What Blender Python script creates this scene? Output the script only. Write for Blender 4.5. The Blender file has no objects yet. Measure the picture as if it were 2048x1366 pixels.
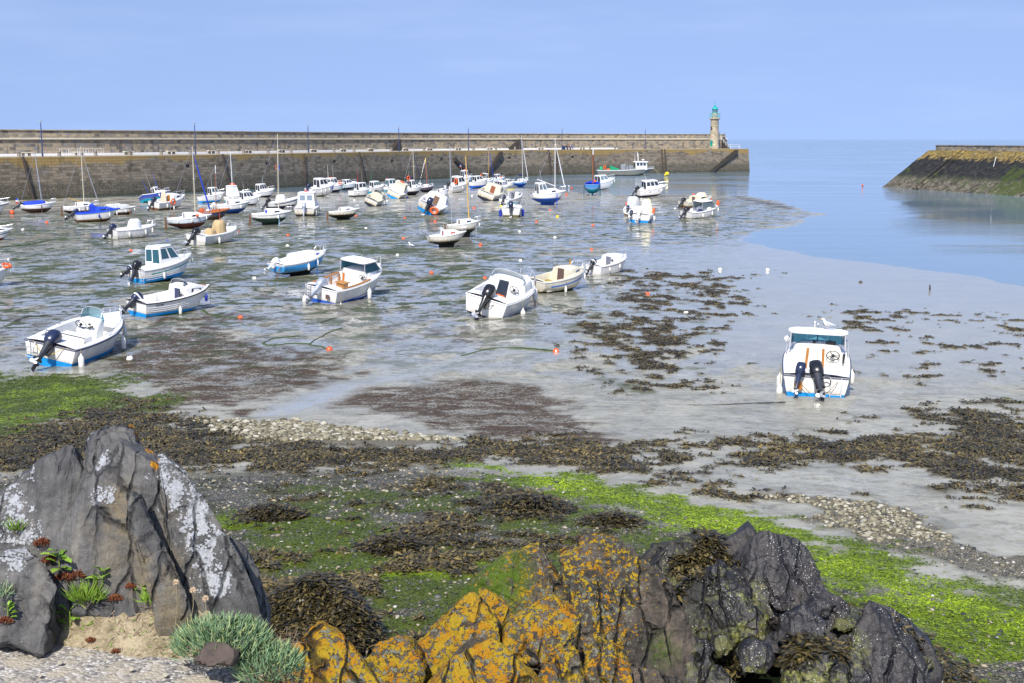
EXPOSURE = 0.34
SUN_E = 5.0
SKY_STR = 0.15
SKY_DUST = 0.3
SKY_OZONE = 4.0
SKY_TINT = (1.66, 1.345, 1.25)
SKY_LIFT = 0.40
import bpy, bmesh, math, random
import numpy as np
from mathutils import Vector, Matrix, Euler

PI = math.pi
rnd = random.Random(7)
SC = bpy.context.scene
COL = SC.collection

# ------------------------------------------------------------------ camera geometry
F = 2500.0; W, H = 2048.0, 1366.0; CX, CY = W/2, H/2
CAMZ = 8.5
PITCH = math.atan((CY-279.0)/F)
FW = np.array([0, math.cos(PITCH), -math.sin(PITCH)]); UP = np.array([0, math.sin(PITCH), math.cos(PITCH)])

def ray(px, py):
    return FW + np.array([1., 0, 0])*(px-CX)/F + UP*(CY-py)/F

def at_depth(px, py, D):
    """point on the line of sight at horizontal distance D (along Y)"""
    r = ray(px, py); k = D/r[1]
    return Vector((r[0]*k, D, CAMZ + r[2]*k))

def at_z(px, py, z):
    r = ray(px, py); k = (z-CAMZ)/r[2]
    return Vector((r[0]*k, r[1]*k, z))

def h0(x, y):
    """broad height of the foreshore above low water"""
    t = np.clip((46.0-y)/36.0, 0, 1)
    return 2.6*t*t*(3-2*t)

def gp(px, py):
    z = 0.0
    for _ in range(12):
        p = at_z(px, py, z); z = float(h0(p.x, p.y))
    return Vector((p.x, p.y, z))

# ------------------------------------------------------------------ numpy noise
def _hash(ix, iy, iz, seed):
    h = (ix.astype(np.int64)*374761393 + iy.astype(np.int64)*668265263 + iz.astype(np.int64)*2147483647 + seed*974634777) & 0xffffffff
    h = ((h ^ (h >> 13))*1274126177) & 0xffffffff
    h = ((h ^ (h >> 16))*2246822519) & 0xffffffff
    return ((h ^ (h >> 15)) & 0xffffff)/float(0xffffff)

def vnoise(p, seed=0):
    p = np.asarray(p, float)
    i = np.floor(p).astype(np.int64); f = p-i
    f = f*f*f*(f*(f*6-15)+10)
    r = 0
    for dx in (0, 1):
        wx = f[:, 0] if dx else 1-f[:, 0]
        for dy in (0, 1):
            wy = f[:, 1] if dy else 1-f[:, 1]
            for dz in (0, 1):
                wz = f[:, 2] if dz else 1-f[:, 2]
                r = r + wx*wy*wz*_hash(i[:, 0]+dx, i[:, 1]+dy, i[:, 2]+dz, seed)
    return r*2-1

def fbm(p, octv=4, seed=0, gain=.5):
    p = np.asarray(p, float); a = 1.; r = 0; n = 0
    for o in range(octv):
        r = r + a*vnoise(p*(2.03**o)+o*17.3, seed+o); n += a; a *= gain
    return r/n

def fbm2(x, y, sc, octv=4, seed=0):
    return fbm(np.stack([np.asarray(x, float)*sc, np.asarray(y, float)*sc, np.zeros_like(np.asarray(x, float))+.37], 1), octv, seed)

def sstep(a, b, x):
    t = np.clip((x-a)/(b-a), 0, 1); return t*t*(3-2*t)

def sdpoly(x, y, poly):
    """signed distance, positive inside"""
    P = np.array(poly, float); n = len(P)
    d = np.full(x.shape, 1e18); ins = np.zeros(x.shape, bool)
    for i in range(n):
        a = P[i]; b = P[(i+1) % n]; e = b-a
        wx = x-a[0]; wy = y-a[1]
        t = np.clip((wx*e[0]+wy*e[1])/max(e@e, 1e-12), 0, 1)
        d = np.minimum(d, (wx-e[0]*t)**2+(wy-e[1]*t)**2)
        c = ((a[1] > y) != (b[1] > y))
        if abs(b[1]-a[1]) > 1e-12:
            ins ^= c & (x < (b[0]-a[0])*(y-a[1])/(b[1]-a[1])+a[0])
    d = np.sqrt(d)
    return np.where(ins, d, -d)

def dline(x, y, pts):
    d = np.full(x.shape, 1e18)
    for a, b in zip(pts[:-1], pts[1:]):
        a = np.array(a); b = np.array(b); e = b-a
        t = np.clip(((x-a[0])*e[0]+(y-a[1])*e[1])/max(e@e, 1e-12), 0, 1)
        d = np.minimum(d, (x-a[0]-e[0]*t)**2+(y-a[1]-e[1]*t)**2)
    return np.sqrt(d)

def gpoly(px):  # photo outline -> outline on the ground
    return [(p.x, p.y) for p in (gp(a, b) for a, b in px)]

# ------------------------------------------------------------------ tagging
def tag(o, label=None, cat=None, group=None, kind=None):
    if label: o['label'] = label
    if cat: o['category'] = cat
    if group: o['group'] = group
    if kind: o['kind'] = kind
    return o

def empty(name, loc=(0, 0, 0), rot=(0, 0, 0)):
    o = bpy.data.objects.new(name, None); COL.objects.link(o)
    o.empty_display_size = .3
    o.location = loc; o.rotation_euler = rot
    return o

# ------------------------------------------------------------------ mesh builder
class MB:
    def __init__(s): s.v = []; s.f = []; s.m = []
    def add(s, vs, fs, mat=0, xf=None):
        b = len(s.v)
        if xf is not None: vs = [xf @ Vector(v) for v in vs]
        s.v += [tuple(v) for v in vs]
        for k, f in enumerate(fs):
            s.f.append([i+b for i in f]); s.m.append(mat if isinstance(mat, int) else mat[k])
        return s
    def box(s, c, d, mat=0, xf=None, top=(1, 1)):
        x, y, z = [q/2 for q in d]
        T = Matrix.Translation(Vector(c))
        if xf is not None: T = xf @ T
        v = [(-x, -y, -z), (x, -y, -z), (x, y, -z), (-x, y, -z), (-x*top[0], -y*top[1], z), (x*top[0], -y*top[1], z), (x*top[0], y*top[1], z), (-x*top[0], y*top[1], z)]
        return s.add(v, [(3, 2, 1, 0), (4, 5, 6, 7), (0, 1, 5, 4), (1, 2, 6, 5), (2, 3, 7, 6), (3, 0, 4, 7)], mat, T)
    def loft(s, rings, closed=True, caps=True, mat=0, xf=None):
        n = len(rings[0]); v = [p for r in rings for p in r]; f = []
        for i in range(len(rings)-1):
            for j in range(n if closed else n-1):
                k = (j+1) % n
                f.append((i*n+j, i*n+k, (i+1)*n+k, (i+1)*n+j))
        if caps:
            f.append(tuple(range(n-1, -1, -1))); f.append(tuple((len(rings)-1)*n+j for j in range(n)))
        return s.add(v, f, mat, xf)
    def tube(s, pts, r, n=6, mat=0, xf=None, caps=True):
        pts = [Vector(p) for p in pts]; R = r if isinstance(r, (list, tuple)) else [r]*len(pts)
        rings = []; prev = None
        for i, p in enumerate(pts):
            t = (pts[min(i+1, len(pts)-1)]-pts[max(i-1, 0)])
            t = t.normalized() if t.length > 1e-9 else Vector((0, 0, 1))
            a = prev if prev is not None else (Vector((0, 0, 1)) if abs(t.z) < .9 else Vector((1, 0, 0)))
            u = t.cross(a); u = u.normalized() if u.length > 1e-6 else t.orthogonal().normalized()
            w = u.cross(t).normalized(); prev = w
            rings.append([p+(u*math.cos(2*PI*k/n)+w*math.sin(2*PI*k/n))*R[i] for k in range(n)])
        return s.loft(rings, True, caps, mat, xf)
    def lathe(s, prof, n=16, mat=0, xf=None):
        rings = [[(max(r, 1e-4)*math.cos(2*PI*k/n), max(r, 1e-4)*math.sin(2*PI*k/n), z) for k in range(n)] for r, z in prof]
        return s.loft(rings, True, True, mat, xf)
    def ball(s, c, r, mat=0, nu=12, nv=8, xf=None):
        r = (r, r, r) if not isinstance(r, (tuple, list)) else r
        rings = []
        for i in range(nv+1):
            a = -PI/2+PI*i/nv
            rr = max(math.cos(a), .02)
            rings.append([(c[0]+r[0]*rr*math.cos(2*PI*k/nu), c[1]+r[1]*rr*math.sin(2*PI*k/nu), c[2]+r[2]*math.sin(a)) for k in range(nu)])
        return s.loft(rings, True, True, mat, xf)
    def rbox(s, rings, n=20, e=4., mat=0, xf=None):
        """rings of (cx, cy, z, hx, hy): rounded rectangles lofted in z"""
        out = []
        for cx, cy, z, hx, hy in rings:
            r = []
            for k in range(n):
                a = 2*PI*k/n; c, q = math.cos(a), math.sin(a)
                r.append((cx+hx*math.copysign(abs(c)**(2/e), c), cy+hy*math.copysign(abs(q)**(2/e), q), z))
            out.append(r)
        return s.loft(out, True, True, mat, xf)
    def slab(s, quad, th, mat=0, xf=None):
        """thin plate from a planar polygon, thickness th along its normal"""
        q = [Vector(p) for p in quad]
        nrm = Vector((0, 0, 0))
        for i in range(len(q)):
            nrm += (q[i]-q[0]).cross(q[(i+1) % len(q)]-q[0])
        nrm.normalize()
        b = [p+nrm*th for p in q]; n = len(q)
        f = [tuple(range(n-1, -1, -1)), tuple(range(n, 2*n))]+[(i, (i+1) % n, n+(i+1) % n, n+i) for i in range(n)]
        return s.add(q+b, f, mat, xf)
    def build(s, name, mats, parent=None, smooth=True, angle=38):
        me = bpy.data.meshes.new(name); me.from_pydata(s.v, [], s.f)
        if not isinstance(mats, (list, tuple)): mats = [mats]
        for m in mats: me.materials.append(m)
        if len(mats) > 1: me.polygons.foreach_set('material_index', s.m)
        if smooth:
            me.polygons.foreach_set('use_smooth', [True]*len(me.polygons))
            me.set_sharp_from_angle(angle=math.radians(angle))
        me.update()
        o = bpy.data.objects.new(name, me); COL.objects.link(o)
        if parent is not None: o.parent = parent
        return o

def np_mesh(name, V, Fc, mat, loop_n=4, smooth=False, attrs=None, parent=None):
    me = bpy.data.meshes.new(name)
    V = np.ascontiguousarray(V, np.float32); Fc = np.ascontiguousarray(Fc, np.int32)
    me.vertices.add(len(V)); me.vertices.foreach_set('co', V.ravel())
    me.loops.add(Fc.size); me.loops.foreach_set('vertex_index', Fc.ravel())
    me.polygons.add(len(Fc)); me.polygons.foreach_set('loop_start', np.arange(0, Fc.size, loop_n, dtype=np.int32))
    try: me.polygons.foreach_set('loop_total', np.full(len(Fc), loop_n, np.int32))
    except Exception: pass
    me.update(calc_edges=True)
    if smooth: me.polygons.foreach_set('use_smooth', np.ones(len(Fc), bool))
    for k, a in (attrs or {}).items():
        at = me.attributes.new(k, 'FLOAT', 'POINT'); at.data.foreach_set('value', np.ascontiguousarray(a, np.float32))
    mats = mat if isinstance(mat, (list, tuple)) else [mat]
    for m in mats: me.materials.append(m)
    me.validate()
    o = bpy.data.objects.new(name, me); COL.objects.link(o)
    if parent is not None: o.parent = parent
    return o

# ------------------------------------------------------------------ node helpers
class NT:
    def __init__(s, name):
        s.m = bpy.data.materials.new(name); s.m.use_nodes = True
        s.t = s.m.node_tree; s.t.nodes.clear()
        s.out = s.n('ShaderNodeOutputMaterial')
    def n(s, typ, **kw):
        nd = s.t.nodes.new(typ)
        for k, v in kw.items(): setattr(nd, k, v)
        return nd
    def link(s, a, b): s.t.links.new(a, b)
    def put(s, sock, v):
        if v is None: return
        if hasattr(v, 'is_output') or isinstance(v, bpy.types.NodeSocket): s.link(v, sock)
        else:
            if sock.type == 'RGBA' and len(v) == 3: v = (*v, 1)
            sock.default_value = v
    def math(s, op, a, b=None, c=None, clamp=False):
        nd = s.n('ShaderNodeMath', operation=op); nd.use_clamp = clamp
        s.put(nd.inputs[0], a); s.put(nd.inputs[1], b) if b is not None else None
        if c is not None: s.put(nd.inputs[2], c)
        return nd.outputs[0]
    def noise(s, vec, scale, detail=4, rough=.55, dist=0., out='Fac'):
        nd = s.n('ShaderNodeTexNoise'); s.put(nd.inputs['Vector'], vec)
        nd.inputs['Scale'].default_value = scale; nd.inputs['Detail'].default_value = detail
        nd.inputs['Roughness'].default_value = rough; nd.inputs['Distortion'].default_value = dist
        return nd.outputs[out]
    def vor(s, vec, scale, feature='F1', out='Distance', rand=1.):
        nd = s.n('ShaderNodeTexVoronoi', feature=feature); s.put(nd.inputs['Vector'], vec)
        nd.inputs['Scale'].default_value = scale; nd.inputs['Randomness'].default_value = rand
        return nd.outputs[out]
    def ramp(s, fac, stops, interp='LINEAR'):
        nd = s.n('ShaderNodeValToRGB'); cr = nd.color_ramp; cr.interpolation = interp
        while len(cr.elements) < len(stops): cr.elements.new(.5)
        for e, (p, c) in zip(cr.elements, stops):
            e.position = p; e.color = (*c, 1) if len(c) == 3 else c
        s.put(nd.inputs[0], fac); return nd.outputs[0]
    def mr(s, v, a, b, c=0., d=1., smooth=True):
        nd = s.n('ShaderNodeMapRange'); nd.interpolation_type = 'SMOOTHSTEP' if smooth else 'LINEAR'
        s.put(nd.inputs[0], v)
        for i, q in enumerate((a, b, c, d)): nd.inputs[i+1].default_value = q
        return nd.outputs[0]
    def mix(s, fac, a, b, blend='MIX'):
        nd = s.n('ShaderNodeMix', data_type='RGBA', blend_type=blend)
        s.put(nd.inputs[0], fac); s.put(nd.inputs[6], a); s.put(nd.inputs[7], b); return nd.outputs[2]
    def attr(s, name):
        nd = s.n('ShaderNodeAttribute', attribute_name=name); return nd.outputs['Fac']
    def coord(s, which='Object'):
        return s.n('ShaderNodeTexCoord').outputs[which]
    def pos(s): return s.n('ShaderNodeNewGeometry').outputs['Position']
    def scale(s, vec, v):
        nd = s.n('ShaderNodeMapping'); s.put(nd.inputs[0], vec); nd.inputs['Scale'].default_value = v; return nd.outputs[0]
    def bump(s, h, strength=.3, dist=.02, normal=None):
        nd = s.n('ShaderNodeBump'); s.put(nd.inputs['Height'], h); nd.inputs['Strength'].default_value = strength
        nd.inputs['Distance'].default_value = dist
        if normal is not None: s.link(normal, nd.inputs['Normal'])
        return nd.outputs[0]
    def bsdf(s, color, rough=.5, spec=.5, metal=0., normal=None, coat=0., ior=None, trans=0., alpha=None, sss=0):
        b = s.n('ShaderNodeBsdfPrincipled')
        s.put(b.inputs['Base Color'], color); s.put(b.inputs['Roughness'], rough)
        s.put(b.inputs['Specular IOR Level'], spec); s.put(b.inputs['Metallic'], metal)
        if normal is not None: s.link(normal, b.inputs['Normal'])
        b.inputs['Coat Weight'].default_value = coat
        if ior: b.inputs['IOR'].default_value = ior
        if trans: b.inputs['Transmission Weight'].default_value = trans
        if alpha is not None: s.put(b.inputs['Alpha'], alpha)
        s.link(b.outputs[0], s.out.inputs[0]); return b

_mc = {}
def paint(name, col, rough=.45, var=.12, scale=6., bump=0., metal=0., spec=.5, bscale=None):
    """plain painted / moulded / woven surface with soft uneven wear"""
    if name in _mc: return _mc[name]
    t = NT(name); c = t.coord('Object')
    n = t.noise(c, scale, 5, .6)
    v = t.mr(n, .25, .75, 1-var, 1+var*.4, False)
    dk = t.mix(1., col, v, 'MULTIPLY')
    nm = t.bump(t.noise(c, bscale or scale*4, 4), bump, .01) if bump else None
    t.bsdf(dk, t.mr(n, .2, .8, max(rough-.1, .03), min(rough+.12, 1), False), spec, metal, nm)
    _mc[name] = t.m; return t.m
# ------------------------------------------------------------------ render settings, camera, sun, sky
SC.render.engine = 'CYCLES'
SC.cycles.use_denoising = True
SC.cycles.max_bounces = 6
SC.cycles.transparent_max_bounces = 12
SC.cycles.caustics_reflective = False; SC.cycles.caustics_refractive = False
SC.view_settings.view_transform = 'Standard'; SC.view_settings.look = 'None'
SC.view_settings.exposure = EXPOSURE; SC.view_settings.gamma = 1.0

cam = bpy.data.cameras.new('camera'); camo = bpy.data.objects.new('camera', cam); COL.objects.link(camo)
cam.sensor_width = 36; cam.sensor_fit = 'HORIZONTAL'; cam.lens = F/W*36
cam.clip_start = .05; cam.clip_end = 90000
camo.location = (0, 0, CAMZ); camo.rotation_euler = (PI/2-PITCH, 0, 0)
SC.camera = camo

SUN_EL = math.radians(46); SUN_AZ = math.radians(-166)   # azimuth from +Y, clockwise
sd = Vector((math.sin(SUN_AZ)*math.cos(SUN_EL), math.cos(SUN_AZ)*math.cos(SUN_EL), math.sin(SUN_EL)))
sun = bpy.data.lights.new('sun', 'SUN'); sun.energy = SUN_E; sun.angle = math.radians(.53); sun.color = (1, .95, .87)
suno = bpy.data.objects.new('sun', sun); COL.objects.link(suno)
suno.rotation_euler = sd.to_track_quat('Z', 'Y').to_euler(); suno.location = (-30, -20, 60)

wd = bpy.data.worlds.new('World'); SC.world = wd; wd.use_nodes = True
wt = wd.node_tree; wt.nodes.clear()
wo = wt.nodes.new('ShaderNodeOutputWorld'); bg = wt.nodes.new('ShaderNodeBackground')
sky = wt.nodes.new('ShaderNodeTexSky'); sky.sky_type = 'NISHITA'; sky.sun_disc = False
sky.sun_elevation = SUN_EL; sky.sun_rotation = SUN_AZ % (2*PI)
sky.air_density = 1.0; sky.dust_density = SKY_DUST; sky.ozone_density = SKY_OZONE; sky.altitude = 0
sv = wt.nodes.new('ShaderNodeTexCoord'); sm = wt.nodes.new('ShaderNodeVectorMath'); sm.operation = 'MULTIPLY_ADD'
sm.inputs[1].default_value = (1, 1, .5); sm.inputs[2].default_value = (0, 0, SKY_LIFT)
sn = wt.nodes.new('ShaderNodeVectorMath'); sn.operation = 'NORMALIZE'
wt.links.new(sv.outputs['Generated'], sm.inputs[0]); wt.links.new(sm.outputs[0], sn.inputs[0]); wt.links.new(sn.outputs[0], sky.inputs['Vector'])
# faint haze veils low over the sea
tc = wt.nodes.new('ShaderNodeTexCoord'); mp = wt.nodes.new('ShaderNodeMapping'); mp.inputs['Scale'].default_value = (3, 3, 22)
nz = wt.nodes.new('ShaderNodeTexNoise'); nz.inputs['Scale'].default_value = 2.2; nz.inputs['Detail'].default_value = 5
wt.links.new(tc.outputs['Generated'], mp.inputs[0]); wt.links.new(mp.outputs[0], nz.inputs['Vector'])
mr = wt.nodes.new('ShaderNodeMapRange'); wt.links.new(nz.outputs['Fac'], mr.inputs[0])
mr.inputs[1].default_value = .5; mr.inputs[2].default_value = .8; mr.inputs[3].default_value = 0; mr.inputs[4].default_value = .035
tint = wt.nodes.new('ShaderNodeMix'); tint.data_type = 'RGBA'; tint.blend_type = 'MULTIPLY'; tint.inputs[0].default_value = 1
wt.links.new(sky.outputs[0], tint.inputs[6]); tint.inputs[7].default_value = (*SKY_TINT, 1)
cl = wt.nodes.new('ShaderNodeMix'); cl.data_type = 'RGBA'
wt.links.new(mr.outputs[0], cl.inputs[0]); wt.links.new(tint.outputs[2], cl.inputs[6]); cl.inputs[7].default_value = (9, 9, 10, 1)
wt.links.new(cl.outputs[2], bg.inputs[0]); bg.inputs[1].default_value = SKY_STR
wt.links.new(bg.outputs[0], wo.inputs[0])
# ------------------------------------------------------------------ zones of the foreshore (outlines as they lie on the ground)
LAND = gpoly([(-300, 408), (0, 401), (300, 392), (520, 384), (700, 386), (900, 377), (1000, 374), (1180, 388), (1300, 396), (1400, 394), (1480, 392), (1550, 401), (1625, 428), (1590, 445), (1500, 465), (1470, 482), (1530, 497), (1620, 512), (1750, 530), (1900, 552), (2100, 585), (2400, 620), (2900, 1600), (-900, 1600)])
Z_W1 = gpoly([(-200, 900), (0, 860), (150, 830), (270, 800), (420, 835), (480, 865), (600, 893), (800, 905), (1000, 890), (1150, 880), (1300, 900), (1420, 950), (1520, 985), (1500, 1012), (1400, 1002), (1200, 962), (960, 938), (850, 944), (650, 965), (450, 965), (300, 945), (-200, 960)])
Z_W2 = gpoly([(1180, 880), (1390, 880), (1640, 866), (1700, 845), (1790, 830), (1850, 805), (2048, 775), (2300, 760), (2300, 1020), (2048, 1050), (1900, 1030), (1850, 985), (1700, 950), (1500, 950), (1300, 930)])
Z_W3 = gpoly([(1170, 535), (1400, 530), (1600, 540), (1620, 640), (1540, 700), (1540, 780), (1300, 830), (1080, 790), (1000, 700), (1020, 640), (1120, 590)])
Z_W4 = gpoly([(1500, 590), (1700, 600), (2400, 620), (2400, 790), (1700, 800), (1540, 720)])
Z_W5 = gpoly([(440, 965), (1300, 965), (1500, 1040), (2300, 1180), (2300, 1500), (300, 1500)])
Z_G1 = gpoly([(900, 935), (1050, 943), (1220, 968), (1500, 1030), (1650, 1080), (2048, 1215), (2300, 1290), (2300, 1400), (1900, 1330), (1850, 1270), (1600, 1165), (1400, 1090), (1150, 1015), (1000, 975)])
Z_G2 = gpoly([(-300, 745), (0, 748), (250, 765), (310, 810), (180, 850), (0, 900), (-300, 920)])
Z_G3 = gpoly([(480, 1040), (700, 1030), (860, 1090), (1000, 1130), (960, 1190), (800, 1190), (520, 1150)])
Z_G4 = gpoly([(660, 505), (720, 497), (840, 497), (900, 503), (820, 512), (720, 515)])
Z_G5 = gpoly([(880, 470), (960, 452), (1060, 462), (1040, 474), (960, 478)])
Z_B1 = gpoly([(150, 690), (330, 650), (520, 685), (760, 720), (700, 765), (560, 800), (500, 840), (300, 810), (210, 750)])
Z_B2 = gpoly([(690, 780), (900, 770), (1090, 780), (1180, 850), (1230, 890), (1000, 890), (800, 860), (620, 815)])
Z_B3 = gpoly([(280, 640), (500, 618), (580, 640), (430, 685), (300, 695)])
Z_B4 = gpoly([(-200, 560), (1100, 520), (1200, 640), (1150, 760), (-200, 760)])
Z_B5 = gpoly([(1440, 391), (1490, 391), (1580, 408), (1612, 424), (1540, 415), (1470, 404)])
Z_GM = gpoly([(-400, 430), (600, 415), (1250, 420), (1300, 480), (1150, 620), (600, 600), (-400, 700)])
Z_P1 = gpoly([(425, 848), (560, 852), (700, 868), (880, 888), (840, 908), (700, 905), (560, 890), (470, 872)])
Z_P2 = gpoly([(1500, 995), (1640, 985), (1800, 1010), (2100, 1120), (2300, 1180), (2300, 1260), (2048, 1215), (1700, 1090), (1560, 1045)])
Z_GR = gpoly([(300, 955), (850, 945), (1000, 960), (1400, 1060), (1700, 1150), (2300, 1300), (2300, 1800), (-900, 1800), (-900, 960)])
TONGUE = gpoly([(1250, 402), (1400, 396), (1480, 393), (1550, 402), (1635, 428), (1590, 446), (1480, 470), (1380, 485), (1250, 480)])
Z_W3B = gpoly([(1130, 625), (1420, 615), (1540, 690), (1560, 790), (1350, 835), (1120, 800), (1030, 700)])
STREAM = [(p.x, p.y) for p in (gp(*q) for q in [(560, 835), (620, 812), (690, 778), (760, 762), (850, 742), (960, 725), (1060, 706), (1180, 690)])]
FILM = gpoly([(1330, 510), (1430, 490), (1500, 480), (1620, 480), (1900, 500), (2400, 560), (2400, 760), (1750, 740), (1500, 700), (1350, 640), (1250, 560)])

def zone(x, y, poly, soft): return np.clip(sdpoly(x, y, poly)/soft+.5, 0, 1)
def cover(z, dens, n, edge=.09):
    return sstep(1-dens-edge, 1-dens+edge, n*.8+.5+(z-1))*np.clip(z*3, 0, 1)

def field(x, y):
    o = {}
    far = np.clip((y-25)/60, 0, 1)
    n1 = fbm2(x, y, .8, 4, 11); n2 = fbm2(x, y, .28, 4, 23); n3 = fbm2(x, y, 2.6, 3, 31); n4 = fbm2(x, y*.8, .55, 4, 47)
    sdl = sdpoly(x, y, LAND)
    w = cover(zone(x, y, Z_W1, 4.), .84, n1*.55+n3*.8, .2)
    w = np.maximum(w, cover(zone(x, y, Z_W2, 8.), .70, n2*.25+fbm2(x, y*.8, 1.1, 3, 17)*.7+n3*.45, .12))
    w = np.maximum(w, cover(zone(x, y, Z_W3, 10.), .42, fbm2(x, y*.8, 1.15, 3, 13)*.95+n2*.22+n3*.2, .06))
    w = np.maximum(w, cover(zone(x, y, Z_W3B, 8.), .43, fbm2(x, y*.8, 1.2, 3, 14)*.9+n3*.3, .07))
    w = np.maximum(w, cover(zone(x, y, Z_W4, 8.), .21, fbm2(x, y, 1.2, 3, 19)*1.1+n3*.2, .05))
    w = np.maximum(w, cover(zone(x, y, Z_W5, 2.), .43, n1*.7+n2*.35+n3*.5, .12))
    w = w*(1-.75*cover(zone(x, y, Z_G1, 2.), .95, n1*.4+n3*.5))
    o['weed'] = w*(sdl > 0)
    g = cover(zone(x, y, Z_G1, 2.6), .95, n1*.6+n3*.6, .16)
    g = np.maximum(g, cover(zone(x, y, Z_G2, 4.), 1.0, n4*.7+n3*.6, .16))
    g = np.maximum(g, cover(zone(x, y, Z_G3, 2.), 1.0, n1*.8+n3*.5, .16))
    g = np.maximum(g, .8*cover(zone(x, y, Z_W5, 3.), .46, -n1*.8+n3*.6, .2))
    g = np.maximum(g, .8*cover(zone(x, y, Z_W2, 5.), .16, -n1*1.1))
    o['green'] = g; o['lush'] = np.maximum(zone(x, y, Z_G1, 2.), .85*zone(x, y, Z_G3, 2.5)*sstep(-.1, .25, n1)+.5*zone(x, y, Z_G2, 5.)*sstep(-.3, .2, n1))
    gm = cover(zone(x, y, Z_GM, 20.), .40, n4*.8+n1*.5+n3*.25, .14)
    gm = np.maximum(gm, cover(zone(x, y, Z_G4, 3.), .8, n1*.8)); gm = np.maximum(gm, cover(zone(x, y, Z_G5, 6.), .6, n1*.8))
    gm = np.maximum(gm, .7*cover(zone(x, y, Z_W3, 6.), .2, fbm2(x, y, .7, 3, 77)))
    o['greenmud'] = gm
    n5 = fbm2(x, y, 1.5, 4, 91)
    b = cover(zone(x, y, Z_B1, 4.5), .86, n4*.6+n5*.7, .16)
    b = np.maximum(b, cover(zone(x, y, Z_B2, 4.), .95, n4*.6+n5*.5, .16))
    b = np.maximum(b, cover(zone(x, y, Z_B3, 6.), .62, n4*.8+n5*.5, .12))
    b = np.maximum(b, .75*cover(zone(x, y, Z_B4, 8.), .30, n4*.7+n5*.7, .1))
    b = np.maximum(b, .9*cover(zone(x, y, Z_B5, 5.), .7, n1*.9, .1))
    st = np.clip(1.4-dline(x, y, STREAM)/(.45+.5*np.abs(n1)+.25), 0, 1)
    o['brown'] = b*(1-st)
    o['gravel'] = np.maximum(zone(x, y, Z_GR, 1.6), cover(zone(x, y, Z_P2, 2.5), .8, n1*.8))
    o['pale'] = np.maximum(cover(zone(x, y, Z_P1, 1.2), .85, n1*.7), .8*cover(zone(x, y, Z_P2, 2.5), .75, n1*.8))
    o['fleck'] = np.clip(zone(x, y, Z_GM, 26.)+zone(x, y, TONGUE, 12.)+.55*zone(x, y, Z_B4, 10.), 0, 1)*(sdl > 0)
    o['film'] = np.maximum(zone(x, y, FILM, 10.), st)
    # height
    z = h0(x, y)+np.clip(.004+sdl*.007, -.9, .12)
    z = z+fbm2(x, y*.7, .22, 4, 5)*.05*np.clip(np.abs(sdl)*.04+.22, 0, 1)
    z = z+o['weed']*(.03+.03*(n1+n3))+np.clip(n3, 0, 1)*.05*o['gravel']*(y < 40)
    z = z-st*.03
    o['z'] = z
    return o

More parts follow.
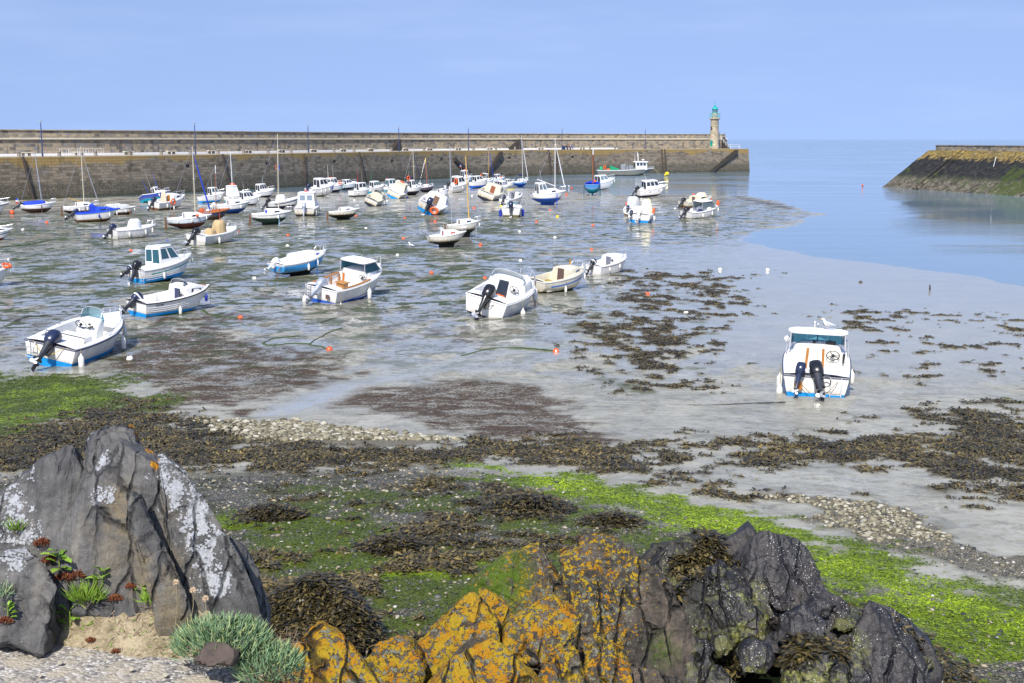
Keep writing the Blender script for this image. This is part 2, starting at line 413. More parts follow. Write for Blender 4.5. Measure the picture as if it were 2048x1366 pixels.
# ------------------------------------------------------------------ ground material
def mat_ground():
    t = NT('foreshore_mud'); P = t.pos(); A = t.attr
    nb = t.noise(P, .55, 6, .6); nf = t.noise(P, 5., 5, .6); ns = t.noise(P, 1.7, 6, .65, .6)
    vf = t.noise(t.scale(P, (1, .6, 1)), 14, 3, .6)
    mud = t.ramp(nb, [(.3, (.26, .25, .195)), (.5, (.335, .32, .25)), (.7, (.43, .41, .32))])
    mud = t.mix(t.mr(nf, .42, .68, 0, .34), mud, (.135, .122, .08))
    ds = t.noise(t.scale(P, (.75, 1, 1)), 1.1, 7, .72, .8); rl = t.math('MULTIPLY', t.math('SUBTRACT', 1., t.math('MULTIPLY', A('film'), .8)), t.mr(ds, .50, .62))
    mud = t.mix(t.math('MULTIPLY', rl, .42), mud, t.mix(nf, (.055, .048, .022), (.12, .10, .05)))
    speck = t.mr(t.math('ADD', ns, t.math('MULTIPLY', vf, .35)), .70, .80)
    mud = t.mix(t.math('MULTIPLY', speck, .42), mud, (.09, .085, .062))
    # wet sheets of water lying on the mud
    pud = t.mr(t.math('ADD', t.noise(t.scale(P, (1, .7, 1)), .38, 5, .6), t.math('ADD', t.math('MULTIPLY', A('film'), .35), t.math('MULTIPLY', A('fleck'), .07))), .46, .56)
    sp_ = t.n('ShaderNodeSeparateXYZ'); t.link(P, sp_.inputs[0]); pud = t.math('MULTIPLY', pud, t.math('MAXIMUM', t.mr(sp_.outputs[1], 37, 52, .1, 1.), A('film')))
    mud = t.mix(t.math('MULTIPLY', pud, .35), mud, (.20, .21, .21))
    mud = t.mix(t.math('MULTIPLY', A('film'), .6), mud, t.mix(nb, (.28, .27, .20), (.36, .34, .25)))
    # purple-brown film of algae
    br = t.math('MULTIPLY', A('brown'), t.mr(t.math('ADD', t.math('MULTIPLY', ds, .6), t.math('MULTIPLY', vf, .4)), .36, .54))
    mud = t.mix(br, mud, t.ramp(nf, [(.3, (.032, .020, .009)), (.7, (.085, .052, .024))]))
    fk = A('fleck'); f1 = t.noise(t.scale(P, (.8, 1, 1)), (.8), 9, .72, .5); f3 = t.noise(t.scale(P, (.8, 1, 1)), 2.6, 8, .76, .4)
    b1 = t.math('MULTIPLY', fk, t.mr(f3, .54, .57)); mud = t.mix(t.math('MULTIPLY', b1, .8), mud, t.mix(nf, (.016, .015, .008), (.058, .048, .024)))
    g1 = t.math('MULTIPLY', fk, t.mr(f1, .52, .55)); mud = t.mix(t.math('MULTIPLY', g1, .9), mud, t.mix(nf, (.012, .022, .004), (.045, .068, .012)))
    gm = t.math('MULTIPLY', A('greenmud'), t.mr(nf, .3, .5))
    mud = t.mix(gm, mud, t.ramp(nf, [(.3, (.022, .030, .008)), (.7, (.075, .088, .024))]))
    # gravel
    vor = t.n('ShaderNodeTexVoronoi'); t.put(vor.inputs['Vector'], P); vor.inputs['Scale'].default_value = 38
    sep = t.n('ShaderNodeSeparateColor'); t.link(vor.outputs['Color'], sep.inputs[0])
    gc = t.ramp(sep.outputs[0], [(0, (.035, .036, .036)), (.35, (.075, .076, .074)), (.6, (.12, .115, .095)), (.8, (.19, .16, .105)), (1, (.34, .33, .30))])
    gc = t.mix(t.mr(vor.outputs['Distance'], .4, .75), gc, (.045, .043, .036))
    gc = t.mix(t.mr(t.noise(P, 1.3, 6, .7), .44, .60, 0, .8), gc, t.mix(nf, (.018, .026, .008), (.055, .055, .02)))
    gr = t.math('MULTIPLY', A('gravel'), t.mr(t.noise(P, 2.2, 4), .2, .4))
    col = t.mix(gr, mud, gc)
    pl = A('pale')
    pc = t.ramp(sep.outputs[1], [(0, (.16, .15, .105)), (1, (.34, .31, .23))])
    col = t.mix(pl, col, t.mix(t.mr(vor.outputs['Distance'], .35, .6), pc, (.08, .07, .05)))
    # bright green weed
    gn = t.math('MULTIPLY', A('green'), t.mr(nf, .25, .5))
    gcol = t.ramp(t.noise(P, 3.5, 6, .7), [(.3, (.040, .070, .004)), (.5, (.115, .185, .005)), (.7, (.23, .31, .010))])
    gcol = t.mix(A('lush'), t.mix(.62, gcol, (.040, .046, .012)), gcol)
    col = t.mix(gn, col, gcol)
    wd = A('weed')
    wcol = t.ramp(t.noise(P, 9, 5, .7), [(.32, (.020, .017, .010)), (.52, (.056, .043, .02)), (.7, (.11, .085, .04))])
    col = t.mix(wd, col, wcol)
    cov = t.math('MAXIMUM', t.math('MAXIMUM', gr, pl), t.math('MAXIMUM', gn, wd))
    cov2 = t.math('MAXIMUM', t.math('MAXIMUM', cov, t.math('MAXIMUM', b1, g1)), t.math('MAXIMUM', br, gm))
    rough = t.mix(pud, t.mr(nf, .3, .7, .30, .52), (.07, .07, .07))
    r = t.math('ADD', t.math('MULTIPLY', rough, t.math('SUBTRACT', 1., t.math('MULTIPLY', cov2, .85))), t.math('MULTIPLY', cov2, .5))
    hgt = t.math('ADD', t.math('MULTIPLY', nf, .5), t.math('MULTIPLY', ns, .8))
    hgt = t.math('ADD', hgt, t.math('MULTIPLY', vf, .3))
    hgt = t.math('MULTIPLY', hgt, t.math('SUBTRACT', 1.15, pud))
    hgt = t.math('SUBTRACT', hgt, t.math('MULTIPLY', t.math('MULTIPLY', vor.outputs['Distance'], 1.5), cov))
    nm = t.bump(hgt, .34, .03)
    t.bsdf(col, r, t.math('SUBTRACT', .40, t.math('MULTIPLY', cov2, .30)), normal=nm)
    return t.m

def mat_water():
    t = NT('sea_water'); P = t.pos()
    w1 = t.noise(t.scale(P, (.5, 1.1, 1)), 1.6, 4, .6)
    w2 = t.noise(t.scale(P, (.35, 1., 1)), .16, 4, .55)
    calm = t.mr(t.noise(t.scale(P, (.6, 1.3, 1)), .035, 4, .5), .42, .62, .12, 1.)
    h = t.math('MULTIPLY', t.math('ADD', w1, t.math('MULTIPLY', w2, 1.6)), calm)
    sy = t.n('ShaderNodeSeparateXYZ'); t.link(P, sy.inputs[0])
    h = t.math('MULTIPLY', h, t.mr(sy.outputs[1], 170, 700, 1., 30., False))
    nm = t.bump(h, .24, .09)
    col = t.mix(t.noise(P, .03, 3), (.11, .19, .26), (.17, .24, .28))
    t.bsdf(col, .05, .5, normal=nm, ior=1.33)
    return t.m

M_GROUND = mat_ground(); M_WATER = mat_water()

def build_ground():
    ny, nx = 820, 620
    ys = 3.5*(420/3.5)**(np.linspace(0, 1, ny)**.86)
    us = np.linspace(-1, 1, nx)
    Y = np.repeat(ys, nx); X = np.tile(us, ny)*(.52*Y+9)
    f = field(X, Y)
    V = np.stack([X, Y, f['z']], 1)
    i = np.arange(ny-1)[:, None]*nx+np.arange(nx-1)[None, :]
    i = i.ravel()
    Fc = np.stack([i, i+1, i+nx+1, i+nx], 1)
    o = np_mesh('foreshore', V, Fc, M_GROUND, 4, True, {k: f[k] for k in ('weed', 'green', 'greenmud', 'brown', 'gravel', 'pale', 'film', 'fleck', 'lush')})
    tag(o, 'wide muddy foreshore laid bare by the low tide', 'ground', kind='structure')
build_ground()
mb = MB(); R = 60000
mb.add([(-R, -300, 0), (R, -300, 0), (R, R, 0), (-R, R, 0)], [(0, 1, 2, 3)])
tag(mb.build('sea', M_WATER, smooth=False), 'calm blue sea filling the harbour mouth', 'sea', kind='structure')
mb = MB(); mb.add([(-R, -300, -3), (R, -300, -3), (R, R, -3), (-R, R, -3)], [(0, 1, 2, 3)])
tag(mb.build('seabed', paint('seabed_sand', (.2, .19, .15), .9), smooth=False), 'sandy sea bottom under the water', 'ground', kind='structure')
# ------------------------------------------------------------------ stone materials
def mat_quay(name='quay_stone', kind='face'):
    t = NT(name); uv = t.coord('UV'); P = t.pos()
    sx = t.n('ShaderNodeSeparateXYZ'); t.link(P, sx.inputs[0]); z = sx.outputs[2]
    wob = t.n('ShaderNodeVectorMath', operation='ADD'); t.link(uv, wob.inputs[0])
    nv = t.n('ShaderNodeVectorMath', operation='SCALE'); t.link(t.noise(uv, .8, 3, out='Color'), nv.inputs[0]); nv.inputs['Scale'].default_value = .22
    t.link(nv.outputs[0], wob.inputs[1])
    b = t.n('ShaderNodeTexBrick'); t.link(wob.outputs[0], b.inputs['Vector'])
    b.inputs['Scale'].default_value = 1.; b.inputs['Brick Width'].default_value = 1.05 if kind == 'face' else .95
    b.inputs['Row Height'].default_value = .42 if kind == 'face' else .5
    b.inputs['Mortar Size'].default_value = .028; b.inputs['Mortar Smooth'].default_value = .3
    b.inputs['Color1'].default_value = (0, 0, 0, 1); b.inputs['Color2'].default_value = (1, 1, 1, 1); b.inputs['Mortar'].default_value = (.5, .5, .5, 1)
    b.offset = .5
    r = b.outputs['Color']; fac = b.outputs['Fac']
    nl = t.noise(P, .12, 5, .6); nm = t.noise(P, .9, 5, .65); nf = t.noise(P, 5., 4, .6)
    rr = t.math('ADD', t.math('MULTIPLY', r, .5), t.math('MULTIPLY', nm, .62))
    if kind == 'face':
        col = t.ramp(rr, [(.2, (.08, .068, .053)), (.4, (.14, .118, .09)), (.58, (.19, .16, .12)), (.72, (.235, .195, .14)), (.88, (.16, .16, .15))])
        zz = t.math('ADD', z, t.math('MULTIPLY', t.math('SUBTRACT', nm, .5), 1.5))
        # barnacle and weed zone by the tide, then yellow lichen along the coping
        bar = t.mix(t.mr(nf, .45, .62), (.045, .042, .032), (.16, .145, .11))
        col = t.mix(t.mr(zz, 2.9, 1.7, 0, .75), col, bar)
        col = t.mix(t.mr(zz, .9, .1, 0, .6), col, (.035, .042, .022))
        zl = t.math('ADD', t.math('ADD', z, t.math('MULTIPLY', t.math('SUBTRACT', nm, .5), 1.6)), t.math('MULTIPLY', t.math('SUBTRACT', nl, .52), 4.5))
        col = t.mix(t.mr(zl, 4.9, 5.5, 0, .8), col, t.mix(nf, (.30, .18, .035), (.26, .20, .09)))
        drk = t.mr(t.noise(t.scale(P, (1, 1, .18)), .9, 3), .58, .7, 0, .35)
        col = t.mix(drk, col, (.03, .026, .022))
    elif kind == 'wall':
        col = t.ramp(rr, [(.18, (.07, .064, .055)), (.36, (.16, .145, .125)), (.5, (.28, .235, .165)), (.64, (.35, .285, .195)), (.78, (.16, .17, .18)), (.92, (.33, .20, .10))])
        st = t.mr(t.noise(t.scale(P, (1, 1, .12)), 1.3, 3), .55, .68, 0, .6)
        low = t.mr(z, 8.5, 7.6)
        col = t.mix(t.math('MULTIPLY', st, low), col, (.045, .042, .038))
    else:
        col = t.ramp(rr, [(.2, (.27, .22, .145)), (.5, (.42, .35, .24)), (.8, (.52, .45, .32))])
        col = t.mix(t.mr(nm, .6, .75, 0, .35), col, (.15, .12, .085))
    col = t.mix(t.math('MULTIPLY', fac, .38), col, (.20, .18, .14) if kind != 'face' else (.045, .04, .033))
    hh = t.math('SUBTRACT', t.math('ADD', t.math('MULTIPLY', nf, .5), t.math('MULTIPLY', r, .5)), fac)
    t.bsdf(col, .85, .25, normal=t.bump(hh, .7, .06))
    return t.m

M_QFACE = mat_quay('quay_stone', 'face'); M_QWALL = mat_quay('parapet_stone', 'wall'); M_GRANITE = mat_quay('granite', 'tower')
M_DECK = paint('pier_paving', (.36, .32, .25), .9, .3, 1.2)
M_WHITE = paint('white_limewash', (.78, .78, .77), .7, .15, 2.)
M_PARCH = paint('bench_stone', (.66, .60, .46), .85, .2, 3)
M_BSTONE = paint('bollard_stone', (.24, .21, .17), .85, .25, 3)
M_NAVY = paint('navy_post_paint', (.025, .045, .12), .4, .2)
M_TIMBER = paint('wet_timber', (.045, .035, .028), .7, .4, 4, .3)
M_TEAL = paint('lighthouse_green_paint', (.0, .34, .30), .4, .15, 4)
M_RAILW = paint('white_rail_paint', (.75, .75, .74), .4, .08)
M_STEEL = paint('stainless_steel', (.62, .63, .65), .22, .06, 8, 0, 1.)

def grid_uv(name, rows, uvs, mat, parent=None, smooth=False):
    """rows[i][j] points; uvs the same shape"""
    n = len(rows[0]); me = bpy.data.meshes.new(name)
    v = [tuple(p) for r in rows for p in r]; fs = []
    for i in range(len(rows)-1):
        for j in range(n-1): fs.append((i*n+j, (i+1)*n+j, (i+1)*n+j+1, i*n+j+1))
    me.from_pydata(v, [], fs); ul = me.uv_layers.new(name='UVMap')
    fl = [q for r in uvs for q in r]
    for l in me.loops: ul.data[l.index].uv = fl[l.vertex_index]
    me.materials.append(mat)
    o = bpy.data.objects.new(name, me); COL.objects.link(o)
    if parent: o.parent = parent
    return o

# plan of the jetty: foot of the quay face, near left to far right
def catmull(pts, per=8):
    out = []
    P = [pts[0]+(pts[0]-pts[1])]+pts+[pts[-1]+(pts[-1]-pts[-2])]
    for i in range(1, len(P)-2):
        a, b, c, d = P[i-1:i+3]
        for k in range(per):
            t = k/per
            out.append(.5*((2*b)+(c-a)*t+(2*a-5*b+4*c-d)*t*t+(3*b-a-3*c+d)*t**3))
    out.append(P[-2]); return out
foot = [at_z(px, py, 0.) for px, py in [(-420, 427), (-200, 413), (0, 402), (300, 389.5), (560, 376), (900, 357), (1160, 349), (1340, 345.5), (1500, 343)]]
PATH = catmull(foot, 8)
DECKZ = 6.0; WALLF = 10.0
def pnorm(i):
    a = PATH[max(i-1, 0)]; b = PATH[min(i+1, len(PATH)-1)]; d = (b-a).normalized()
    return Vector((-d.y, d.x, 0)), d
S_ = [0.]
for a, b in zip(PATH[:-1], PATH[1:]): S_.append(S_[-1]+(b-a).length)
def poff(i, off, z):
    n, _ = pnorm(i); p = PATH[i]+n*off; return Vector((p.x, p.y, z))
def strip(name, prof, mat, parent, i0=0, i1=None, cap=True, vz=None):
    """sweep a profile [(offset, z), ...] along the jetty"""
    i1 = len(PATH) if i1 is None else i1
    rows = []; uvs = []
    for i in range(i0, i1):
        v = 0.; r = []; u = []
        for k, (o, z) in enumerate(prof):
            if k: v += math.hypot(o-prof[k-1][0], z-prof[k-1][1])
            r.append(poff(i, o, z)); u.append((S_[i], v+prof[0][1]))
        rows.append(r); uvs.append(u)
    o = grid_uv(name, rows, uvs, mat, parent)
    if cap:
        me = o.data; bm = bmesh.new(); bm.from_mesh(me); bm.verts.ensure_lookup_table(); ul = bm.loops.layers.uv.active
        n = len(prof)
        for base, sgn in ((0, 1), ((i1-i0-1)*n, -1)):
            f = bm.faces.new([bm.verts[base+j] for j in range(n)][::sgn])
            for l in f.loops:
                j = l.vert.index-base; l[ul].uv = (prof[j][0]+S_[i0 if base == 0 else i1-1], l.vert.co.z)
        bm.normal_update(); bm.to_mesh(me); bm.free()
    return o
pier = empty('stone_pier', PATH[len(PATH)//2]); pier_inv = Matrix.Translation(-pier.location)
tag(pier, 'long curved stone jetty with high parapet closing the harbour behind the boats', 'pier')
def onpier(o):
    o.parent = pier; o.matrix_parent_inverse = pier_inv; return o
onpier(strip('quay_wall', [(0, -2), (.1, 0), (.9, DECKZ), (1.5, DECKZ+.003)], M_QFACE, None, cap=True))
onpier(strip('deck', [(.9, DECKZ-.3), (.93, DECKZ+.03), (WALLF+.2, DECKZ+.05), (22, DECKZ-.0), (24, -2)], M_DECK, None))
iw = len(PATH)
onpier(strip('parapet_wall', [(WALLF, DECKZ-.1), (WALLF+.25, 8.55), (WALLF+.1, 8.6), (WALLF+.1, 8.72), (WALLF+.95, 8.74), (WALLF+1.1, 9.85), (WALLF+3.2, 9.85), (WALLF+3.6, -1)], M_QWALL, None, 0, iw))
onpier(strip('string_course', [(WALLF+.3, 8.5), (WALLF-.02, 8.52), (WALLF-.02, 8.75), (WALLF+.9, 8.76)], M_PARCH, None, 0, iw))
onpier(strip('coping', [(WALLF+.92, 9.852), (WALLF+.92, 10.0), (WALLF+3.3, 10.0), (WALLF+3.3, 9.852)], M_GRANITE, None, 0, iw))
onpier(strip('white_kerb', [(WALLF-.75, DECKZ+.05), (WALLF-.72, DECKZ+.36), (WALLF+.06, DECKZ+.38)], M_WHITE, None, 0, iw-11))
def pier_at(px, off, z):
    r = ray(px, 300); best = None
    for i in range(len(PATH)-1):
        a = poff(i, off, 0); b = poff(i+1, off, 0)
        ca = a.x*r[1]-a.y*r[0]; cb = b.x*r[1]-b.y*r[0]
        if ca*cb <= 0 and a.y > 0 and b.y > 0:
            t = ca/(ca-cb) if ca != cb else 0; p = a+(b-a)*t; n, d = pnorm(i); return Vector((p.x, p.y, z)), n, d
    i = len(PATH)-1; n, d = pnorm(i); return poff(i, off, z), n, d
# flights of steps against the walls (s along jetty, going up)
def flight(px0, px1, off, z0, z1, depth, mat, name='staircase'):
    a, n, d = pier_at(px0, off, 0); b, _, _ = pier_at(px1, off, 0)
    k = max(int(abs(z1-z0)/.3), 3); mb = MB()
    for i in range(k):
        p = a.lerp(b, (i+.5)/k); L = (b-a).length/k; zt = z0+(z1-z0)*(i+1)/k
        q = p-n*depth/2; ang = math.atan2((b-a).y, (b-a).x)
        zb = min(z0, z1)-.4 if name == 'wall_steps' else zt-.9
        mb.box((0, 0, (zb+zt)/2), (L*1.002, depth, zt-zb), 0, Matrix.Translation((q.x, q.y, 0))@Matrix.Rotation(ang, 4, 'Z'))
    return onpier(mb.build('staircase', mat, smooth=False))
M_STAIR = paint('shaded_stair_stone', (.045, .038, .03), .85, .3, 2)  # shadow of the quay flights put into the colour, darker than the wall stone
M_STAIR2 = paint('shaded_parapet_stair_stone', (.05, .042, .035), .85, .3, 2)  # shaded side of the parapet steps painted in as a dark colour
flight(966, 1000, .75, .2, 5.8, .9, M_STAIR); flight(945, 905, .75, .2, 4.6, .8, M_STAIR)
flight(1418, 1472, .75, .2, 5.8, 1.0, M_STAIR)
flight(1013, 1040, WALLF+.1, 6.1, 8.6, 1.0, M_STAIR2, 'wall_steps'); flight(777, 795, WALLF+.1, 6.1, 8.6, 1.0, M_STAIR2, 'wall_steps')
flight(1466, 1443, WALLF+.1, 6.1, 9.2, 1.1, M_STAIR2, 'wall_steps')

# lamp posts
lamps = [(84.5, 'first from the left, behind the blue covered sailboat'), (391, 'second from the left, above the red bottomed sailboat'), (617, 'third from the left, above the small wheelhouse boats'), (798, 'fourth from the left, beside the parapet steps'), (937, 'fifth from the left, behind the tall yellow mast'), (1124, 'sixth from the left, next to the seated people'), (1290, 'seventh from the left, behind the grey barge'), (1438, 'just right of the lighthouse')]
for k, (px, w) in enumerate(lamps):
    p, n, d = pier_at(px, 2.2, DECKZ+.04); hgt = 5.1 if k < 7 else 4.6
    r = empty('street_lamp', p, (0, 0, math.atan2(d.y, d.x)))
    tag(r, 'slim navy lamp post on the pier, '+w, 'street lamp', 'lamp posts along the pier')
    mb = MB(); mb.lathe([(.13, 0), (.13, .5), (.085, .55), (.07, hgt-.35), (.05, hgt-.3)], 8); mb.build('pole', M_NAVY, r)
    mb = MB(); mb.lathe([(.03, hgt-.3), (.03, hgt-.02), (.34, hgt), (.34, hgt+.06), (.05, hgt+.16)], 10); mb.build('lamp_head', paint('lamp_grey', (.30, .33, .38), .4), r)
# benches, bollards
bench_px = [(52, 0), (158, 1), (257, 2), (343, 3), (423, 4), (497, 5), (564, 6), (628, 7), (687, 8), (742, 9), (812, 10), (860, 11), (917, 12), (980, 13), (1082, 14), (1165, 15)]
bproto = None
def copy_tree(o, parent=None):
    c = o.copy(); COL.objects.link(c)
    if parent is not None: c.parent = parent
    for ch in o.children: copy_tree(ch, c)
    return c
for px, k in bench_px:
    p, n, d = pier_at(px, WALLF-1.6, DECKZ+.05)
    if bproto is None:
        bproto = empty('stone_bench')
        MB().box((0, 0, .52), (2.0, .55, .14), 0).build('seat', M_PARCH, bproto, False)
        for sx in (-.5, .5): MB().box((sx, 0, .22), (.28, .4, .45), 0).build('leg', M_BSTONE, bproto, False)
        b = bproto
    else: b = copy_tree(bproto)
    b.location = p; b.rotation_euler = (0, 0, math.atan2(d.y, d.x))
    tag(b, 'pale stone bench in front of the pier parapet, one of a long evenly spaced row', 'bench', 'stone benches along the pier')
bol = None
for px in [37, 118, 191, 259, 322, 380, 436, 487, 536, 582, 668, 708, 783, 848, 947, 992, 1030, 1180, 1230, 1350]:
    p, n, d = pier_at(px, 1.6, DECKZ+.03)
    if bol is None:
        mb = MB(); mb.lathe([(.3, 0), (.27, .15), (.24, .55), (.3, .62), (.3, .74), (.2, .8)], 10); b = bol = mb.build('mooring_bollard', M_BSTONE)
    else: b = bol.copy(); COL.objects.link(b)
    b.location = p; tag(b, 'squat stone mooring bollard on the edge of the pier deck', 'bollard', 'bollards along the pier edge')
# timber fender piles and ladders on the quay face
for px, lean, w, lab in [(64, -.9, .42, 'dark leaning timber pile left of the blue covered sailboat'), (461, -.9, .34, 'dark timber pile behind the white boat with orange roof'), (731, -.7, .30, 'slim brown timber pile behind the white wheelhouse with green pole'), (1190, 0, .42, 'dark timber pile behind the blue sailing dinghy'), (1328, 0, .36, 'left of the two timber piles right of the grey barge'), (1334, 0, .36, 'right of the two timber piles right of the grey barge'), (1103, 0, .4, 'timber pile behind the blue bottomed yacht mast')]:
    p, n, d = pier_at(px, -.35, 0)
    mb = MB(); mb.tube([p-n*.0+Vector((0, 0, -1)), p+n*.95+d*lean+Vector((0, 0, 6.1))], [w*.55, w*.42], 9); o = mb.build('timber_pile', M_TIMBER)
    tag(o, lab, 'pile', 'timber piles against the quay')
for px, lab in [(607, 'rusty iron ladder on the quay, behind the white speedboat with navy bottom'), (1113, 'iron ladder on the quay, right of the blue bottomed yacht mast')]:
    mb = MB()
    for s in (-.25, .25):
        a, n, d = pier_at(px, -.05, .8); b2, _, _ = pier_at(px, .85, 6.0)
        mb.tube([a+d*s-n*.15, b2+d*s-n*.15], .05, 6)
    for k in range(16):
        q = a.lerp(b2, (k+.5)/16)-n*.15; mb.tube([q-d*.25, q+d*.25], .035, 5)
    tag(mb.build('quay_ladder', paint('rust', (.075, .042, .027), .85, .3)), lab, 'ladder')
# dark scupper openings in the quay face
for px, py in [(376, 331), (536, 326), (671, 322), (786, 321), (885, 317.5), (1021, 314.5), (1147, 313)]:
    p, n, d = pier_at(px, .35, 0); z = CAMZ-(py-279)/F*p.y; p = p+n*(.1+.8*z/6-.35+.14)
    mb = MB(); mb.box((0, 0, 0), (.8, .34, .55), 0, Matrix.Translation((p.x, p.y, z))@Matrix.Rotation(math.atan2(d.y, d.x), 4, 'Z'))
    onpier(mb.build('drain_opening', paint('dark_opening', (.012, .011, .01), .9), smooth=False))
# white metal table frames at the wall, left
for k, px in enumerate([128, 146, 163, 181, 199]):
    p, n, d = pier_at(px, WALLF-2.6, DECKZ+.05); r = Matrix.Translation(p)@Matrix.Rotation(math.atan2(d.y, d.x), 4, 'Z'); mb = MB()
    for sx in (-.55, .55):
        for sy in (-.3, .3): mb.tube([(sx, sy, 0), (sx, sy, 1.0)], .018, 5, 0, r)
    for z in (.5, 1.05):
        mb.tube([(-.55, -.3, z), (.55, -.3, z), (.55, .3, z), (-.55, .3, z), (-.55, -.3, z)], .018, 5, 0, r)
    tag(mb.build('metal_stand', M_RAILW), 'white tubular metal stand in front of the pier parapet, one of five', 'stand', 'white metal stands on the pier')
# litter bin beside the lamp
p, n, d = pier_at(1128, 2.4, DECKZ+.04); mb = MB(); mb.lathe([(.32, 0), (.38, .1), (.4, .95), (.3, 1.0)], 12); o = mb.build('litter_bin', M_NAVY); o.location = p
tag(o, 'dark navy litter bin beside a lamp post on the pier', 'litter bin')

# ------------------------------------------------------------------ lighthouse at the jetty head
lp, n, d = pier_at(1428, 4.0, DECKZ+.04)
lh = empty('lighthouse', lp, (0, 0, math.atan2(-lp.x, lp.y)+PI))   # local +Y looks at the harbour
tag(lh, 'slim granite lighthouse with green lantern at the end of the pier', 'lighthouse')
def lathe_uv(name, prof, n, mat, parent):
    rows = []; uvs = []
    for k in range(n+1):
        a = 2*PI*k/n
        rows.append([(r*math.cos(a), r*math.sin(a), z) for r, z in prof]); uvs.append([(k/n*7.5, z) for r, z in prof])
    o = grid_uv(name, rows, uvs, mat, parent); o.data.polygons.foreach_set('use_smooth', [True]*len(o.data.polygons)); o.data.set_sharp_from_angle(angle=math.radians(35)); return o
lathe_uv('tower', [(1.62, 0), (1.62, .35), (1.38, .36), (1.18, 1.2), (1.04, 7.75), (1.1, 7.85)], 40, M_GRANITE, lh)
lathe_uv('gallery', [(1.06, 7.6), (1.25, 7.78), (1.42, 7.9), (1.42, 8.15), (.78, 8.17), (.78, 9.45), (.1, 9.5)], 40, M_GRANITE, lh)
mb = MB(); nb = 14
for z in (8.55, 8.95, 9.35):
    mb.tube([(1.36*math.cos(2*PI*k/28), 1.36*math.sin(2*PI*k/28), z) for k in range(29)], .035, 5, caps=False)
for k in range(28): mb.tube([(1.36*math.cos(2*PI*k/28), 1.36*math.sin(2*PI*k/28), 8.15), (1.36*math.cos(2*PI*k/28), 1.36*math.sin(2*PI*k/28), 9.35)], .03, 5)
mb.build('railing', paint('gallery_green', (.10, .42, .40), .4), lh)
lant = MB()
for k in range(8): lant.tube([(.68*math.cos(2*PI*k/8+.2), .68*math.sin(2*PI*k/8+.2), 9.46), (.68*math.cos(2*PI*k/8+.2), .68*math.sin(2*PI*k/8+.2), 10.42)], .045, 6)
lant.lathe([(.72, 9.46), (.72, 9.55), (.6, 9.56)], 24); lant.lathe([(.62, 10.38), (.74, 10.38), (.74, 10.46), (.6, 10.47)], 24)
lant = lant.build('lantern', M_TEAL, lh)
def mat_glass(name, tint, fac=.35, rough=.03):
    t = NT(name); tr = t.n('ShaderNodeBsdfTransparent'); tr.inputs[0].default_value = (*tint, 1)
    b = t.n('ShaderNodeBsdfPrincipled'); b.inputs['Base Color'].default_value = (*[q*.5 for q in tint], 1); b.inputs['Roughness'].default_value = rough
    nz = t.noise(t.coord('Object'), 3, 3); lw = t.n('ShaderNodeLayerWeight'); lw.inputs[0].default_value = .35
    mx = t.n('ShaderNodeMixShader'); t.link(t.math('ADD', t.math('MULTIPLY', lw.outputs['Fresnel'], .7), t.math('MULTIPLY', nz, fac), clamp=True), mx.inputs[0])
    t.link(tr.outputs[0], mx.inputs[1]); t.link(b.outputs[0], mx.inputs[2]); t.link(mx.outputs[0], t.out.inputs[0]); return t.m
M_GLASS = mat_glass('clear_glass', (.80, .88, .90), .3)
M_GLASST = mat_glass('tinted_glass', (.42, .70, .78), .22)
M_GLASSS = mat_glass('smoked_acrylic', (.22, .27, .34), .6)
mb = MB(); rows = [[(.63*math.cos(2*PI*k/24), .63*math.sin(2*PI*k/24), z) for k in range(24)] for z in (9.5, 10.4)]
mb.loft(rows, True, False); mb.build('glazing', M_GLASS, lant)
mb = MB(); mb.lathe([(.18, 9.5), (.2, 9.7), (.28, 9.8), (.3, 10.1), (.15, 10.25)], 12); mb.build('lamp_optic', paint('optic', (.6, .62, .6), .2), lant)
mb = MB(); mb.lathe([(.86, 10.42), (.86, 10.5), (.74, 10.68), (.5, 10.95), (.26, 11.12), (.16, 11.2), (.22, 11.3), (.22, 11.4), (.06, 11.5)], 24); dome = mb.build('dome', M_TEAL, lh)
mb = MB(); mb.tube([(0, 0, 11.4), (0, 0, 12.3)], .035, 6); mb.tube([(-.3, 0, 12.05), (.35, 0, 12.05)], .03, 5); mb.box((.22, 0, 12.1), (.28, .03, .2)); mb.build('weather_vane', M_TEAL, dome)
def facing(ang, r, z): return Matrix.Rotation(ang, 4, 'Z')@Matrix.Translation((0, r, z))
mb = MB(); mb.box((0, 0, 1.1), (.72, .5, 2.15), 0, facing(-.65, 1.05, 0)); dr = mb.build('door', paint('door_green', (.0, .27, .16), .45), lh, False)
mb = MB(); mb.box((0, 0, 1.75), (.3, .03, .3), 0, facing(-.65, 1.315, 0)); mb.build('door_plate', paint('plate_blue', (.03, .12, .5), .4), dr, False)
mb = MB(); mb.box((0, 0, .0), (.9, .9, .22), 0, facing(-.65, 1.5, .12)); mb.build('doorstep', M_BSTONE, lh, False)
mb = MB(); mb.box((0, 0, 0), (.3, .3, .95), 0, facing(-.75, 1.02, 5.4)); mb.build('window', paint('slit_window', (.04, .03, .025), .6), lh, False)
mb = MB(); mb.box((0, 0, 0), (.14, .3, .5), 0, facing(.55, 1.02, 5.7)); mb.build('window', _mc['slit_window'], lh, False)

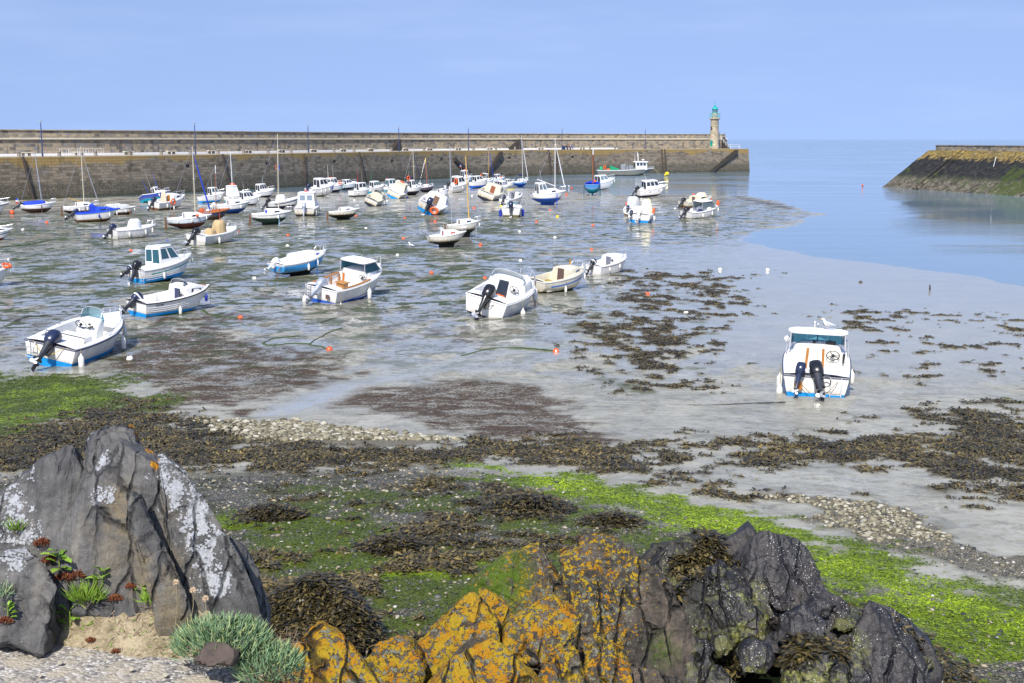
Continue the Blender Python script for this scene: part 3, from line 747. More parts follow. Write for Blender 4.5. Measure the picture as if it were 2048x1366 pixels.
# white railings by the lighthouse steps and at the jetty head
def rail(pts, name, label, hgt=1.0, n=2, r=.045):
    mb = MB()
    for k in range(1, n+1): mb.tube([Vector(p)+Vector((0, 0, hgt*k/n)) for p in pts], r, 5)
    for p in pts: mb.tube([p, Vector(p)+Vector((0, 0, hgt))], r, 5)
    return tag(mb.build(name, M_RAILW), label, 'railing')
a, n, d = pier_at(1438, WALLF-1.1, 8.9); b, _, _ = pier_at(1456, WALLF-1.1, 6.2)
rail([a.lerp(b, k/4) for k in range(5)], 'handrail', 'white handrail slanting down beside the steps right of the lighthouse', .95)
i0 = len(PATH)-1
e = [poff(i0, o, DECKZ+.06)-pnorm(i0)[1]*s for o, s in [(12.5, 5.), (12., .6), (8., .5), (4., .5)]]
rail(e, 'guard_rail', 'white guard rail round the seaward end of the pier deck', 1.0)
a, n, d = pier_at(1452, WALLF+1.2, 10.0); b, _, _ = pier_at(1467, WALLF+1.2, 10.0)
rail([a, a.lerp(b, .5), b], 'guard_rail', 'short white rail on top of the parapet end', .02+.5, 1)

# ------------------------------------------------------------------ breakwater on the right
def mat_armour():
    t = NT('breakwater_stone'); P = t.pos(); sx = t.n('ShaderNodeSeparateXYZ'); t.link(P, sx.inputs[0]); z = sx.outputs[2]
    vo = t.n('ShaderNodeTexVoronoi'); t.put(vo.inputs['Vector'], P); vo.inputs['Scale'].default_value = 2.3
    sc = t.n('ShaderNodeSeparateColor'); t.link(vo.outputs['Color'], sc.inputs[0]); cell = sc.outputs[0]
    nm = t.noise(P, .5, 5, .65); nf = t.noise(P, 3.5, 4); nl = t.noise(P, .13, 3)
    zz = t.math('ADD', z, t.math('ADD', t.math('MULTIPLY', t.math('SUBTRACT', nm, .5), 1.6), t.math('MULTIPLY', t.math('SUBTRACT', cell, .5), .7)))
    lich = t.ramp(t.math('ADD', t.math('MULTIPLY', cell, .5), t.math('MULTIPLY', nf, .5)), [(.25, (.08, .066, .035)), (.45, (.19, .14, .04)), (.6, (.26, .17, .03)), (.8, (.24, .20, .11))])
    dark = t.ramp(cell, [(0, (.009, .009, .010)), (.7, (.020, .020, .019)), (1, (.042, .040, .035))])
    barn = t.ramp(t.math('ADD', t.math('MULTIPLY', cell, .55), t.math('MULTIPLY', nf, .45)), [(.25, (.035, .034, .022)), (.5, (.11, .095, .068)), (.8, (.20, .175, .13))])
    col = t.mix(t.mr(zz, 4.9, 5.5), dark, lich)
    col = t.mix(t.mr(zz, 2.3, 1.9), col, barn)
    gx = t.math('ADD', t.mr(sx.outputs[1], 215, 190), t.math('MULTIPLY', t.math('SUBTRACT', nl, .5), 1.4))
    gm = t.math('MULTIPLY', t.mr(t.math('ADD', nm, t.math('MULTIPLY', gx, .22)), .60, .72), t.mr(zz, 4.6, 4.0))
    col = t.mix(t.math('MULTIPLY', gm, .8), col, t.mix(nf, (.02, .035, .006), (.08, .11, .015)))
    gl = t.math('MULTIPLY', t.mr(nf, .5, .62, 0, .7), t.mr(t.math('ABSOLUTE', t.math('SUBTRACT', zz, 1.9)), .6, .1))
    col = t.mix(gl, col, (.04, .075, .012))
    col = t.mix(t.mr(vo.outputs['Distance'], .4, .75, 0, .35), col, (.012, .011, .01))
    t.bsdf(col, .8, .3, normal=t.bump(t.math('SUBTRACT', nf, t.math('MULTIPLY', vo.outputs['Distance'], .8)), .7, .10))
    return t.m
M_ARM = mat_armour()
A = at_z(1765, 374, 0); B = at_z(2048, 393, 0); dd = (B-A).normalized(); ni = Vector((-dd.y, dd.x, 0)); ni = ni if ni.x > 0 else -ni
bw = empty('stone_breakwater', A); tag(bw, 'sloping stone breakwater with yellow lichen crest on the right of the harbour mouth', 'breakwater')
bw_inv = Matrix.Translation(-A)
def onbw(o): o.parent = bw; o.matrix_parent_inverse = bw_inv; return o
def bpt(s, off, z, jit=0):
    return A+dd*s+ni*off+Vector((0, 0, z))
TOPZ = 6.55
prof = [(-1.2, -1.0)]+[(9.0*k/26, TOPZ*k/26) for k in range(27)]+[(13., TOPZ+.05), (16., TOPZ-.2), (24, -1.5)]
ss = np.concatenate([np.linspace(0, 70, 200)])
V = []; 
for s in ss:
    for k, (o, z) in enumerate(prof):
        V.append(bpt(s+max(0, (1-s/6))*0, o, z))
V = np.array([tuple(p) for p in V])
nr = fbm(V*1.1, 3, 61)*.10+np.abs(fbm(V*2.6, 2, 63))*.08
msk = (V[:, 2] > -.5) & (V[:, 2] < TOPZ-.3)
V[:, 0] -= nr*msk*.7; V[:, 2] += nr*msk*.5
n = len(prof); i = (np.arange(len(ss)-1)[:, None]*n+np.arange(n-1)[None, :]).ravel()
Fq = np.stack([i, i+1, i+n+1, i+n], 1)
face = np_mesh('sloped_face', V, Fq, M_ARM, 4, False); onbw(face)
mb = MB(); mb.add([tuple(V[j]) for j in range(n)], [tuple(range(n))]); onbw(mb.build('head_face', M_ARM, smooth=False))
rows = []; uvs = []
for s in np.linspace(1.2, 70, 40):
    pf = [(9.7, TOPZ-.1), (9.75, TOPZ+.82), (9.65, TOPZ+.83), (9.65, TOPZ+.98), (10.6, TOPZ+.98), (10.6, TOPZ-.1)]
    rows.append([bpt(s, o, z) for o, z in pf]); uvs.append([(s, k*.4+.2) for k in range(len(pf))])
onbw(grid_uv('parapet', rows, uvs, mat_quay('low_parapet_stone', 'wall')))
mb = MB(); mb.add([tuple(p) for p in rows[0]], [tuple(range(len(rows[0])))]); onbw(mb.build('parapet_end', paint('parapet_brick', (.22, .12, .09), .85, .25, 4), smooth=False))
mb = MB()
for k in range(26):
    o = 9.*k/26; z = TOPZ*k/26; s = 9.5+k*.0
    mb.box((0, 0, 0), (.9, .5, .5), 0, Matrix.Translation(bpt(10.5, o+.1, z+.0))@Matrix.Rotation(math.atan2(dd.y, dd.x), 4, 'Z'))
for sgn in (-1, 1):
    mb.tube([bpt(10.5+sgn*.75, 0, .15), bpt(10.5+sgn*.75, 9., TOPZ+.1)], .24, 4)
onbw(mb.build('staircase', M_ARM, smooth=False))
p = bpt(24, 5.6, TOPZ*.62); mb = MB(); mb.tube([p, p+Vector((.35, 0, 1.7))], .045, 6); tag(mb.build('marker_post', M_RAILW), 'thin whitish post standing on the slope of the right breakwater', 'post')
# ------------------------------------------------------------------ boats
def mat_gel(name, col, rough=.28, dirt=.5):
    """gelcoat / hull paint with a scum line, rusty runs and a dull worn finish"""
    if name in _mc: return _mc[name]
    t = NT(name); c = t.coord('Object'); sc = t.attr('scum')
    n = t.noise(c, 2.2, 5, .65); st = t.noise(t.scale(c, (5, 5, .5)), 1.6, 4, .6)
    col2 = t.mix(1., col, t.mr(n, .3, .75, .86, 1.03, False), 'MULTIPLY')
    run = t.math('MULTIPLY', t.mr(st, .52, .72), dirt*.55)
    col2 = t.mix(run, col2, tuple(q*.55+.04 for q in (col[0]*1., col[1]*.86, col[2]*.62)))
    sm = t.math('MULTIPLY', sc, t.mr(t.math('ADD', n, st), .75, 1.15, .25, 1.))
    col2 = t.mix(t.math('MULTIPLY', sm, dirt*1.3, clamp=True), col2, (.27, .20, .085))
    t.bsdf(col2, t.mr(n, .3, .7, rough-.08, rough+.15), .5)
    _mc[name] = t.m; return t.m
def mat_foul(name, col, dirt=.6):
    if name in _mc: return _mc[name]
    t = NT(name); c = t.coord('Object'); n = t.noise(c, 3., 6, .7); st = t.noise(t.scale(c, (3, 3, .8)), 2.4, 4)
    col2 = t.mix(1., col, t.mr(n, .3, .7, .65, 1.1, False), 'MULTIPLY')
    col2 = t.mix(t.mr(st, .58, .75, 0, dirt), col2, (.085, .085, .06))
    t.bsdf(col2, .6, .35, normal=t.bump(n, .2, .01)); _mc[name] = t.m; return t.m
GEL = {'white': (.80, .80, .79), 'cream': (.74, .70, .58), 'dirty': (.68, .66, .59), 'ice': (.66, .72, .78), 'blue': (.03, .23, .58), 'sky': (.035, .36, .80), 'navy': (.02, .035, .11), 'cobalt': (.02, .055, .33), 'grey': (.19, .20, .19), 'silver': (.5, .52, .53)}
FOUL = {'blue': (.02, .18, .55), 'cobalt': (.015, .10, .48), 'teal': (.0, .28, .40), 'navy': (.012, .016, .035), 'black': (.016, .017, .016), 'red': (.17, .045, .035), 'brown': (.10, .045, .03), 'green': (.02, .06, .045), 'white': (.6, .59, .54), 'rust': (.13, .07, .035), 'scum': (.13, .115, .05), 'aqua': (.005, .27, .66), 'tealgreen': (.015, .20, .17)}
def gel(c): return mat_gel('gelcoat_'+c, GEL[c], .28, {'dirty': 1.0, 'cream': .9}.get(c, .45))
def foul(c): return mat_foul('antifouling_'+c, FOUL[c])
M_DECKW = paint('deck_gelcoat', (.78, .78, .765), .38, .10, 4)
M_DECKC = paint('old_deck_gelcoat', (.66, .62, .48), .5, .22, 4)
M_BLACK = paint('black_rubber', (.015, .015, .018), .55, .2)
M_ALUR = paint('rail_aluminium', (.66, .67, .69), .3, .06, 8, 0, .6)
M_WOOD = paint('varnished_wood', (.36, .145, .03), .4, .3, 9)
M_OLDWOOD = paint('old_plywood', (.16, .09, .05), .7, .3, 6)
M_DOORB = paint('brown_door', (.11, .065, .055), .55, .2, 5)
M_WIN = paint('dark_window', (.02, .028, .045), .06, .2, 2, 0, 0, .9)
M_WINT = paint('teal_window', (.02, .085, .11), .06, .2, 2, 0, 0, .9)
M_ORANGE = paint('orange_plastic', (.75, .115, .015), .45, .15)
M_FENDER = paint('fender_vinyl', (.72, .71, .66), .4, .14, 5)
M_FENDB = paint('blue_fender_vinyl', (.015, .03, .33), .4, .14, 5)
M_COWLN = paint('navy_outboard', (.016, .025, .065), .22, .2, 3)
M_COWLB = paint('black_outboard', (.013, .014, .017), .25, .2, 3)
M_COWLW = paint('white_outboard', (.74, .74, .73), .3, .1, 3)
M_COWLS = paint('silver_outboard', (.42, .46, .53), .3, .1, 3, 0, .4)
M_LEGD = paint('outboard_leg', (.03, .034, .045), .4, .2, 5)
M_CANVB = paint('blue_canvas', (.01, .05, .50), .8, .2, 3, .3)
M_CANVN = paint('navy_canvas', (.012, .022, .10), .8, .2, 3, .3)
M_CANVW = paint('white_canvas', (.72, .74, .77), .75, .12, 3, .3)
M_CANVT = paint('tan_canvas', (.46, .34, .18), .85, .25, 3, .4)
M_CANVG = paint('grey_canvas', (.48, .50, .50), .8, .2, 3, .3)
M_MASTC = paint('cream_mast', (.62, .55, .36), .4, .15, 3)
M_MASTY = paint('yellow_mast', (.60, .36, .07), .4, .15, 3)
M_MASTG = paint('grey_mast', (.50, .52, .54), .35, .1, 3, 0, .5)
M_MASTW = paint('white_mast', (.74, .74, .72), .4, .1, 3)
M_MASTB = paint('red_brown_mast', (.30, .09, .03), .5, .2, 3)
M_ROPE = paint('old_rope', (.30, .25, .14), .9, .3, 12)
M_ROPEY = paint('yellow_rope', (.60, .40, .06), .85, .2, 12)
M_RED = paint('red_paint', (.55, .03, .02), .4, .1)
M_GREENP = paint('green_paint', (.0, .30, .14), .5, .2)
M_BLUEP = paint('blue_paint', (.01, .06, .55), .4, .1)
M_YELL = paint('yellow_paint', (.75, .50, .01), .45, .12)
M_STRIPE = {'teal': paint('teal_stripe', (.0, .30, .30), .4, .1), 'blue': paint('blue_stripe', (.01, .12, .50), .4, .1), 'navy': paint('navy_stripe', (.01, .02, .07), .4, .1), 'black': M_BLACK, 'red': paint('red_stripe', (.4, .05, .04), .4, .1), 'wood': M_WOOD, 'brown': M_DOORB}
FONTM = {}
def text_mesh(body, size, mat, parent, mtx, name='lettering'):
    cu = bpy.data.curves.new('lettering', 'FONT'); cu.body = body; cu.size = size; cu.align_x = 'CENTER'; cu.align_y = 'CENTER'; cu.extrude = .002
    ob = bpy.data.objects.new('lettering_tmp', cu); COL.objects.link(ob)
    me = bpy.data.meshes.new_from_object(ob); bpy.data.objects.remove(ob); bpy.data.curves.remove(cu)
    me.materials.clear(); me.materials.append(mat)
    o = bpy.data.objects.new(name, me); COL.objects.link(o)
    me.transform(mtx); o.parent = parent; return o

class Boat:
    def __init__(s, kind, label, fit, heel=0, trim=0, **k):
        """fit = (left edge, stern corner, bow, foot) of the boat in the photo; gives place, heading and true size"""
        s.k = k; L = 5.0; s.L = L; ratio = k.get('ratio', 2.4); s.B = L/ratio; s.sail = k.get('sail', False)
        s.label = label
        x0, xt, x1, yb = fit
        c = gp(xt, yb); ppm = F/math.hypot(c.y, 0)
        T = max(xt-x0, .5); Sd = max(x1-xt, .5)
        s.size = k.get('size', math.hypot(Sd, ratio*T)/ppm/L)
        h = k['head'] if 'head' in k else math.degrees(math.atan2(ratio*T, Sd)-math.atan2(xt-CX, F))
        s.hs = k.get('hs', .95 if not s.sail else .98); s.hb = k.get('hb', 1.38 if not s.sail else 1.28)
        s.zw = k.get('zw', .36 if not s.sail else .52)+.04
        s.tw = k.get('tw', .88 if not s.sail else .58); s.full = k.get('full', 2.3 if not s.sail else 1.9)
        s.rake = k.get('rake', .16 if not s.sail else .12)
        hr = math.radians(h); l2 = L/2*.96*s.size; b2 = s.B/2*s.tw*.86*s.size
        s.g = Vector((c.x+math.cos(hr)*l2-math.sin(hr)*b2, c.y+math.sin(hr)*l2+math.cos(hr)*b2, 0)); s.g.z = max(float(h0(s.g.x, s.g.y)), 0)
        s.root = empty(kind, s.g)
        tag(s.root, label, k.get('cat', 'sailboat' if s.sail else 'motorboat'), 'boats lying on the harbour mud')
        s.rot = (math.radians(heel), math.radians(-trim), hr)
        s.root.rotation_euler = s.rot; s.zs_ = k.get('zscale', 1.28 if yb < 413 else 1.12 if yb < 460 else 1.05 if yb < 600 else 1.0); s.root.scale = (s.size, s.size, s.size*s.zs_)
        s.hull()
        R = Euler(s.rot, 'XYZ').to_matrix() @ Matrix.Diagonal((1, 1, s.zs_))
        co = np.empty(len(s.hullo.data.vertices)*3, np.float32); s.hullo.data.vertices.foreach_get('co', co); co = co.reshape(-1, 3)
        if s.lowpts: co = np.vstack([co, np.array(s.lowpts)])
        zmin = (co @ np.array(R).T)[:, 2].min()*s.size
        s.root.location.z = s.g.z-zmin-k.get('sink', .04)
        # true up size and place so the hull spans what it spans in the photo
        base_h = -co[:, 2].min() if False else 0
        hc = co[:len(s.hullo.data.vertices)]
        for _ in range(5):
            Wp = hc @ np.array(R).T*s.size+np.array(s.root.location)
            d = Wp-np.array([0, 0, CAMZ]); k_ = d @ FW; sx_ = CX+F*d[:, 0]/k_; sy_ = CY-F*(d @ UP)/k_
            wd_ = sx_.max()-sx_.min(); s.size *= min(max((x1-x0)/wd_, .8), 1.3)
            y_ = s.root.location.y; s.root.location.x += ((x0+x1)/2-(sx_.max()+sx_.min())/2)/F*y_
            dy_ = gp(xt, yb).y-gp(xt, sy_.max()).y if sy_.max() > 300 else 0
            s.root.location.y += dy_; s.root.location.x += dy_*((x0+x1)/2-CX)/F
            gz = max(float(h0(s.root.location.x, s.root.location.y)), 0)
            s.root.location.z = gz-(co @ np.array(R).T)[:, 2].min()*s.size-k.get('sink', .04)
        s.root.scale = (s.size, s.size, s.size*s.zs_)
        s.M = Matrix.Translation(s.root.location) @ R.to_4x4() @ Matrix.Scale(s.size, 4)
    # hull form
    def b(s, t):
        a = s.tw+(1-s.tw)*math.sin(min(t/.45, 1)*PI/2)
        return s.B/2*a*max(1-max(0, (t-.42)/.58)**s.full, .012)
    def zs(s, t): return s.hs+(s.hb-s.hs)*t**1.7+(.05*(1-t)**6)
    def zk(s, t):
        z = max(0, (t-.55)/.45)**2.4*s.hb*.62
        if s.sail: z += max(0, (.4-t)/.4)**1.6*s.zw*.8
        return z
    def X(s, t, zf=1.): return -s.L/2+s.L*(t-s.rake*t**4*(1-zf)*.9)+(-.10*(1-zf)*(1-t)**4*(-1 if not s.sail else -1.6))
    def yat(s, t, z):
        zk, zs = s.zk(t), s.zs(t); f = min(max((z-zk)/max(zs-zk, 1e-5), 0), 1)
        if s.sail:
            w = math.sin(min(f/.62, 1)*PI/2)**.62*(.96+.04*f)
        else:
            # V bottom to a chine, then flared sides
            ch = .20
            w = f/ch*.84 if f < ch else .84+.16*((f-ch)/(1-ch))**.8
        return s.b(t)*w
    def side(s, t, z, y=1, off=0.):
        zk, zs = s.zk(t), s.zs(t); f = min(max((z-zk)/max(zs-zk, 1e-5), 0), 1)
        return Vector((s.X(t, f), y*(s.yat(t, z)+off), z))
    def hull(s):
        N = 22; ts = [(i/N)**.92 for i in range(N+1)]; k = s.k
        sh = k.get('sheerband', .09)
        V = []; rows = None; scum = []
        for t in ts:
            zk, zs = s.zk(t), s.zs(t)
            zl = [zk, zk+(s.zw-zk)*.2, zk+(s.zw-zk)*.45, zk+(s.zw-zk)*.62, zk+(s.zw-zk)*.8, s.zw, s.zw+.05, s.zw+.14, s.zw+(zs-sh-s.zw)*.5, zs-sh, zs]
            zl = [min(max(z, zk), zs) for z in zl]
            for i in range(1, len(zl)): zl[i] = max(zl[i], zl[i-1])
            half = [s.side(t, z) for z in zl]
            ring = [Vector((p.x, -p.y, p.z)) for p in half[::-1]]+half[1:]
            V.append(ring)
        nr = len(zl); m = 2*nr-1
        mb = MB(); fm = []
        for i in range(N):
            for j in range(m-1):
                a = abs(j+.5-(nr-1))   # distance from keel in strips
                st = int(a)
                mat = 1 if st < 5 else (2 if st >= 9 and k.get('band') else 0)
                mb.add([V[i][j], V[i+1][j], V[i+1][j+1], V[i][j+1]], [(0, 1, 2, 3)], mat)
        # transom: strips across so the paint line carries round the stern
        R = V[0]
        for st in range(nr-1):
            jl = nr-1-st; jr = nr-1+st
            q = [R[jl], R[jr], R[jr+1], R[jl-1]] if st else [R[jl], R[jr+1], R[jl-1]]
            mb.add(q, [tuple(range(len(q)))], 1 if st < 5 else (2 if st >= 9 and k.get('band') else 0))
        s.lowpts = []
        hc = gel(k.get('col', 'white')); fc = foul(k.get('foul', 'blue'))
        mats = [hc, fc, gel(k['band']) if k.get('band') else hc]
        o = mb.build('hull', mats, s.root, True, 30)
        bm = bmesh.new(); bm.from_mesh(o.data); bmesh.ops.remove_doubles(bm, verts=bm.verts, dist=.002); bmesh.ops.recalc_face_normals(bm, faces=bm.faces); bm.to_mesh(o.data); bm.free()
        o.data.polygons.foreach_set('use_smooth', [True]*len(o.data.polygons)); o.data.set_sharp_from_angle(angle=math.radians(32))
        at = o.data.attributes.new('scum', 'FLOAT', 'POINT')
        at.data.foreach_set('value', [math.exp(-max(v.co.z-s.zw, 0)/.14) for v in o.data.vertices])
        s.hullo = o
        s.deck(ts)
        # rubbing strake
        rc = k.get('rail', 'white')
        rm = M_STRIPE.get(rc, M_DECKW); mb = MB()
        for y in (1, -1):
            mb.tube([s.side(t, s.zs(t)-.03, y, .008) for t in ts], .028 if rc != 'wood' else .04, 6)
        mb.tube([s.side(0, s.zs(0)-.03, 1, .008), s.side(0, s.zs(0)-.03, -1, .008)], .028, 6)
        mb.build('rubbing_strake', rm, s.root)
        if k.get('stripe'):
            mb = MB(); c, dz = k['stripe']
            for y in (1, -1):
                pts = [s.side(t, s.zs(t)-dz, y, .006) for t in ts[2:]]; lo = [s.side(t, s.zs(t)-dz-k.get('stripew', .06), y, .006) for t in ts[2:]]
                mb.add(pts+lo, [(i, i+1, len(pts)+i+1, len(pts)+i) for i in range(len(pts)-1)])
            mb.build('stripe', M_STRIPE[c], s.root)
        if s.sail and k.get('keel', 1):
            d = k.get('draft', .35); mb = MB()
            a = [(s.X(t), 0) for t in (.28, .72)]
            x0, x1 = s.X(.26), s.X(.70)
            mb.loft([[(x0, -.05, s.zw*.5), (x1, -.05, s.zw*.5), (x1, .05, s.zw*.5), (x0, .05, s.zw*.5)], [(x0+.12, -.05, -d), (x1-.35, -.05, -d), (x1-.35, .05, -d), (x0+.12, .05, -d)]])
            mb.build('keel', fc, s.root, False); s.lowpts += [(x0+.2, 0, -d), (x1-.3, 0, -d)]
        if k.get('rudder'):
            mb = MB(); x = s.X(0)-.02
            mb.loft([[(x, -.025, s.hs+.12), (x-.16, -.02, s.hs+.12), (x-.16, .02, s.hs+.12), (x, .025, s.hs+.12)], [(x+.06, -.025, .35), (x-.2, -.02, .3), (x-.2, .02, .3), (x+.06, .025, .35)], [(x+.1, -.025, -.1), (x-.28, -.015, -.1), (x-.28, .015, -.1), (x+.1, .025, -.1)]])
            mb.tube([(x-.05, 0, s.hs+.12), (x+.9, 0, s.hs+.35)], .025, 5)
            mb.build('rudder', M_OLDWOOD, s.root, False)
    def deck(s, ts):
        k = s.k; g = k.get('gun', .13); t0 = k.get('c0', .06); t1 = k.get('c1', .5); fl = k.get('floor', s.zw+.02)
        T = [t for t in ts]; T += [t0, t0+.002, t1, t1+.002]; T = sorted(set(T))
        mb = MB(); rings = []
        for t in T:
            b = s.b(t)-.004; z = s.zs(t)+.012; x = s.X(t)
            if t0+.001 < t < t1+.001 and t1 > t0+.02:
                yi = max(b-g, .04); bf = max(min(yi-.03, s.yat(t, fl)-.03), .03)
                h = [(b, z), (b-.02, z+.03), (yi+.01, z+.03), (yi, z+.01), (bf, max(fl, s.zk(t)+.03)), (0, max(fl, s.zk(t)+.03))]
            else:
                cr = .07*min(1, b/.6)
                h = [(b, z), (b-.02 if b > .05 else b*.8, z+.03), (b*.86, z+.035), (b*.6, z+.03+cr*.6), (b*.3, z+.03+cr*.9), (0, z+.03+cr)]
            rings.append([(x, y, zz) for y, zz in h]+[(x, -y, zz) for y, zz in h[-2::-1]])
        mb.loft(rings, False, False)
        o = mb.build('deck', k.get('deckm', M_DECKW), s.root, True, 30); s.decko = o
        s.t1 = t1; s.fl = fl
    # superstructure
    def trunk(s, prof, wf=.72, mat=None, tumble=.86, win=None, winm=None, door=None, name='cabin', n_win=1, winz=(.3, .78), e=None):
        """low cabin: prof = [(t, height above sheer), ...]"""
        mb = MB(); rings = []
        for t, h in prof:
            b = max(min(s.b(t)*wf, s.b(t)-.06), .05); z0 = s.zs(t)-.02; z1 = s.zs(t)+max(h, .035); x = s.X(t)
            bt = b*tumble; c = min(.08, (z1-z0)*.4)
            half = [(b, z0), (bt+(b-bt)*.25, z1-c), (bt-c*.35, z1-c*.28), (bt-c*1.3, z1), (bt*.45, z1+.02), (0, z1+.03)]
            rings.append([(x, y, z) for y, z in half]+[(x, -y, z) for y, z in half[-2::-1]])
        mb.loft(rings, True, True)
        o = mb.build(name, mat or s.k.get('deckm', M_DECKW), s.root, True, 35); s.tr = (prof, wf, tumble, o)
        if win:
            for y in (1, -1):
                for (ta, tb) in win:
                    quad = []
                    def P(t, f):
                        hs_ = np.interp(t, [p[0] for p in prof], [p[1] for p in prof]); b = max(min(s.b(t)*wf, s.b(t)-.06), .05); z0 = s.zs(t)-.02; z1 = s.zs(t)+hs_; bt = b*tumble
                        c = min(.08, (z1-z0)*.4); zz = z0+(z1-c-z0)*f; yb = b+(bt+(b-bt)*.25-b)*f
                        return Vector((s.X(t), y*(yb+.008), zz))
                    q = [P(ta, winz[0]), P(tb, winz[0]+.05), P(tb-.01, winz[1]-.03), P((ta+tb)/2, winz[1]), P(ta+.012, winz[1])]
                    if y < 0: q = q[::-1]
                    m2 = MB(); m2.slab(q, .012); m2.build('window', winm or M_WIN, o, False)
        if door:
            t, h = prof[0]; m, w, yo = door[:3]; x = s.X(t)-.012; zt = s.zs(t)+h*.93; zb = s.fl+.05 if len(door) < 4 else door[3]
            m2 = MB(); m2.slab([(x, yo+w/2, zb), (x, yo+w/2*.8, zt), (x, yo-w/2*.8, zt), (x, yo-w/2, zb)], .02)
            d = m2.build('door', m, o, False)
        return o
    def bulkhead(s, t, h, wf=.72, mat=None):
        """wall across the cockpit at the cabin's aft end, floor to cabin top"""
        b = s.b(t)*wf; x = s.X(t); z0 = s.fl; z1 = s.zs(t)+h
        mb = MB(); mb.slab([(x, b, s.zs(t)), (x, b*.86, z1-.03), (x, -b*.86, z1-.03), (x, -b, s.zs(t)), (x, -b*.9, z0), (x, b*.9, z0)], .03)
        return mb.build('bulkhead', mat or s.k.get('deckm', M_DECKW), s.root, False)
    def house(s, t0, t1, h, w=None, slope=.35, aft=-.02, mat=None, roofm=None, winm=None, nside=2, front=True, back='dark', over=.10, name='wheelhouse', ztop=None, sill=.42, roofoh=.15):
        """wheelhouse with windows all round and an overhanging roof"""
        mat = mat or M_DECKW; winm = winm or M_WIN
        xa, xf = s.X(t0), s.X(t1); zb = min(s.zs(t0), s.zs(t1))-.03; w = w or s.b((t0+t1)/2)*.78
        zt = s.zs(t0)+h
        def ring(f, inset=0):
            x0 = xa+aft*f; x1 = xf-slope*max(0, (f-sill)/(1-sill)); ww = w*(1-.10*f)
            c = .06
            return [(x1, -ww+c), (x1, ww-c), (x1-c, ww), (x0+c*.4, ww), (x0, ww-c*.4), (x0, -ww+c*.4), (x0+c*.4, -ww), (x1-c, -ww)], zb+(zt-zb)*f
        mb = MB(); rings = []
        for f in (0, sill, .7, 1.):
            r, z = ring(f); rings.append([(x, y, z) for x, y in r])
        mb.loft(rings); o = mb.build(name, mat, s.root, False)
        r, z = ring(1.); mb = MB(); cx = (xa+aft+xf-slope)/2; hx = (xf-slope-xa-aft)/2+over; wy = w*.9+over*.6
        mb.rbox([(cx+over*.3, 0, z-.01, hx, wy), (cx+over*.3, 0, z+.05, hx+.01, wy+.01), (cx+over*.2, 0, z+.10, hx*.9, wy*.86)], 24, 6)
        mb.build('roof', roofm or mat, o)
        def fx(f, end): return (xa+aft*f) if end == 0 else (xf-slope*max(0, (f-sill)/(1-sill)))
        f0, f1 = sill+.05, .92
        for y in (1, -1):
            for i in range(nside):
                q = []
                for a, f in ((i+.10, f0), (i+.90, f0), (i+.90, f1), (i+.10, f1)):
                    a0 = fx(f, 0)+.06; a1 = fx(f, 1)-.08; q.append(Vector((a0+(a1-a0)*a/nside, y*(w*(1-.10*f)+.004), zb+(zt-zb)*f)))
                if y > 0: q = q[::-1]
                m2 = MB(); m2.slab(q, .012); m2.build('window', winm, o, False)
        if front:
            for a, b_ in ((-.92, -.05), (.05, .92)):
                q = [Vector((fx(f, 1)+.004, w*(1-.10*f)*c, zb+(zt-zb)*f)) for c, f in ((a, f0), (b_, f0), (b_, f1), (a, f1))]
                m2 = MB(); m2.slab(q, .012); m2.build('windscreen', winm, o, False)
        if back:
            bm_ = {'dark': M_WIN, 'brown': M_DOORB, 'wood': M_WOOD, 'teal': M_WINT, 'glass': winm}[back]
            if back in ('dark', 'teal', 'glass'):
                q = [Vector((fx(f, 0)-.004, w*(1-.10*f)*c, zb+(zt-zb)*f)) for c, f in ((.88, .30), (.1, .30), (.1, .9), (.88, .9))]
                q2 = [Vector((fx(f, 0)-.004, w*(1-.10*f)*c, zb+(zt-zb)*f)) for c, f in ((-.02, .08), (-.88, .08), (-.88, .9), (-.02, .9))]
                for qq in (q, q2): m2 = MB(); m2.slab(qq[::-1], .012); m2.build('door' if qq is q2 else 'window', bm_, o, False)
            else:
                q = [Vector((fx(f, 0)-.004, w*c, zb+(zt-zb)*f)) for c, f in ((.32, .0), (-.3, .0), (-.28, .86), (.30, .86))]
                m2 = MB(); m2.slab(q[::-1], .012); m2.build('door', bm_, o, False)
        s.hz = zt+.1; s.hx = (xa, xf-slope); return o
    def outboard(s, y=0, size=1., tilt=45, mat=None, x=None, z=None, yaw=0, prop=True, name='outboard', band=None, legm=None, roll=0):
        mat = mat or M_COWLN; x = s.X(0)-.10 if x is None else x; z = s.zs(0)-.05 if z is None else z
        T = Matrix.Translation((x, y, z))@Matrix.Rotation(math.radians(yaw), 4, 'Z')@Matrix.Rotation(math.radians(roll), 4, 'X')@Matrix.Rotation(math.radians(tilt), 4, 'Y')@Matrix.Scale(size, 4)
        lm = legm or (mat if mat in (M_COWLW, M_COWLS) else M_LEGD)
        mb = MB()
        mb.rbox([(-.06, 0, .10, .17, .13), (-.07, 0, -.1, .13, .09), (-.08, 0, -.45, .10, .05), (-.08, 0, -.62, .11, .035)], 14, 3, 0, T)
        mb.rbox([(-.12, 0, -.60, .22, .09), (-.12, 0, -.625, .22, .09)], 14, 3, 0, T)   # cavitation plate
        mb.loft([[(.14+(-.30)*i/6-.02, .06*math.sin(PI*(i+.3)/7)*math.cos(2*PI*k/8), -.75+.06*math.sin(PI*(i+.3)/7)*math.sin(2*PI*k/8)) for k in range(8)] for i in range(7)], mat=0, xf=T)
        mb.box((-.07, 0, -.9), (.2, .02, .26), 0, T, (1., 1.)); mb.box((.08, 0, -.12), (.16, .24, .34), 0, T)
        root = mb.build(name, lm, s.root)
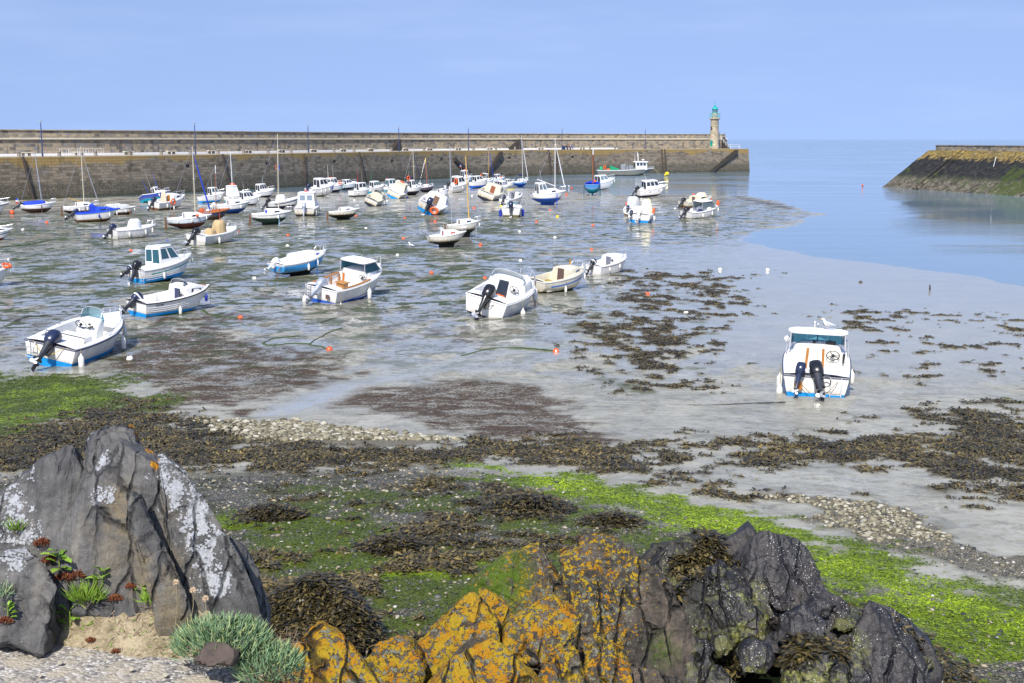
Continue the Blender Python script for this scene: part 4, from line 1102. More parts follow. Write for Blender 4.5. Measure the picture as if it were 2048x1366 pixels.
        c = MB(); c.rbox([(-.04, 0, .08, .20, .15), (-.05, 0, .16, .25, .175), (-.03, 0, .38, .28, .18), (.0, 0, .54, .25, .165), (.0, 0, .60, .17, .12)], 20, 3.2, 0, T)
        co = c.build('cowl', mat, root, True, 50)
        if band:
            c = MB(); c.rbox([(-.035, 0, .33, .288, .186), (-.025, 0, .42, .288, .186)], 20, 3.2, 0, T); c.build('cowl_band', band, co)
        if prop:
            p = MB()
            for q in range(3):
                a = 2*PI*q/3+.4; R = Matrix.Translation((-.26, 0, -.75))@Matrix.Rotation(a, 4, 'X')
                p.loft([[(-.02, -.03, .02), (.02, .03, .02), (.02, .035, .03), (-.02, -.025, .03)], [(-.04, -.06, .08), (.03, .06, .08), (.035, .06, .085), (-.035, -.06, .085)], [(-.02, -.03, .14), (.015, .03, .14), (.02, .03, .143), (-.015, -.03, .143)]], mat=0, xf=T@R)
            p.ball((-.26, 0, -.75), (.07, .045, .045), 0, 8, 6, T)
            p.build('propeller', M_COWLW if mat is M_COWLN else M_ALUR, root)
        return root
    def pulpit(s, t0=.66, h=.42, m=None, r=.016, t1=1.0, mid=True):
        mb = MB(); ts = np.linspace(t0, t1-.005, 7)
        def P(t, y, z): p = s.side(t, s.zs(t), y, -.07 if s.b(t) > .12 else -.0); return Vector((p.x, p.y, s.zs(t)+.03+z))
        top = [P(t, 1, h) for t in ts]+[P(t, -1, h) for t in ts[::-1]]
        top[0].z -= h*.55; top[-1].z -= h*.55
        mb.tube(top, r, 5)
        for t in ts[1::2]:
            for y in (1, -1): mb.tube([P(t, y, 0), P(t, y, h)], r*.9, 5)
        for y in (1, -1): mb.tube([P(ts[0], y, 0), P(ts[0], y, h*.45)], r*.9, 5)
        mb.build('pulpit', m or M_ALUR, s.root)
    def siderail(s, t0, t1, h=.3, r=.016):
        mb = MB(); ts = np.linspace(t0, t1, 5)
        for y in (1, -1):
            pts = [Vector((s.X(t), y*(s.b(t)-.08), s.zs(t)+(h if 0 < i < 4 else .04))) for i, t in enumerate(ts)]
            mb.tube(pts, r, 5)
        mb.build('side_rail', M_ALUR, s.root)
    def mast(s, t, h, mat=None, r=.05, boom=None, shrouds=True, stay=True, spreader=None, furl=None, lean=0, boomm=None, cover=None, top=None):
        h = h*min(1, 1.12/s.zs_)
        mat = mat or M_MASTG; x = s.X(t); z0 = s.zs(t)+ (s.k.get('mz', .3)); tp = Vector((x-lean, 0, z0+h))
        mb = MB(); mb.tube([(x, 0, z0-.35), tp], [r, r*.75], 8); mo = mb.build('mast', mat, s.root)
        if top:
            m2 = MB(); m2.tube([Vector((x, 0, z0)).lerp(tp, .82), tp+Vector((0, 0, .03))], r*.95, 8); m2.build('mast_top', top, mo)
        rg = MB(); rr = .010
        if shrouds:
            for y in (1, -1): rg.tube([tp-Vector((0, 0, .2)), Vector((x-.1, y*(s.b(t)-.05), s.zs(t)))], rr, 4)
        if stay: rg.tube([tp-Vector((0, 0, .05)), Vector((s.X(.985), 0, s.zs(.98)))], rr, 4); rg.tube([tp, Vector((s.X(.01), 0, s.zs(0)))], rr, 4)
        if shrouds or stay: rg.build('rigging', M_STEEL, mo)
        if spreader:
            m2 = MB(); zz = Vector((x, 0, z0)).lerp(tp, spreader[0]); m2.tube([zz+Vector((0, -spreader[1], 0)), zz+Vector((0, spreader[1], 0))], .025, 5); m2.build('spreader', M_ALUR, mo)
        if furl:
            m2 = MB(); a = Vector((s.X(.97), 0, s.zs(.97)+.25)); bb = tp-Vector((0, 0, h*.08)); m2.tube([a, a.lerp(bb, .08), a.lerp(bb, .6), bb], [.03, furl[1], furl[1]*.8, .02], 7); m2.build('furled_jib', furl[0], mo)
        if boom:
            L_, ang, zz = boom; a = Vector((x-.05, 0, z0+zz)); e_ = a+Vector((-L_*math.cos(ang), 0, L_*math.sin(ang)))
            m2 = MB(); m2.tube([a, e_], .04, 7); bo = m2.build('boom', boomm or mat, mo)
            if cover:
                m3 = MB(); pts = [a.lerp(e_, q)+Vector((0, 0, .09)) for q in (0, .08, .3, .6, .9, .98)]; m3.tube(pts, [.03, .16, .15, .13, .10, .03], 8); m3.build('sail_cover', cover, bo)
        return mo
    def legs(s, ts=(.45,), m=None):
        for t in ts:
            for y in (1, -1):
                p = s.side(t, s.zs(t)-.1, y, .05); mb = MB(); mb.tube([p, Vector((p.x, p.y+y*.03, p.z-s.hs-s.k.get('draft', .3)+.12))], .045, 6); mb.build('beaching_leg', m or M_OLDWOOD, s.root)
    def fenders(s, lst, mat=None, what='white', grp=True):
        """hanging fenders: things of their own"""
        out = []
        for it in lst:
            t, y = it[:2]; L_ = it[2] if len(it) > 2 else .5; drop = it[3] if len(it) > 3 else .12; m = it[4] if len(it) > 4 else mat or M_FENDER
            r = .085*L_/.5
            z = s.zs(t)-drop; p = s.side(t, s.zs(t)-.02, y, r*.7)
            wp = s.M@p
            mb = MB(); mb.lathe([(.02, 0), (.03, -.06), (r*.6, -.09), (r, -.16), (r, -L_+.07), (r*.6, -L_+.02), (.02, -L_)], 10, 0, Matrix.Translation((0, 0, -drop)))
            mb.tube([(0, 0, .03), (0, 0, -drop-.02)], .012, 4, 1)
            o = mb.build('boat_fender', [m, M_ROPE]); o.location = wp
            # hang plumb but stay outside the heeled side
            side_n = (s.M.to_3x3()@Vector((0, y, 0))).normalized()
            o.rotation_euler = (0, 0, 0) if side_n.z < .0 else s.rot
            o.scale = (s.size,)*3
            out.append(o)
            if out and len(lst): tag(o, ('blue' if m is M_FENDB else 'white')+' fender hanging on '+s.k.get('short', 'a boat'), 'fender', 'fenders on '+s.k.get('short', 'a boat'))
        return out
    def ring(s, p, rot=(PI/2, 0, 0), R=.30, label=None):
        mb = MB(); n = 20; rings = []
        T = Matrix.Translation(p)@Euler(rot).to_matrix().to_4x4()
        rr = [[((R+.085*math.cos(2*PI*j/8))*math.cos(2*PI*i/n), (R+.085*math.cos(2*PI*j/8))*math.sin(2*PI*i/n), .085*math.sin(2*PI*j/8)) for j in range(8)] for i in range(n+1)]
        mb.loft(rr, True, False); o = mb.build('lifebuoy', M_ORANGE); o.matrix_world = s.M@T
        tag(o, label or 'orange lifebuoy ring hung on '+s.k.get('short', 'a boat'), 'lifebuoy'); return o
    def wheel(s, p, R=.19, tilt=20, parent=None):
        T = Matrix.Translation(p)@Matrix.Rotation(math.radians(90-tilt), 4, 'Y'); mb = MB()
        mb.tube([(R*math.cos(2*PI*k/20), R*math.sin(2*PI*k/20), 0) for k in range(21)], .016, 6, 0, T, False)
        for k in range(3): a = 2*PI*k/3+.5; mb.tube([(0, 0, .02), (R*math.cos(a), R*math.sin(a), 0)], .014, 5, 0, T)
        mb.lathe([(.055, -.06), (.055, .03), (.03, .04)], 10, 0, T)
        return mb.build('steering_wheel', M_BLACK, parent or s.root)
    def antenna(s, p, h=1.6, m=None, lean=0, r=.014): mb = MB(); mb.tube([p, Vector(p)+Vector((-lean, 0, h))], [r, r*.5], 5); return mb.build('antenna', m or M_MASTW, s.root)
    def cover(s, t0, t1, h, w=.9, mat=None, prof=None, name='canvas_cover'):
        """soft fabric cover draped over the cockpit"""
        mb = MB(); rings = []; N = 12
        for i in range(N+1):
            f = i/N; t = t0+(t1-t0)*f; hh = h*(np.interp(f, *zip(*prof)) if prof else math.sin(PI*min(max(f, .02), .98))**.35)
            b = s.b(t)*w; z = s.zs(t)+.05; x = s.X(t)
            half = [(b, z-.04), (b*.93, z+hh*.45+.01*math.sin(i*3)), (b*.7, z+hh*.80), (b*.35, z+hh*.96+.015*math.sin(i*2.3)), (0, z+hh)]
            rings.append([(x, y, q) for y, q in half]+[(x, -y, q) for y, q in half[-2::-1]])
        mb.loft(rings); return mb.build(name, mat or M_CANVW, s.root)
    def blob(s, c, d, mat, name='canvas_cover', seed=1, e=3., top=.7, parent=None):
        """lumpy canvas hood over a console or seat"""
        n = 28; rings = []
        for i, f in enumerate(np.linspace(0, 1, 9)):
            k = (1-(1-top)*f**1.6)*(1 if f < .85 else 1-(f-.85)*2.2); r = []
            for j in range(n):
                a = 2*PI*j/n; cc, q = math.cos(a), math.sin(a); w = 1+.05*math.sin(5*a+seed+f*2)+.03*math.sin(9*a+seed*2)
                r.append((c[0]+d[0]/2*k*w*math.copysign(abs(cc)**(2/e), cc), c[1]+d[1]/2*k*w*math.copysign(abs(q)**(2/e), q), c[2]+d[2]*f+.02*math.sin(3*a+seed)*f))
            rings.append(r)
        mb = MB(); mb.loft(rings); return mb.build(name, mat, parent or s.root, True, 60)
    def part(s, name, mb, mat, parent=None, smooth=False): return mb.build(name, mat, parent or s.root, smooth)
    def screen(s, t, h, w, rake=.35, mat=None, side=.6, name='windscreen', z=None, frame=True, curve=1.):
        """wrap-round windscreen standing on the deck"""
        z = s.zs(t)+.05 if z is None else z; mb = MB(); n = 12; lo = []; hi = []
        for i in range(n+1):
            a = -PI/2+PI*i/n; y = w*math.copysign(abs(math.sin(a))**.8, math.sin(a)); x = s.X(t)+side*(math.cos(a)**.6-1) if abs(math.cos(a)) > 1e-6 else s.X(t)-side
            f = math.cos(a)**.3 if math.cos(a) > 1e-6 else 0
            lo.append(Vector((x, y, z))); hi.append(Vector((x-rake*(.3+.7*f), y*.9, z+h*(.35+.65*f))))
        mb.add(lo+hi, [(i, i+1, n+2+i, n+1+i) for i in range(n)]); o = mb.build(name, mat or M_GLASST, s.root, True, 80)
        if frame:
            m2 = MB(); m2.tube(hi, .014, 5); m2.tube(lo, .012, 5); m2.build('windscreen_frame', M_ALUR, o)
        return o
# ------------------------------------------------------------------ the near boats, one by one
def B_(*a, **k): return Boat(*a, **k)
def cockpit_bits(b, bench=True):
    if bench:
        mb = MB(); w = b.b(.1)-.2; mb.box((b.X(.10), 0, b.fl+.22), (.42, w*2, .44)); b.part('stern_bench', mb, M_DECKW)

# A white open console boat, front left
b = B_('motorboat', 'open white boat with centre console, blue underside and tilted navy outboard, nearest at left', (50, 163, 246, 737), 11, 2, head=81, zscale=.86, rail='navy', foul='aqua', c1=.80, c0=.13, short='the open console boat nearest at the left', hs=.95, hb=1.3, gun=.2)
b.outboard(.0, 1.15, 48, M_COWLN, yaw=0)
mb = MB(); mb.rbox([(b.X(.56), 0, b.fl, .34, .42), (b.X(.56), 0, b.fl+.6, .34, .40), (b.X(.575), 0, b.fl+1.0, .22, .38), (b.X(.58), 0, b.fl+1.04, .18, .35)], 24, 6); con = b.part('console', mb, M_DECKW, None, True)
b.wheel((b.X(.475), .16, b.fl+.86), .2, 30, con)
for yy, zz in ((-.12, .9), (-.22, .82), (-.12, .76)):
    mb = MB(); mb.lathe([(.055, 0), (.06, .03), (.05, .04)], 10, 0, Matrix.Translation((b.X(.493), yy, b.fl+zz))@Matrix.Rotation(-1.2, 4, 'Y')); mb.build('gauge', M_BLACK, con)
b.screen(.64, .50, .42, .22, M_GLASST, .40, z=b.fl+1.0)
mb = MB(); mb.box((b.X(.36), 0, b.fl+.25), (.5, .95, .5)); mb.box((b.X(.36)-.02, 0, b.fl+.55), (.46, .95, .1)); b.part('helm_seat', mb, M_DECKW)
mb = MB(); w = b.b(.16)-.25; mb.box((b.X(.165), 0, b.fl+.24), (.4, 2*w, .48)); b.part('stern_bench', mb, M_DECKW)
mb = MB(); mb.tube([(b.X(.20), w, b.fl+.48), (b.X(.20), w*.98, b.fl+.78), (b.X(.20), -w*.98, b.fl+.78), (b.X(.20), -w, b.fl+.48)], .02, 6); b.part('back_rail', mb, M_BLACK)
b.siderail(.45, .93, .22); b.pulpit(.86, .26)
mb = MB(); mb.rbox([(b.X(.84), 0, b.zs(.84)-.25, .45, .45), (b.X(.84), 0, b.zs(.84)-.02, .45, .45), (b.X(.84), 0, b.zs(.84)+.02, .40, .40)], 20, 5); b.part('bow_locker', mb, M_DECKW, None, True)
for y in (.62,):
    mb = MB(); x = b.X(0)-.05
    for dy in (-.12, .12): mb.tube([(x+.15, y+dy, .95), (x-.02, y+dy, .98), (x-.1, y+dy, .8), (x-.12, y+dy, .35)], .017, 6)
    for z in (.4, .6, .78): mb.tube([(x-.11, y-.12, z), (x-.11, y+.12, z)], .017, 5)
    b.part('boarding_ladder', mb, M_ALUR)
for y0, y1 in ((.75, .35), (-.75, -.2)):
    mb = MB(); mb.tube([(b.X(.03), y0, 1.03), (b.X(.0)-.02, (y0+y1)/2, .95), (b.X(0)-.2, y1*.4, .6)], .012, 5); b.part('mooring_line', mb, M_ROPEY)
text_mesh('BASUMEA', .1, M_STRIPE['navy'], b.root, Matrix.Translation((b.X(0)-.075, -.52, .72))@Matrix.Rotation(-PI/2, 4, 'Z')@Matrix.Rotation(PI/2, 4, 'X')) if 0 else None
b.fenders([(.04, -1, .6, .1), (.68, -1, .55, .2), (.84, -1, .5, .1)])

# B small cuddy with black windscreen, registration CA7409
b = B_('motorboat', 'small white cuddy boat lettered CA7409 with black rubbing strake and smoked windscreen', (252, 290, 419, 638), 4, 1, rail='black', foul='aqua', c1=.56, c0=.16, short='the small cuddy boat lettered CA7409', band=None, gun=.16, full=2.6)
b.outboard(.1, 1.05, 52, M_COWLN, band=M_COWLW)
b.trunk([(.56, .50), (.62, .54), (.74, .42), (.86, .16), (.94, .03)], .86, win=[(.62, .80)], winz=(.30, .74))
bk = b.bulkhead(.557, .50, .86)
mb = MB(); x = b.X(.557)-.035; mb.slab([(x, .28, b.fl+.05), (x, .26, b.zs(.55)+.32), (x, -.22, b.zs(.55)+.32), (x, -.26, b.fl+.05)], .02); b.part('door', mb, paint('navy_door', (.03, .04, .09), .5), bk)
b.wheel((b.X(.557)-.14, -.5, b.zs(.5)+.05), .19, 25)
b.screen(.70, .46, .62, .5, M_GLASSS, .62, z=b.zs(.6)+.36)
for x, y in ((.34, .5), (.36, -.42)):
    mb = MB(); mb.box((b.X(x), y, b.fl+.36), (.36, .42, .10)); mb.box((b.X(x)-.12, y, b.fl+.50), (.12, .42, .3)); mb.tube([(b.X(x), y, b.fl), (b.X(x), y, b.fl+.34)], .05, 8); b.part('seat', mb, M_DECKW)
mb = MB(); w = b.b(.12)-.2; mb.box((b.X(.13), 0, b.fl+.26), (.55, 2*w, .52)); b.part('stern_bench', mb, M_DECKW)
mb = MB(); mb.box((b.X(.90), 0, b.zs(.9)+.13), (.34, .3, .02)); b.part('anchor_hatch', mb, M_WOOD)
for dz in (.30, .42, .54):
    mb = MB(); pts = [b.side(t, b.zs(t)-dz*(.9+.1*t), -1, .004) for t in np.linspace(0.02, .9, 14)]; mb.tube(pts, .012, 4); b.part('strake', mb, M_DECKW)
def hull_text(b, txt, t, dz, size, mat, y=-1):
    p = b.side(t, b.zs(t)-dz, y, .012); p2 = b.side(t+.06, b.zs(t+.06)-dz, y, .012); d = (p2-p).normalized()
    if y > 0: d = -d
    up = (b.side(t, b.zs(t)-dz+.05, y, .012)-p).normalized(); nn = d.cross(up).normalized(); up = nn.cross(d)
    M = Matrix((d, up, nn)).transposed().to_4x4(); M.translation = p
    text_mesh(txt, size, mat, b.root, M)
hull_text(b, 'CA7409', .17, .16, .15, M_BLACK)
mb = MB(); mb.tube([(b.X(.96), 0, b.zs(.96)), (b.X(1)+.05, 0, b.zs(1)-.1), (b.X(1)+.08, -.02, .2)], .012, 5); b.part('mooring_line', mb, M_ROPEY)
b.fenders([(.42, -1, .55, .35), (.86, -1, .5, .18, M_FENDB)])

# C teal bottomed wheelhouse boat with two outboards
b = B_('motorboat', 'white wheelhouse boat with teal underside, teal stripe and two outboards, beyond the CA7409 boat', (253, 286, 384, 571), -2, 3, rail='white', foul='aqua', stripe=('teal', .26), stripew=.07, c1=.30, c0=.05, short='the teal striped wheelhouse boat', zw=.42, hs=.95, hb=1.5)
b.trunk([(.30, .22), (.60, .34), (.70, .32), (.84, .14), (.95, .04)], .82)
h = b.house(.30, .66, 1.25, slope=.62, aft=.10, nside=2, winm=M_WINT, back='teal', sill=.36, over=.06)
mb = MB(); mb.tube([(b.X(.32), .3, b.hz+.02), (b.X(.32), .3, b.hz+.16), (b.X(.62), .3, b.hz+.2)], .02, 5); mb.tube([(b.X(.3), -.3, b.hz+.02), (b.X(.3), -.3, b.hz+.16), (b.X(.62), -.3, b.hz+.2)], .02, 5); b.part('roof_rack', mb, M_ALUR)
mb = MB(); mb.ball((b.X(.60), 0, b.hz+.2), .07); b.part('signal_lamp', mb, M_BLUEP)
b.pulpit(.70, .40); b.outboard(-.15, 1.15, 28, M_COWLB); b.outboard(.62, .75, 62, M_COWLN, name='auxiliary_outboard', band=M_COWLW)
mb = MB(); x = b.X(0)-.07; 
for dy in (-.13, .13): mb.tube([(x, -.72+dy, 1.2), (x-.04, -.72+dy, .25)], .017, 6)
for z in (.35, .55, .75): mb.tube([(x-.03, -.85, z), (x-.03, -.59, z)], .017, 5)
b.part('boarding_ladder', mb, M_ALUR)
for dz in (.40, .52, .64):
    mb = MB(); mb.tube([b.side(t, b.zs(t)-dz, -1, .003) for t in np.linspace(.02, .93, 14)], .012, 4); b.part('strake', mb, M_DECKW)
hull_text(b, 'CC', .88, .16, .17, M_STRIPE['navy']); 
b.fenders([(.30, -1, .5, .28), (.95, -1, .45, .15)])

# D blue hulled cabin sailboat hull without a mast
b = B_('sailboat', 'sky blue hulled cabin boat without a mast, white deck and white outboard', (534, 570, 653, 549), 3, 4, sail=True, col='sky', band='white', sheerband=.16, foul='black', c1=.36, c0=.05, cat='motorboat', short='the sky blue cabin boat', tw=.74, keel=1, draft=.22, zw=.36, hs=1.05, hb=1.35, zscale=.88)
b.trunk([(.36, .40), (.42, .42), (.70, .36), (.82, .10), (.90, .03)], .74, win=[(.66, .76)], winm=paint('blue_window', (.02, .04, .28), .15), winz=(.3, .8))
b.bulkhead(.357, .40, .74)
b.pulpit(.84, .42); b.outboard(.1, 1., 55, M_COWLW); b.siderail(.40, .66, .12)
b.legs((.58,), paint('blue_leg', (.03, .12, .32), .5))
mb = MB(); mb.tube([(b.X(0)-.02, -.45, .9), (b.X(0)-.25, -.2, .0)], .04, 5); b.part('rudder_post', mb, M_OLDWOOD)
b.fenders([(.40, -1, .5, .12), (.60, -1, .5, .05)])

# E white cabin boat with wooden trim and hard top
b = B_('motorboat', 'white cabin boat with orange wooden cockpit trim, hard top and silver outboard', (611, 667, 763, 612), 8, 3, foul='cobalt', c1=.56, c0=.12, short='the cabin boat with wooden trim', stripe=('blue', .62), stripew=.05, zw=.30, hb=1.5, full=2.6, zscale=.90)
b.trunk([(.56, .36), (.66, .38), (.76, .26), (.90, .05)], .82)
b.bulkhead(.557, .38, .82)
b.outboard(.10, 1.05, 50, M_COWLS)
for y in (1, -1):
    mb = MB(); T = np.linspace(.10, .54, 8)
    mb.loft([[(b.X(t), y*(b.b(t)-.02), b.zs(t)+.045), (b.X(t), y*(b.b(t)-.16), b.zs(t)+.045), (b.X(t), y*(b.b(t)-.16), b.zs(t)+.085), (b.X(t), y*(b.b(t)-.02), b.zs(t)+.085)] for t in T]); b.part('gunwale_trim', mb, M_WOOD)
    for t in (.24, .40, .53):
        mb = MB(); mb.box((b.X(t), y*(b.b(t)-.20), (b.fl+b.zs(t))/2+.1), (.09, .04, b.zs(t)-b.fl-.2)); b.part('frame_timber', mb, M_WOOD)
mb = MB(); mb.box((b.X(.36), .05, b.fl+.3), (.4, .42, .6)); mb.box((b.X(.36), .05, b.fl+.62), (.52, .56, .05)); b.part('helm_box', mb, paint('helm_plywood', (.42, .20, .06), .5, .25, 6))
def hardtop(b, t0, t1, tf, h, w, z=None, slope=.45, glass=None, nf=2, aftglass=False):
    """roof carried by slim posts with glass in front and along the sides"""
    glass = glass or M_GLASST
    z0 = b.zs(t1)+.34 if z is None else z; xa, xf = b.X(t0), b.X(tf); zt = z0+h
    mb = MB(); cx = (xa+xf-slope)/2; hx = (xf-slope-xa)/2+.10
    mb.rbox([(cx, 0, zt, hx, w+.04), (cx, 0, zt+.06, hx+.02, w+.06), (cx, 0, zt+.11, hx*.92, w*.88), (cx, 0, zt+.13, hx*.6, w*.5)], 28, 6); ro = b.part('hard_top', mb, M_DECKW, None, True)
    for y in (w, -w):
        for pa, pb in (((xa+.05, y, z0-.1), (xa+.0, y*.96, zt+.02)), ((xf, y*.93, z0-.05), (xf-slope, y*.90, zt+.02))): m1 = MB(); m1.tube([pa, pb], .025, 6); b.part('roof_post', m1, M_ALUR, ro)
    for q in range(1, nf): y = w*.9*(2*q/nf-1); m1 = MB(); m1.tube([(xf+.05, y, z0-.02), (xf-slope, y, zt+.02)], .02, 6); b.part('roof_post', m1, M_ALUR, ro)
    for q in range(nf):
        y0 = w*.92*(2*q/nf-1); y1 = w*.92*(2*(q+1)/nf-1)
        m = MB(); m.slab([(xf, y0, z0-.05), (xf, y1, z0-.05), (xf-slope, y1*.97, zt), (xf-slope, y0*.97, zt)], .01); b.part('windscreen', m, glass, ro)
    for y in (w, -w):
        m = MB(); m.slab([(xa+.1, y, z0-.04), (xf, y*.93, z0-.04), (xf-slope, y*.9, zt), (xa+.05, y*.96, zt)], .01); b.part('side_window', m, glass, ro)
    b.hz = zt+.12; return ro
hardtop(b, .50, .60, .80, .48, .72, z=b.zs(.6)+.34, slope=.55)
b.wheel((b.X(.557)-.12, -.52, b.zs(.5)+.10), .17, 25)
mb = MB(); x = b.X(.557)-.04; mb.slab([(x, .72, b.fl+.2), (x, .72, b.zs(.5)+.1), (x, .60, b.zs(.5)+.1), (x, .60, b.fl+.2)], .02); b.part('door_post', mb, paint('orange_wood', (.5, .14, .02), .45))
b.pulpit(.80, .42)
mb = MB(); x = b.X(0)-.04
for dy in (-.13, .13): mb.tube([(x, .72+dy, 1.1), (x-.06, .72+dy, .5)], .017, 6)
for z in (.58, .74, .9): mb.box((x-.05, .72, z), (.05, .26, .025))
b.part('boarding_ladder', mb, M_ALUR)
mb = MB(); mb.box((b.X(0)-.06, -.42, .62), (.03, .2, .22)); b.part('transom_pad', mb, M_DOORB)
b.antenna((b.X(.62), -.1, b.hz), .2)
b.fenders([(.03, -1, .6, .5), (.48, -1, .6, .22), (.02, 1, .6, .5)])

# F white cruiser with curved windscreen, leaning to the right
b = B_('motorboat', 'white cuddy cruiser with curved clear windscreen and black outboard leaning to the right', (932, 1006, 1070, 643), 14, 2, foul='navy', c1=.46, c0=.16, short='the cuddy cruiser with curved windscreen', zw=.22, hs=1.05, hb=1.4, full=2.8, sheerband=.3, zscale=.88)
b.trunk([(.46, .52), (.52, .55), (.64, .50), (.80, .22), (.92, .05)], .86, n_win=1)
b.bulkhead(.457, .52, .86)
b.outboard(.0, 1.25, 38, M_COWLB, legm=M_COWLB)
x = b.X(.457)-.045; mb = MB(); mb.slab([(x, .42, b.fl+.15), (x, .34, b.zs(.45)+.42), (x, -.08, b.zs(.45)+.44), (x, -.10, b.fl+.12)], .02); d = b.part('door', mb, M_WIN)
mb = MB(); mb.slab([(x-.03, .36, b.fl+.2), (x-.03, .34, b.fl+.45), (x-.03, -.03, b.fl+.45), (x-.03, -.04, b.fl+.18)], .02); b.part('blue_locker', mb, M_CANVB, d)
mb = MB(); mb.slab([(x-.035, .33, b.fl+.46), (x-.035, .30, b.fl+.58), (x-.035, -.04, b.fl+.56), (x-.035, -.04, b.fl+.46)], .02); b.part('orange_lifejacket', mb, M_ORANGE, d)
b.wheel((x-.10, -.42, b.zs(.45)+.14), .2, 25)
b.screen(.60, .42, .78, .45, M_GLASS, .75, z=b.zs(.5)+.46)
mb = MB(); w = b.b(.16)-.22; mb.rbox([(b.X(.13), 0, b.fl, .34, w), (b.X(.13), 0, b.fl+.5, .34, w), (b.X(.13), 0, b.fl+.56, .28, w*.93)], 24, 6); b.part('stern_bench', mb, M_DECKW, None, True)
mb = MB(); x = b.X(.03); mb.tube([(x, .62, 1.0), (x+.05, .62, 1.4), (x+.05, .38, 1.4), (x, .38, 1.0)], .017, 6); b.part('grab_rail', mb, M_ALUR)
mb = MB(); t = .55; mb.add([b.side(t, b.zs(t)-.10, -1, .012), b.side(t+.14, b.zs(t+.14)-.10, -1, .012), b.side(t+.12, b.zs(t+.12)-.2, -1, .012), b.side(t+.02, b.zs(t)-.2, -1, .012)], [(0, 1, 2, 3)]); b.part('side_vent', mb, M_WIN)
b.pulpit(.60, .45, mid=True)
mb = MB(); mb.tube([(b.X(.05), -.65, 1.08), (b.X(0)-.1, -.2, .8)], .012, 5); b.part('mooring_line', mb, M_BLACK)
b.fenders([(.30, -1, .6, .3), (.86, -1, .65, .1), (.93, -1, .6, .1)])

# G cream weathered cabin boat
b = B_('motorboat', 'weathered cream cabin boat with brown door and blue stripe, beside the cuddy cruiser', (1052, 1089, 1171, 588), 5, 3, col='cream', foul='green', c1=.50, c0=.05, stripe=('blue', .30), stripew=.08, deckm=M_DECKC, short='the weathered cream cabin boat', sail=True, keel=0, tw=.80, zw=.36, hs=1.05, hb=1.4, full=2.2)
b.trunk([(.50, .42), (.56, .45), (.74, .36), (.86, .10), (.93, .03)], .76, win=[(.66, .77)], winz=(.25, .75), winm=paint('grey_window', (.08, .10, .17), .15))
b.bulkhead(.497, .42, .76)
x = b.X(.497)-.045; mb = MB(); mb.slab([(x, .30, b.fl+.1), (x, .22, b.zs(.5)+.42), (x, -.30, b.zs(.5)+.42), (x, -.30, b.fl+.1)], .025); b.part('door', mb, M_DOORB)
mb = MB(); mb.box((b.X(.28), .28, b.fl+.22), (.75, .5, .40)); o = b.part('engine_box', mb, paint('engine_box_wood', (.26, .16, .04), .7, .4, 5))
mb = MB(); mb.box((b.X(.28), .28, b.fl+.44), (.78, .54, .04)); mb.build('engine_lid', paint('mossy_lid', (.36, .27, .03), .8, .4, 5), o, False)
mb = MB(); w = b.b(.2)-.16; mb.box((b.X(.2), -w+.16, b.fl+.2), (1.2, .3, .38)); b.part('side_bench', mb, M_DECKC)
b.pulpit(.80, .42); b.siderail(.52, .78, .3)
mb = MB(); x = b.X(0)-.04; mb.box((x-.05, -.05, .75), (.08, .07, 1.3)); b.part('rudder', mb, M_OLDWOOD)
mb = MB(); mb.slab([(b.X(.70), .2, b.zs(.7)+.42), (b.X(.74), .2, b.zs(.7)+.45), (b.X(.74), .2, b.zs(.7)+.80), (b.X(.72), .2, b.zs(.7)+.74)], .015); b.part('pennant', mb, paint('ochre_cloth', (.5, .25, .03), .8))
b.fenders([(.36, -1, .5, .38), (.88, -1, .45, .2)])

# H small white cabin boat
b = B_('motorboat', 'small white cabin boat with grey door and blue waterline, just behind the cream boat', (1171, 1200, 1253, 554), 4, 3, foul='cobalt', c1=.46, c0=.1, short='the small cabin boat with grey door', zw=.2, hs=1., hb=1.45, stripe=('red', .14), stripew=.03, full=2.7)
b.trunk([(.46, .50), (.52, .53), (.74, .40), (.90, .06)], .84)
b.bulkhead(.457, .5, .84); x = b.X(.457)-.045; mb = MB(); mb.slab([(x, .30, b.fl+.05), (x, .28, b.zs(.45)+.44), (x, -.25, b.zs(.45)+.44), (x, -.25, b.fl+.05)], .02); b.part('door', mb, paint('grey_door', (.15, .15, .19), .5))
b.outboard(.1, 1.1, 45, M_COWLB, band=M_COWLW); b.pulpit(.6, .45); b.wheel((x-.06, -.48, b.zs(.45)+.2), .14, 20)
b.fenders([(.22, -1, .45, .1), (.52, -1, .45, .1)])

# I hard-top boat with the gull, right
b = B_('motorboat', 'white hard top boat seen from astern with two outboards, standing alone at the right', (1566, 1692, 1701, 809), 1.5, 1.5, head=76.5, size=.93, zscale=.82, foul='aqua', rail='navy', c1=.52, c0=.14, short='the hard top boat at the right', zw=.40, hs=1.05, hb=1.45, full=3.0, tw=.93, gun=.17)
bi = b
b.trunk([(.52, .40), (.62, .42), (.76, .30), (.92, .05)], .80)
b.bulkhead(.517, .40, .80, paint('aged_gelcoat', (.70, .67, .58), .45, .12, 4))
x = b.X(.517)-.045
mb = MB(); mb.slab([(x, .26, b.fl+.02), (x, .22, b.zs(.5)+.36), (x, -.14, b.zs(.5)+.36), (x, -.18, b.fl+.02)], .015); d = b.part('door', mb, M_DECKW)
for y0, y1 in ((.34, .28), (-.22, -.20)):
    mb = MB(); mb.slab([(x-.012, y0+.05, b.fl), (x-.012, y1+.05, b.zs(.5)+.38), (x-.012, y1-.03, b.zs(.5)+.38), (x-.012, y0-.03, b.fl)], .03); b.part('door_frame', mb, M_WOOD, d)
b.wheel((x-.10, -.50, b.zs(.5)+.16), .2, 14)
mb = MB(); mb.box((x-.03, -.84, b.zs(.5)+.05), (.06, .08, .36)); b.part('throttle', mb, M_BLACK)
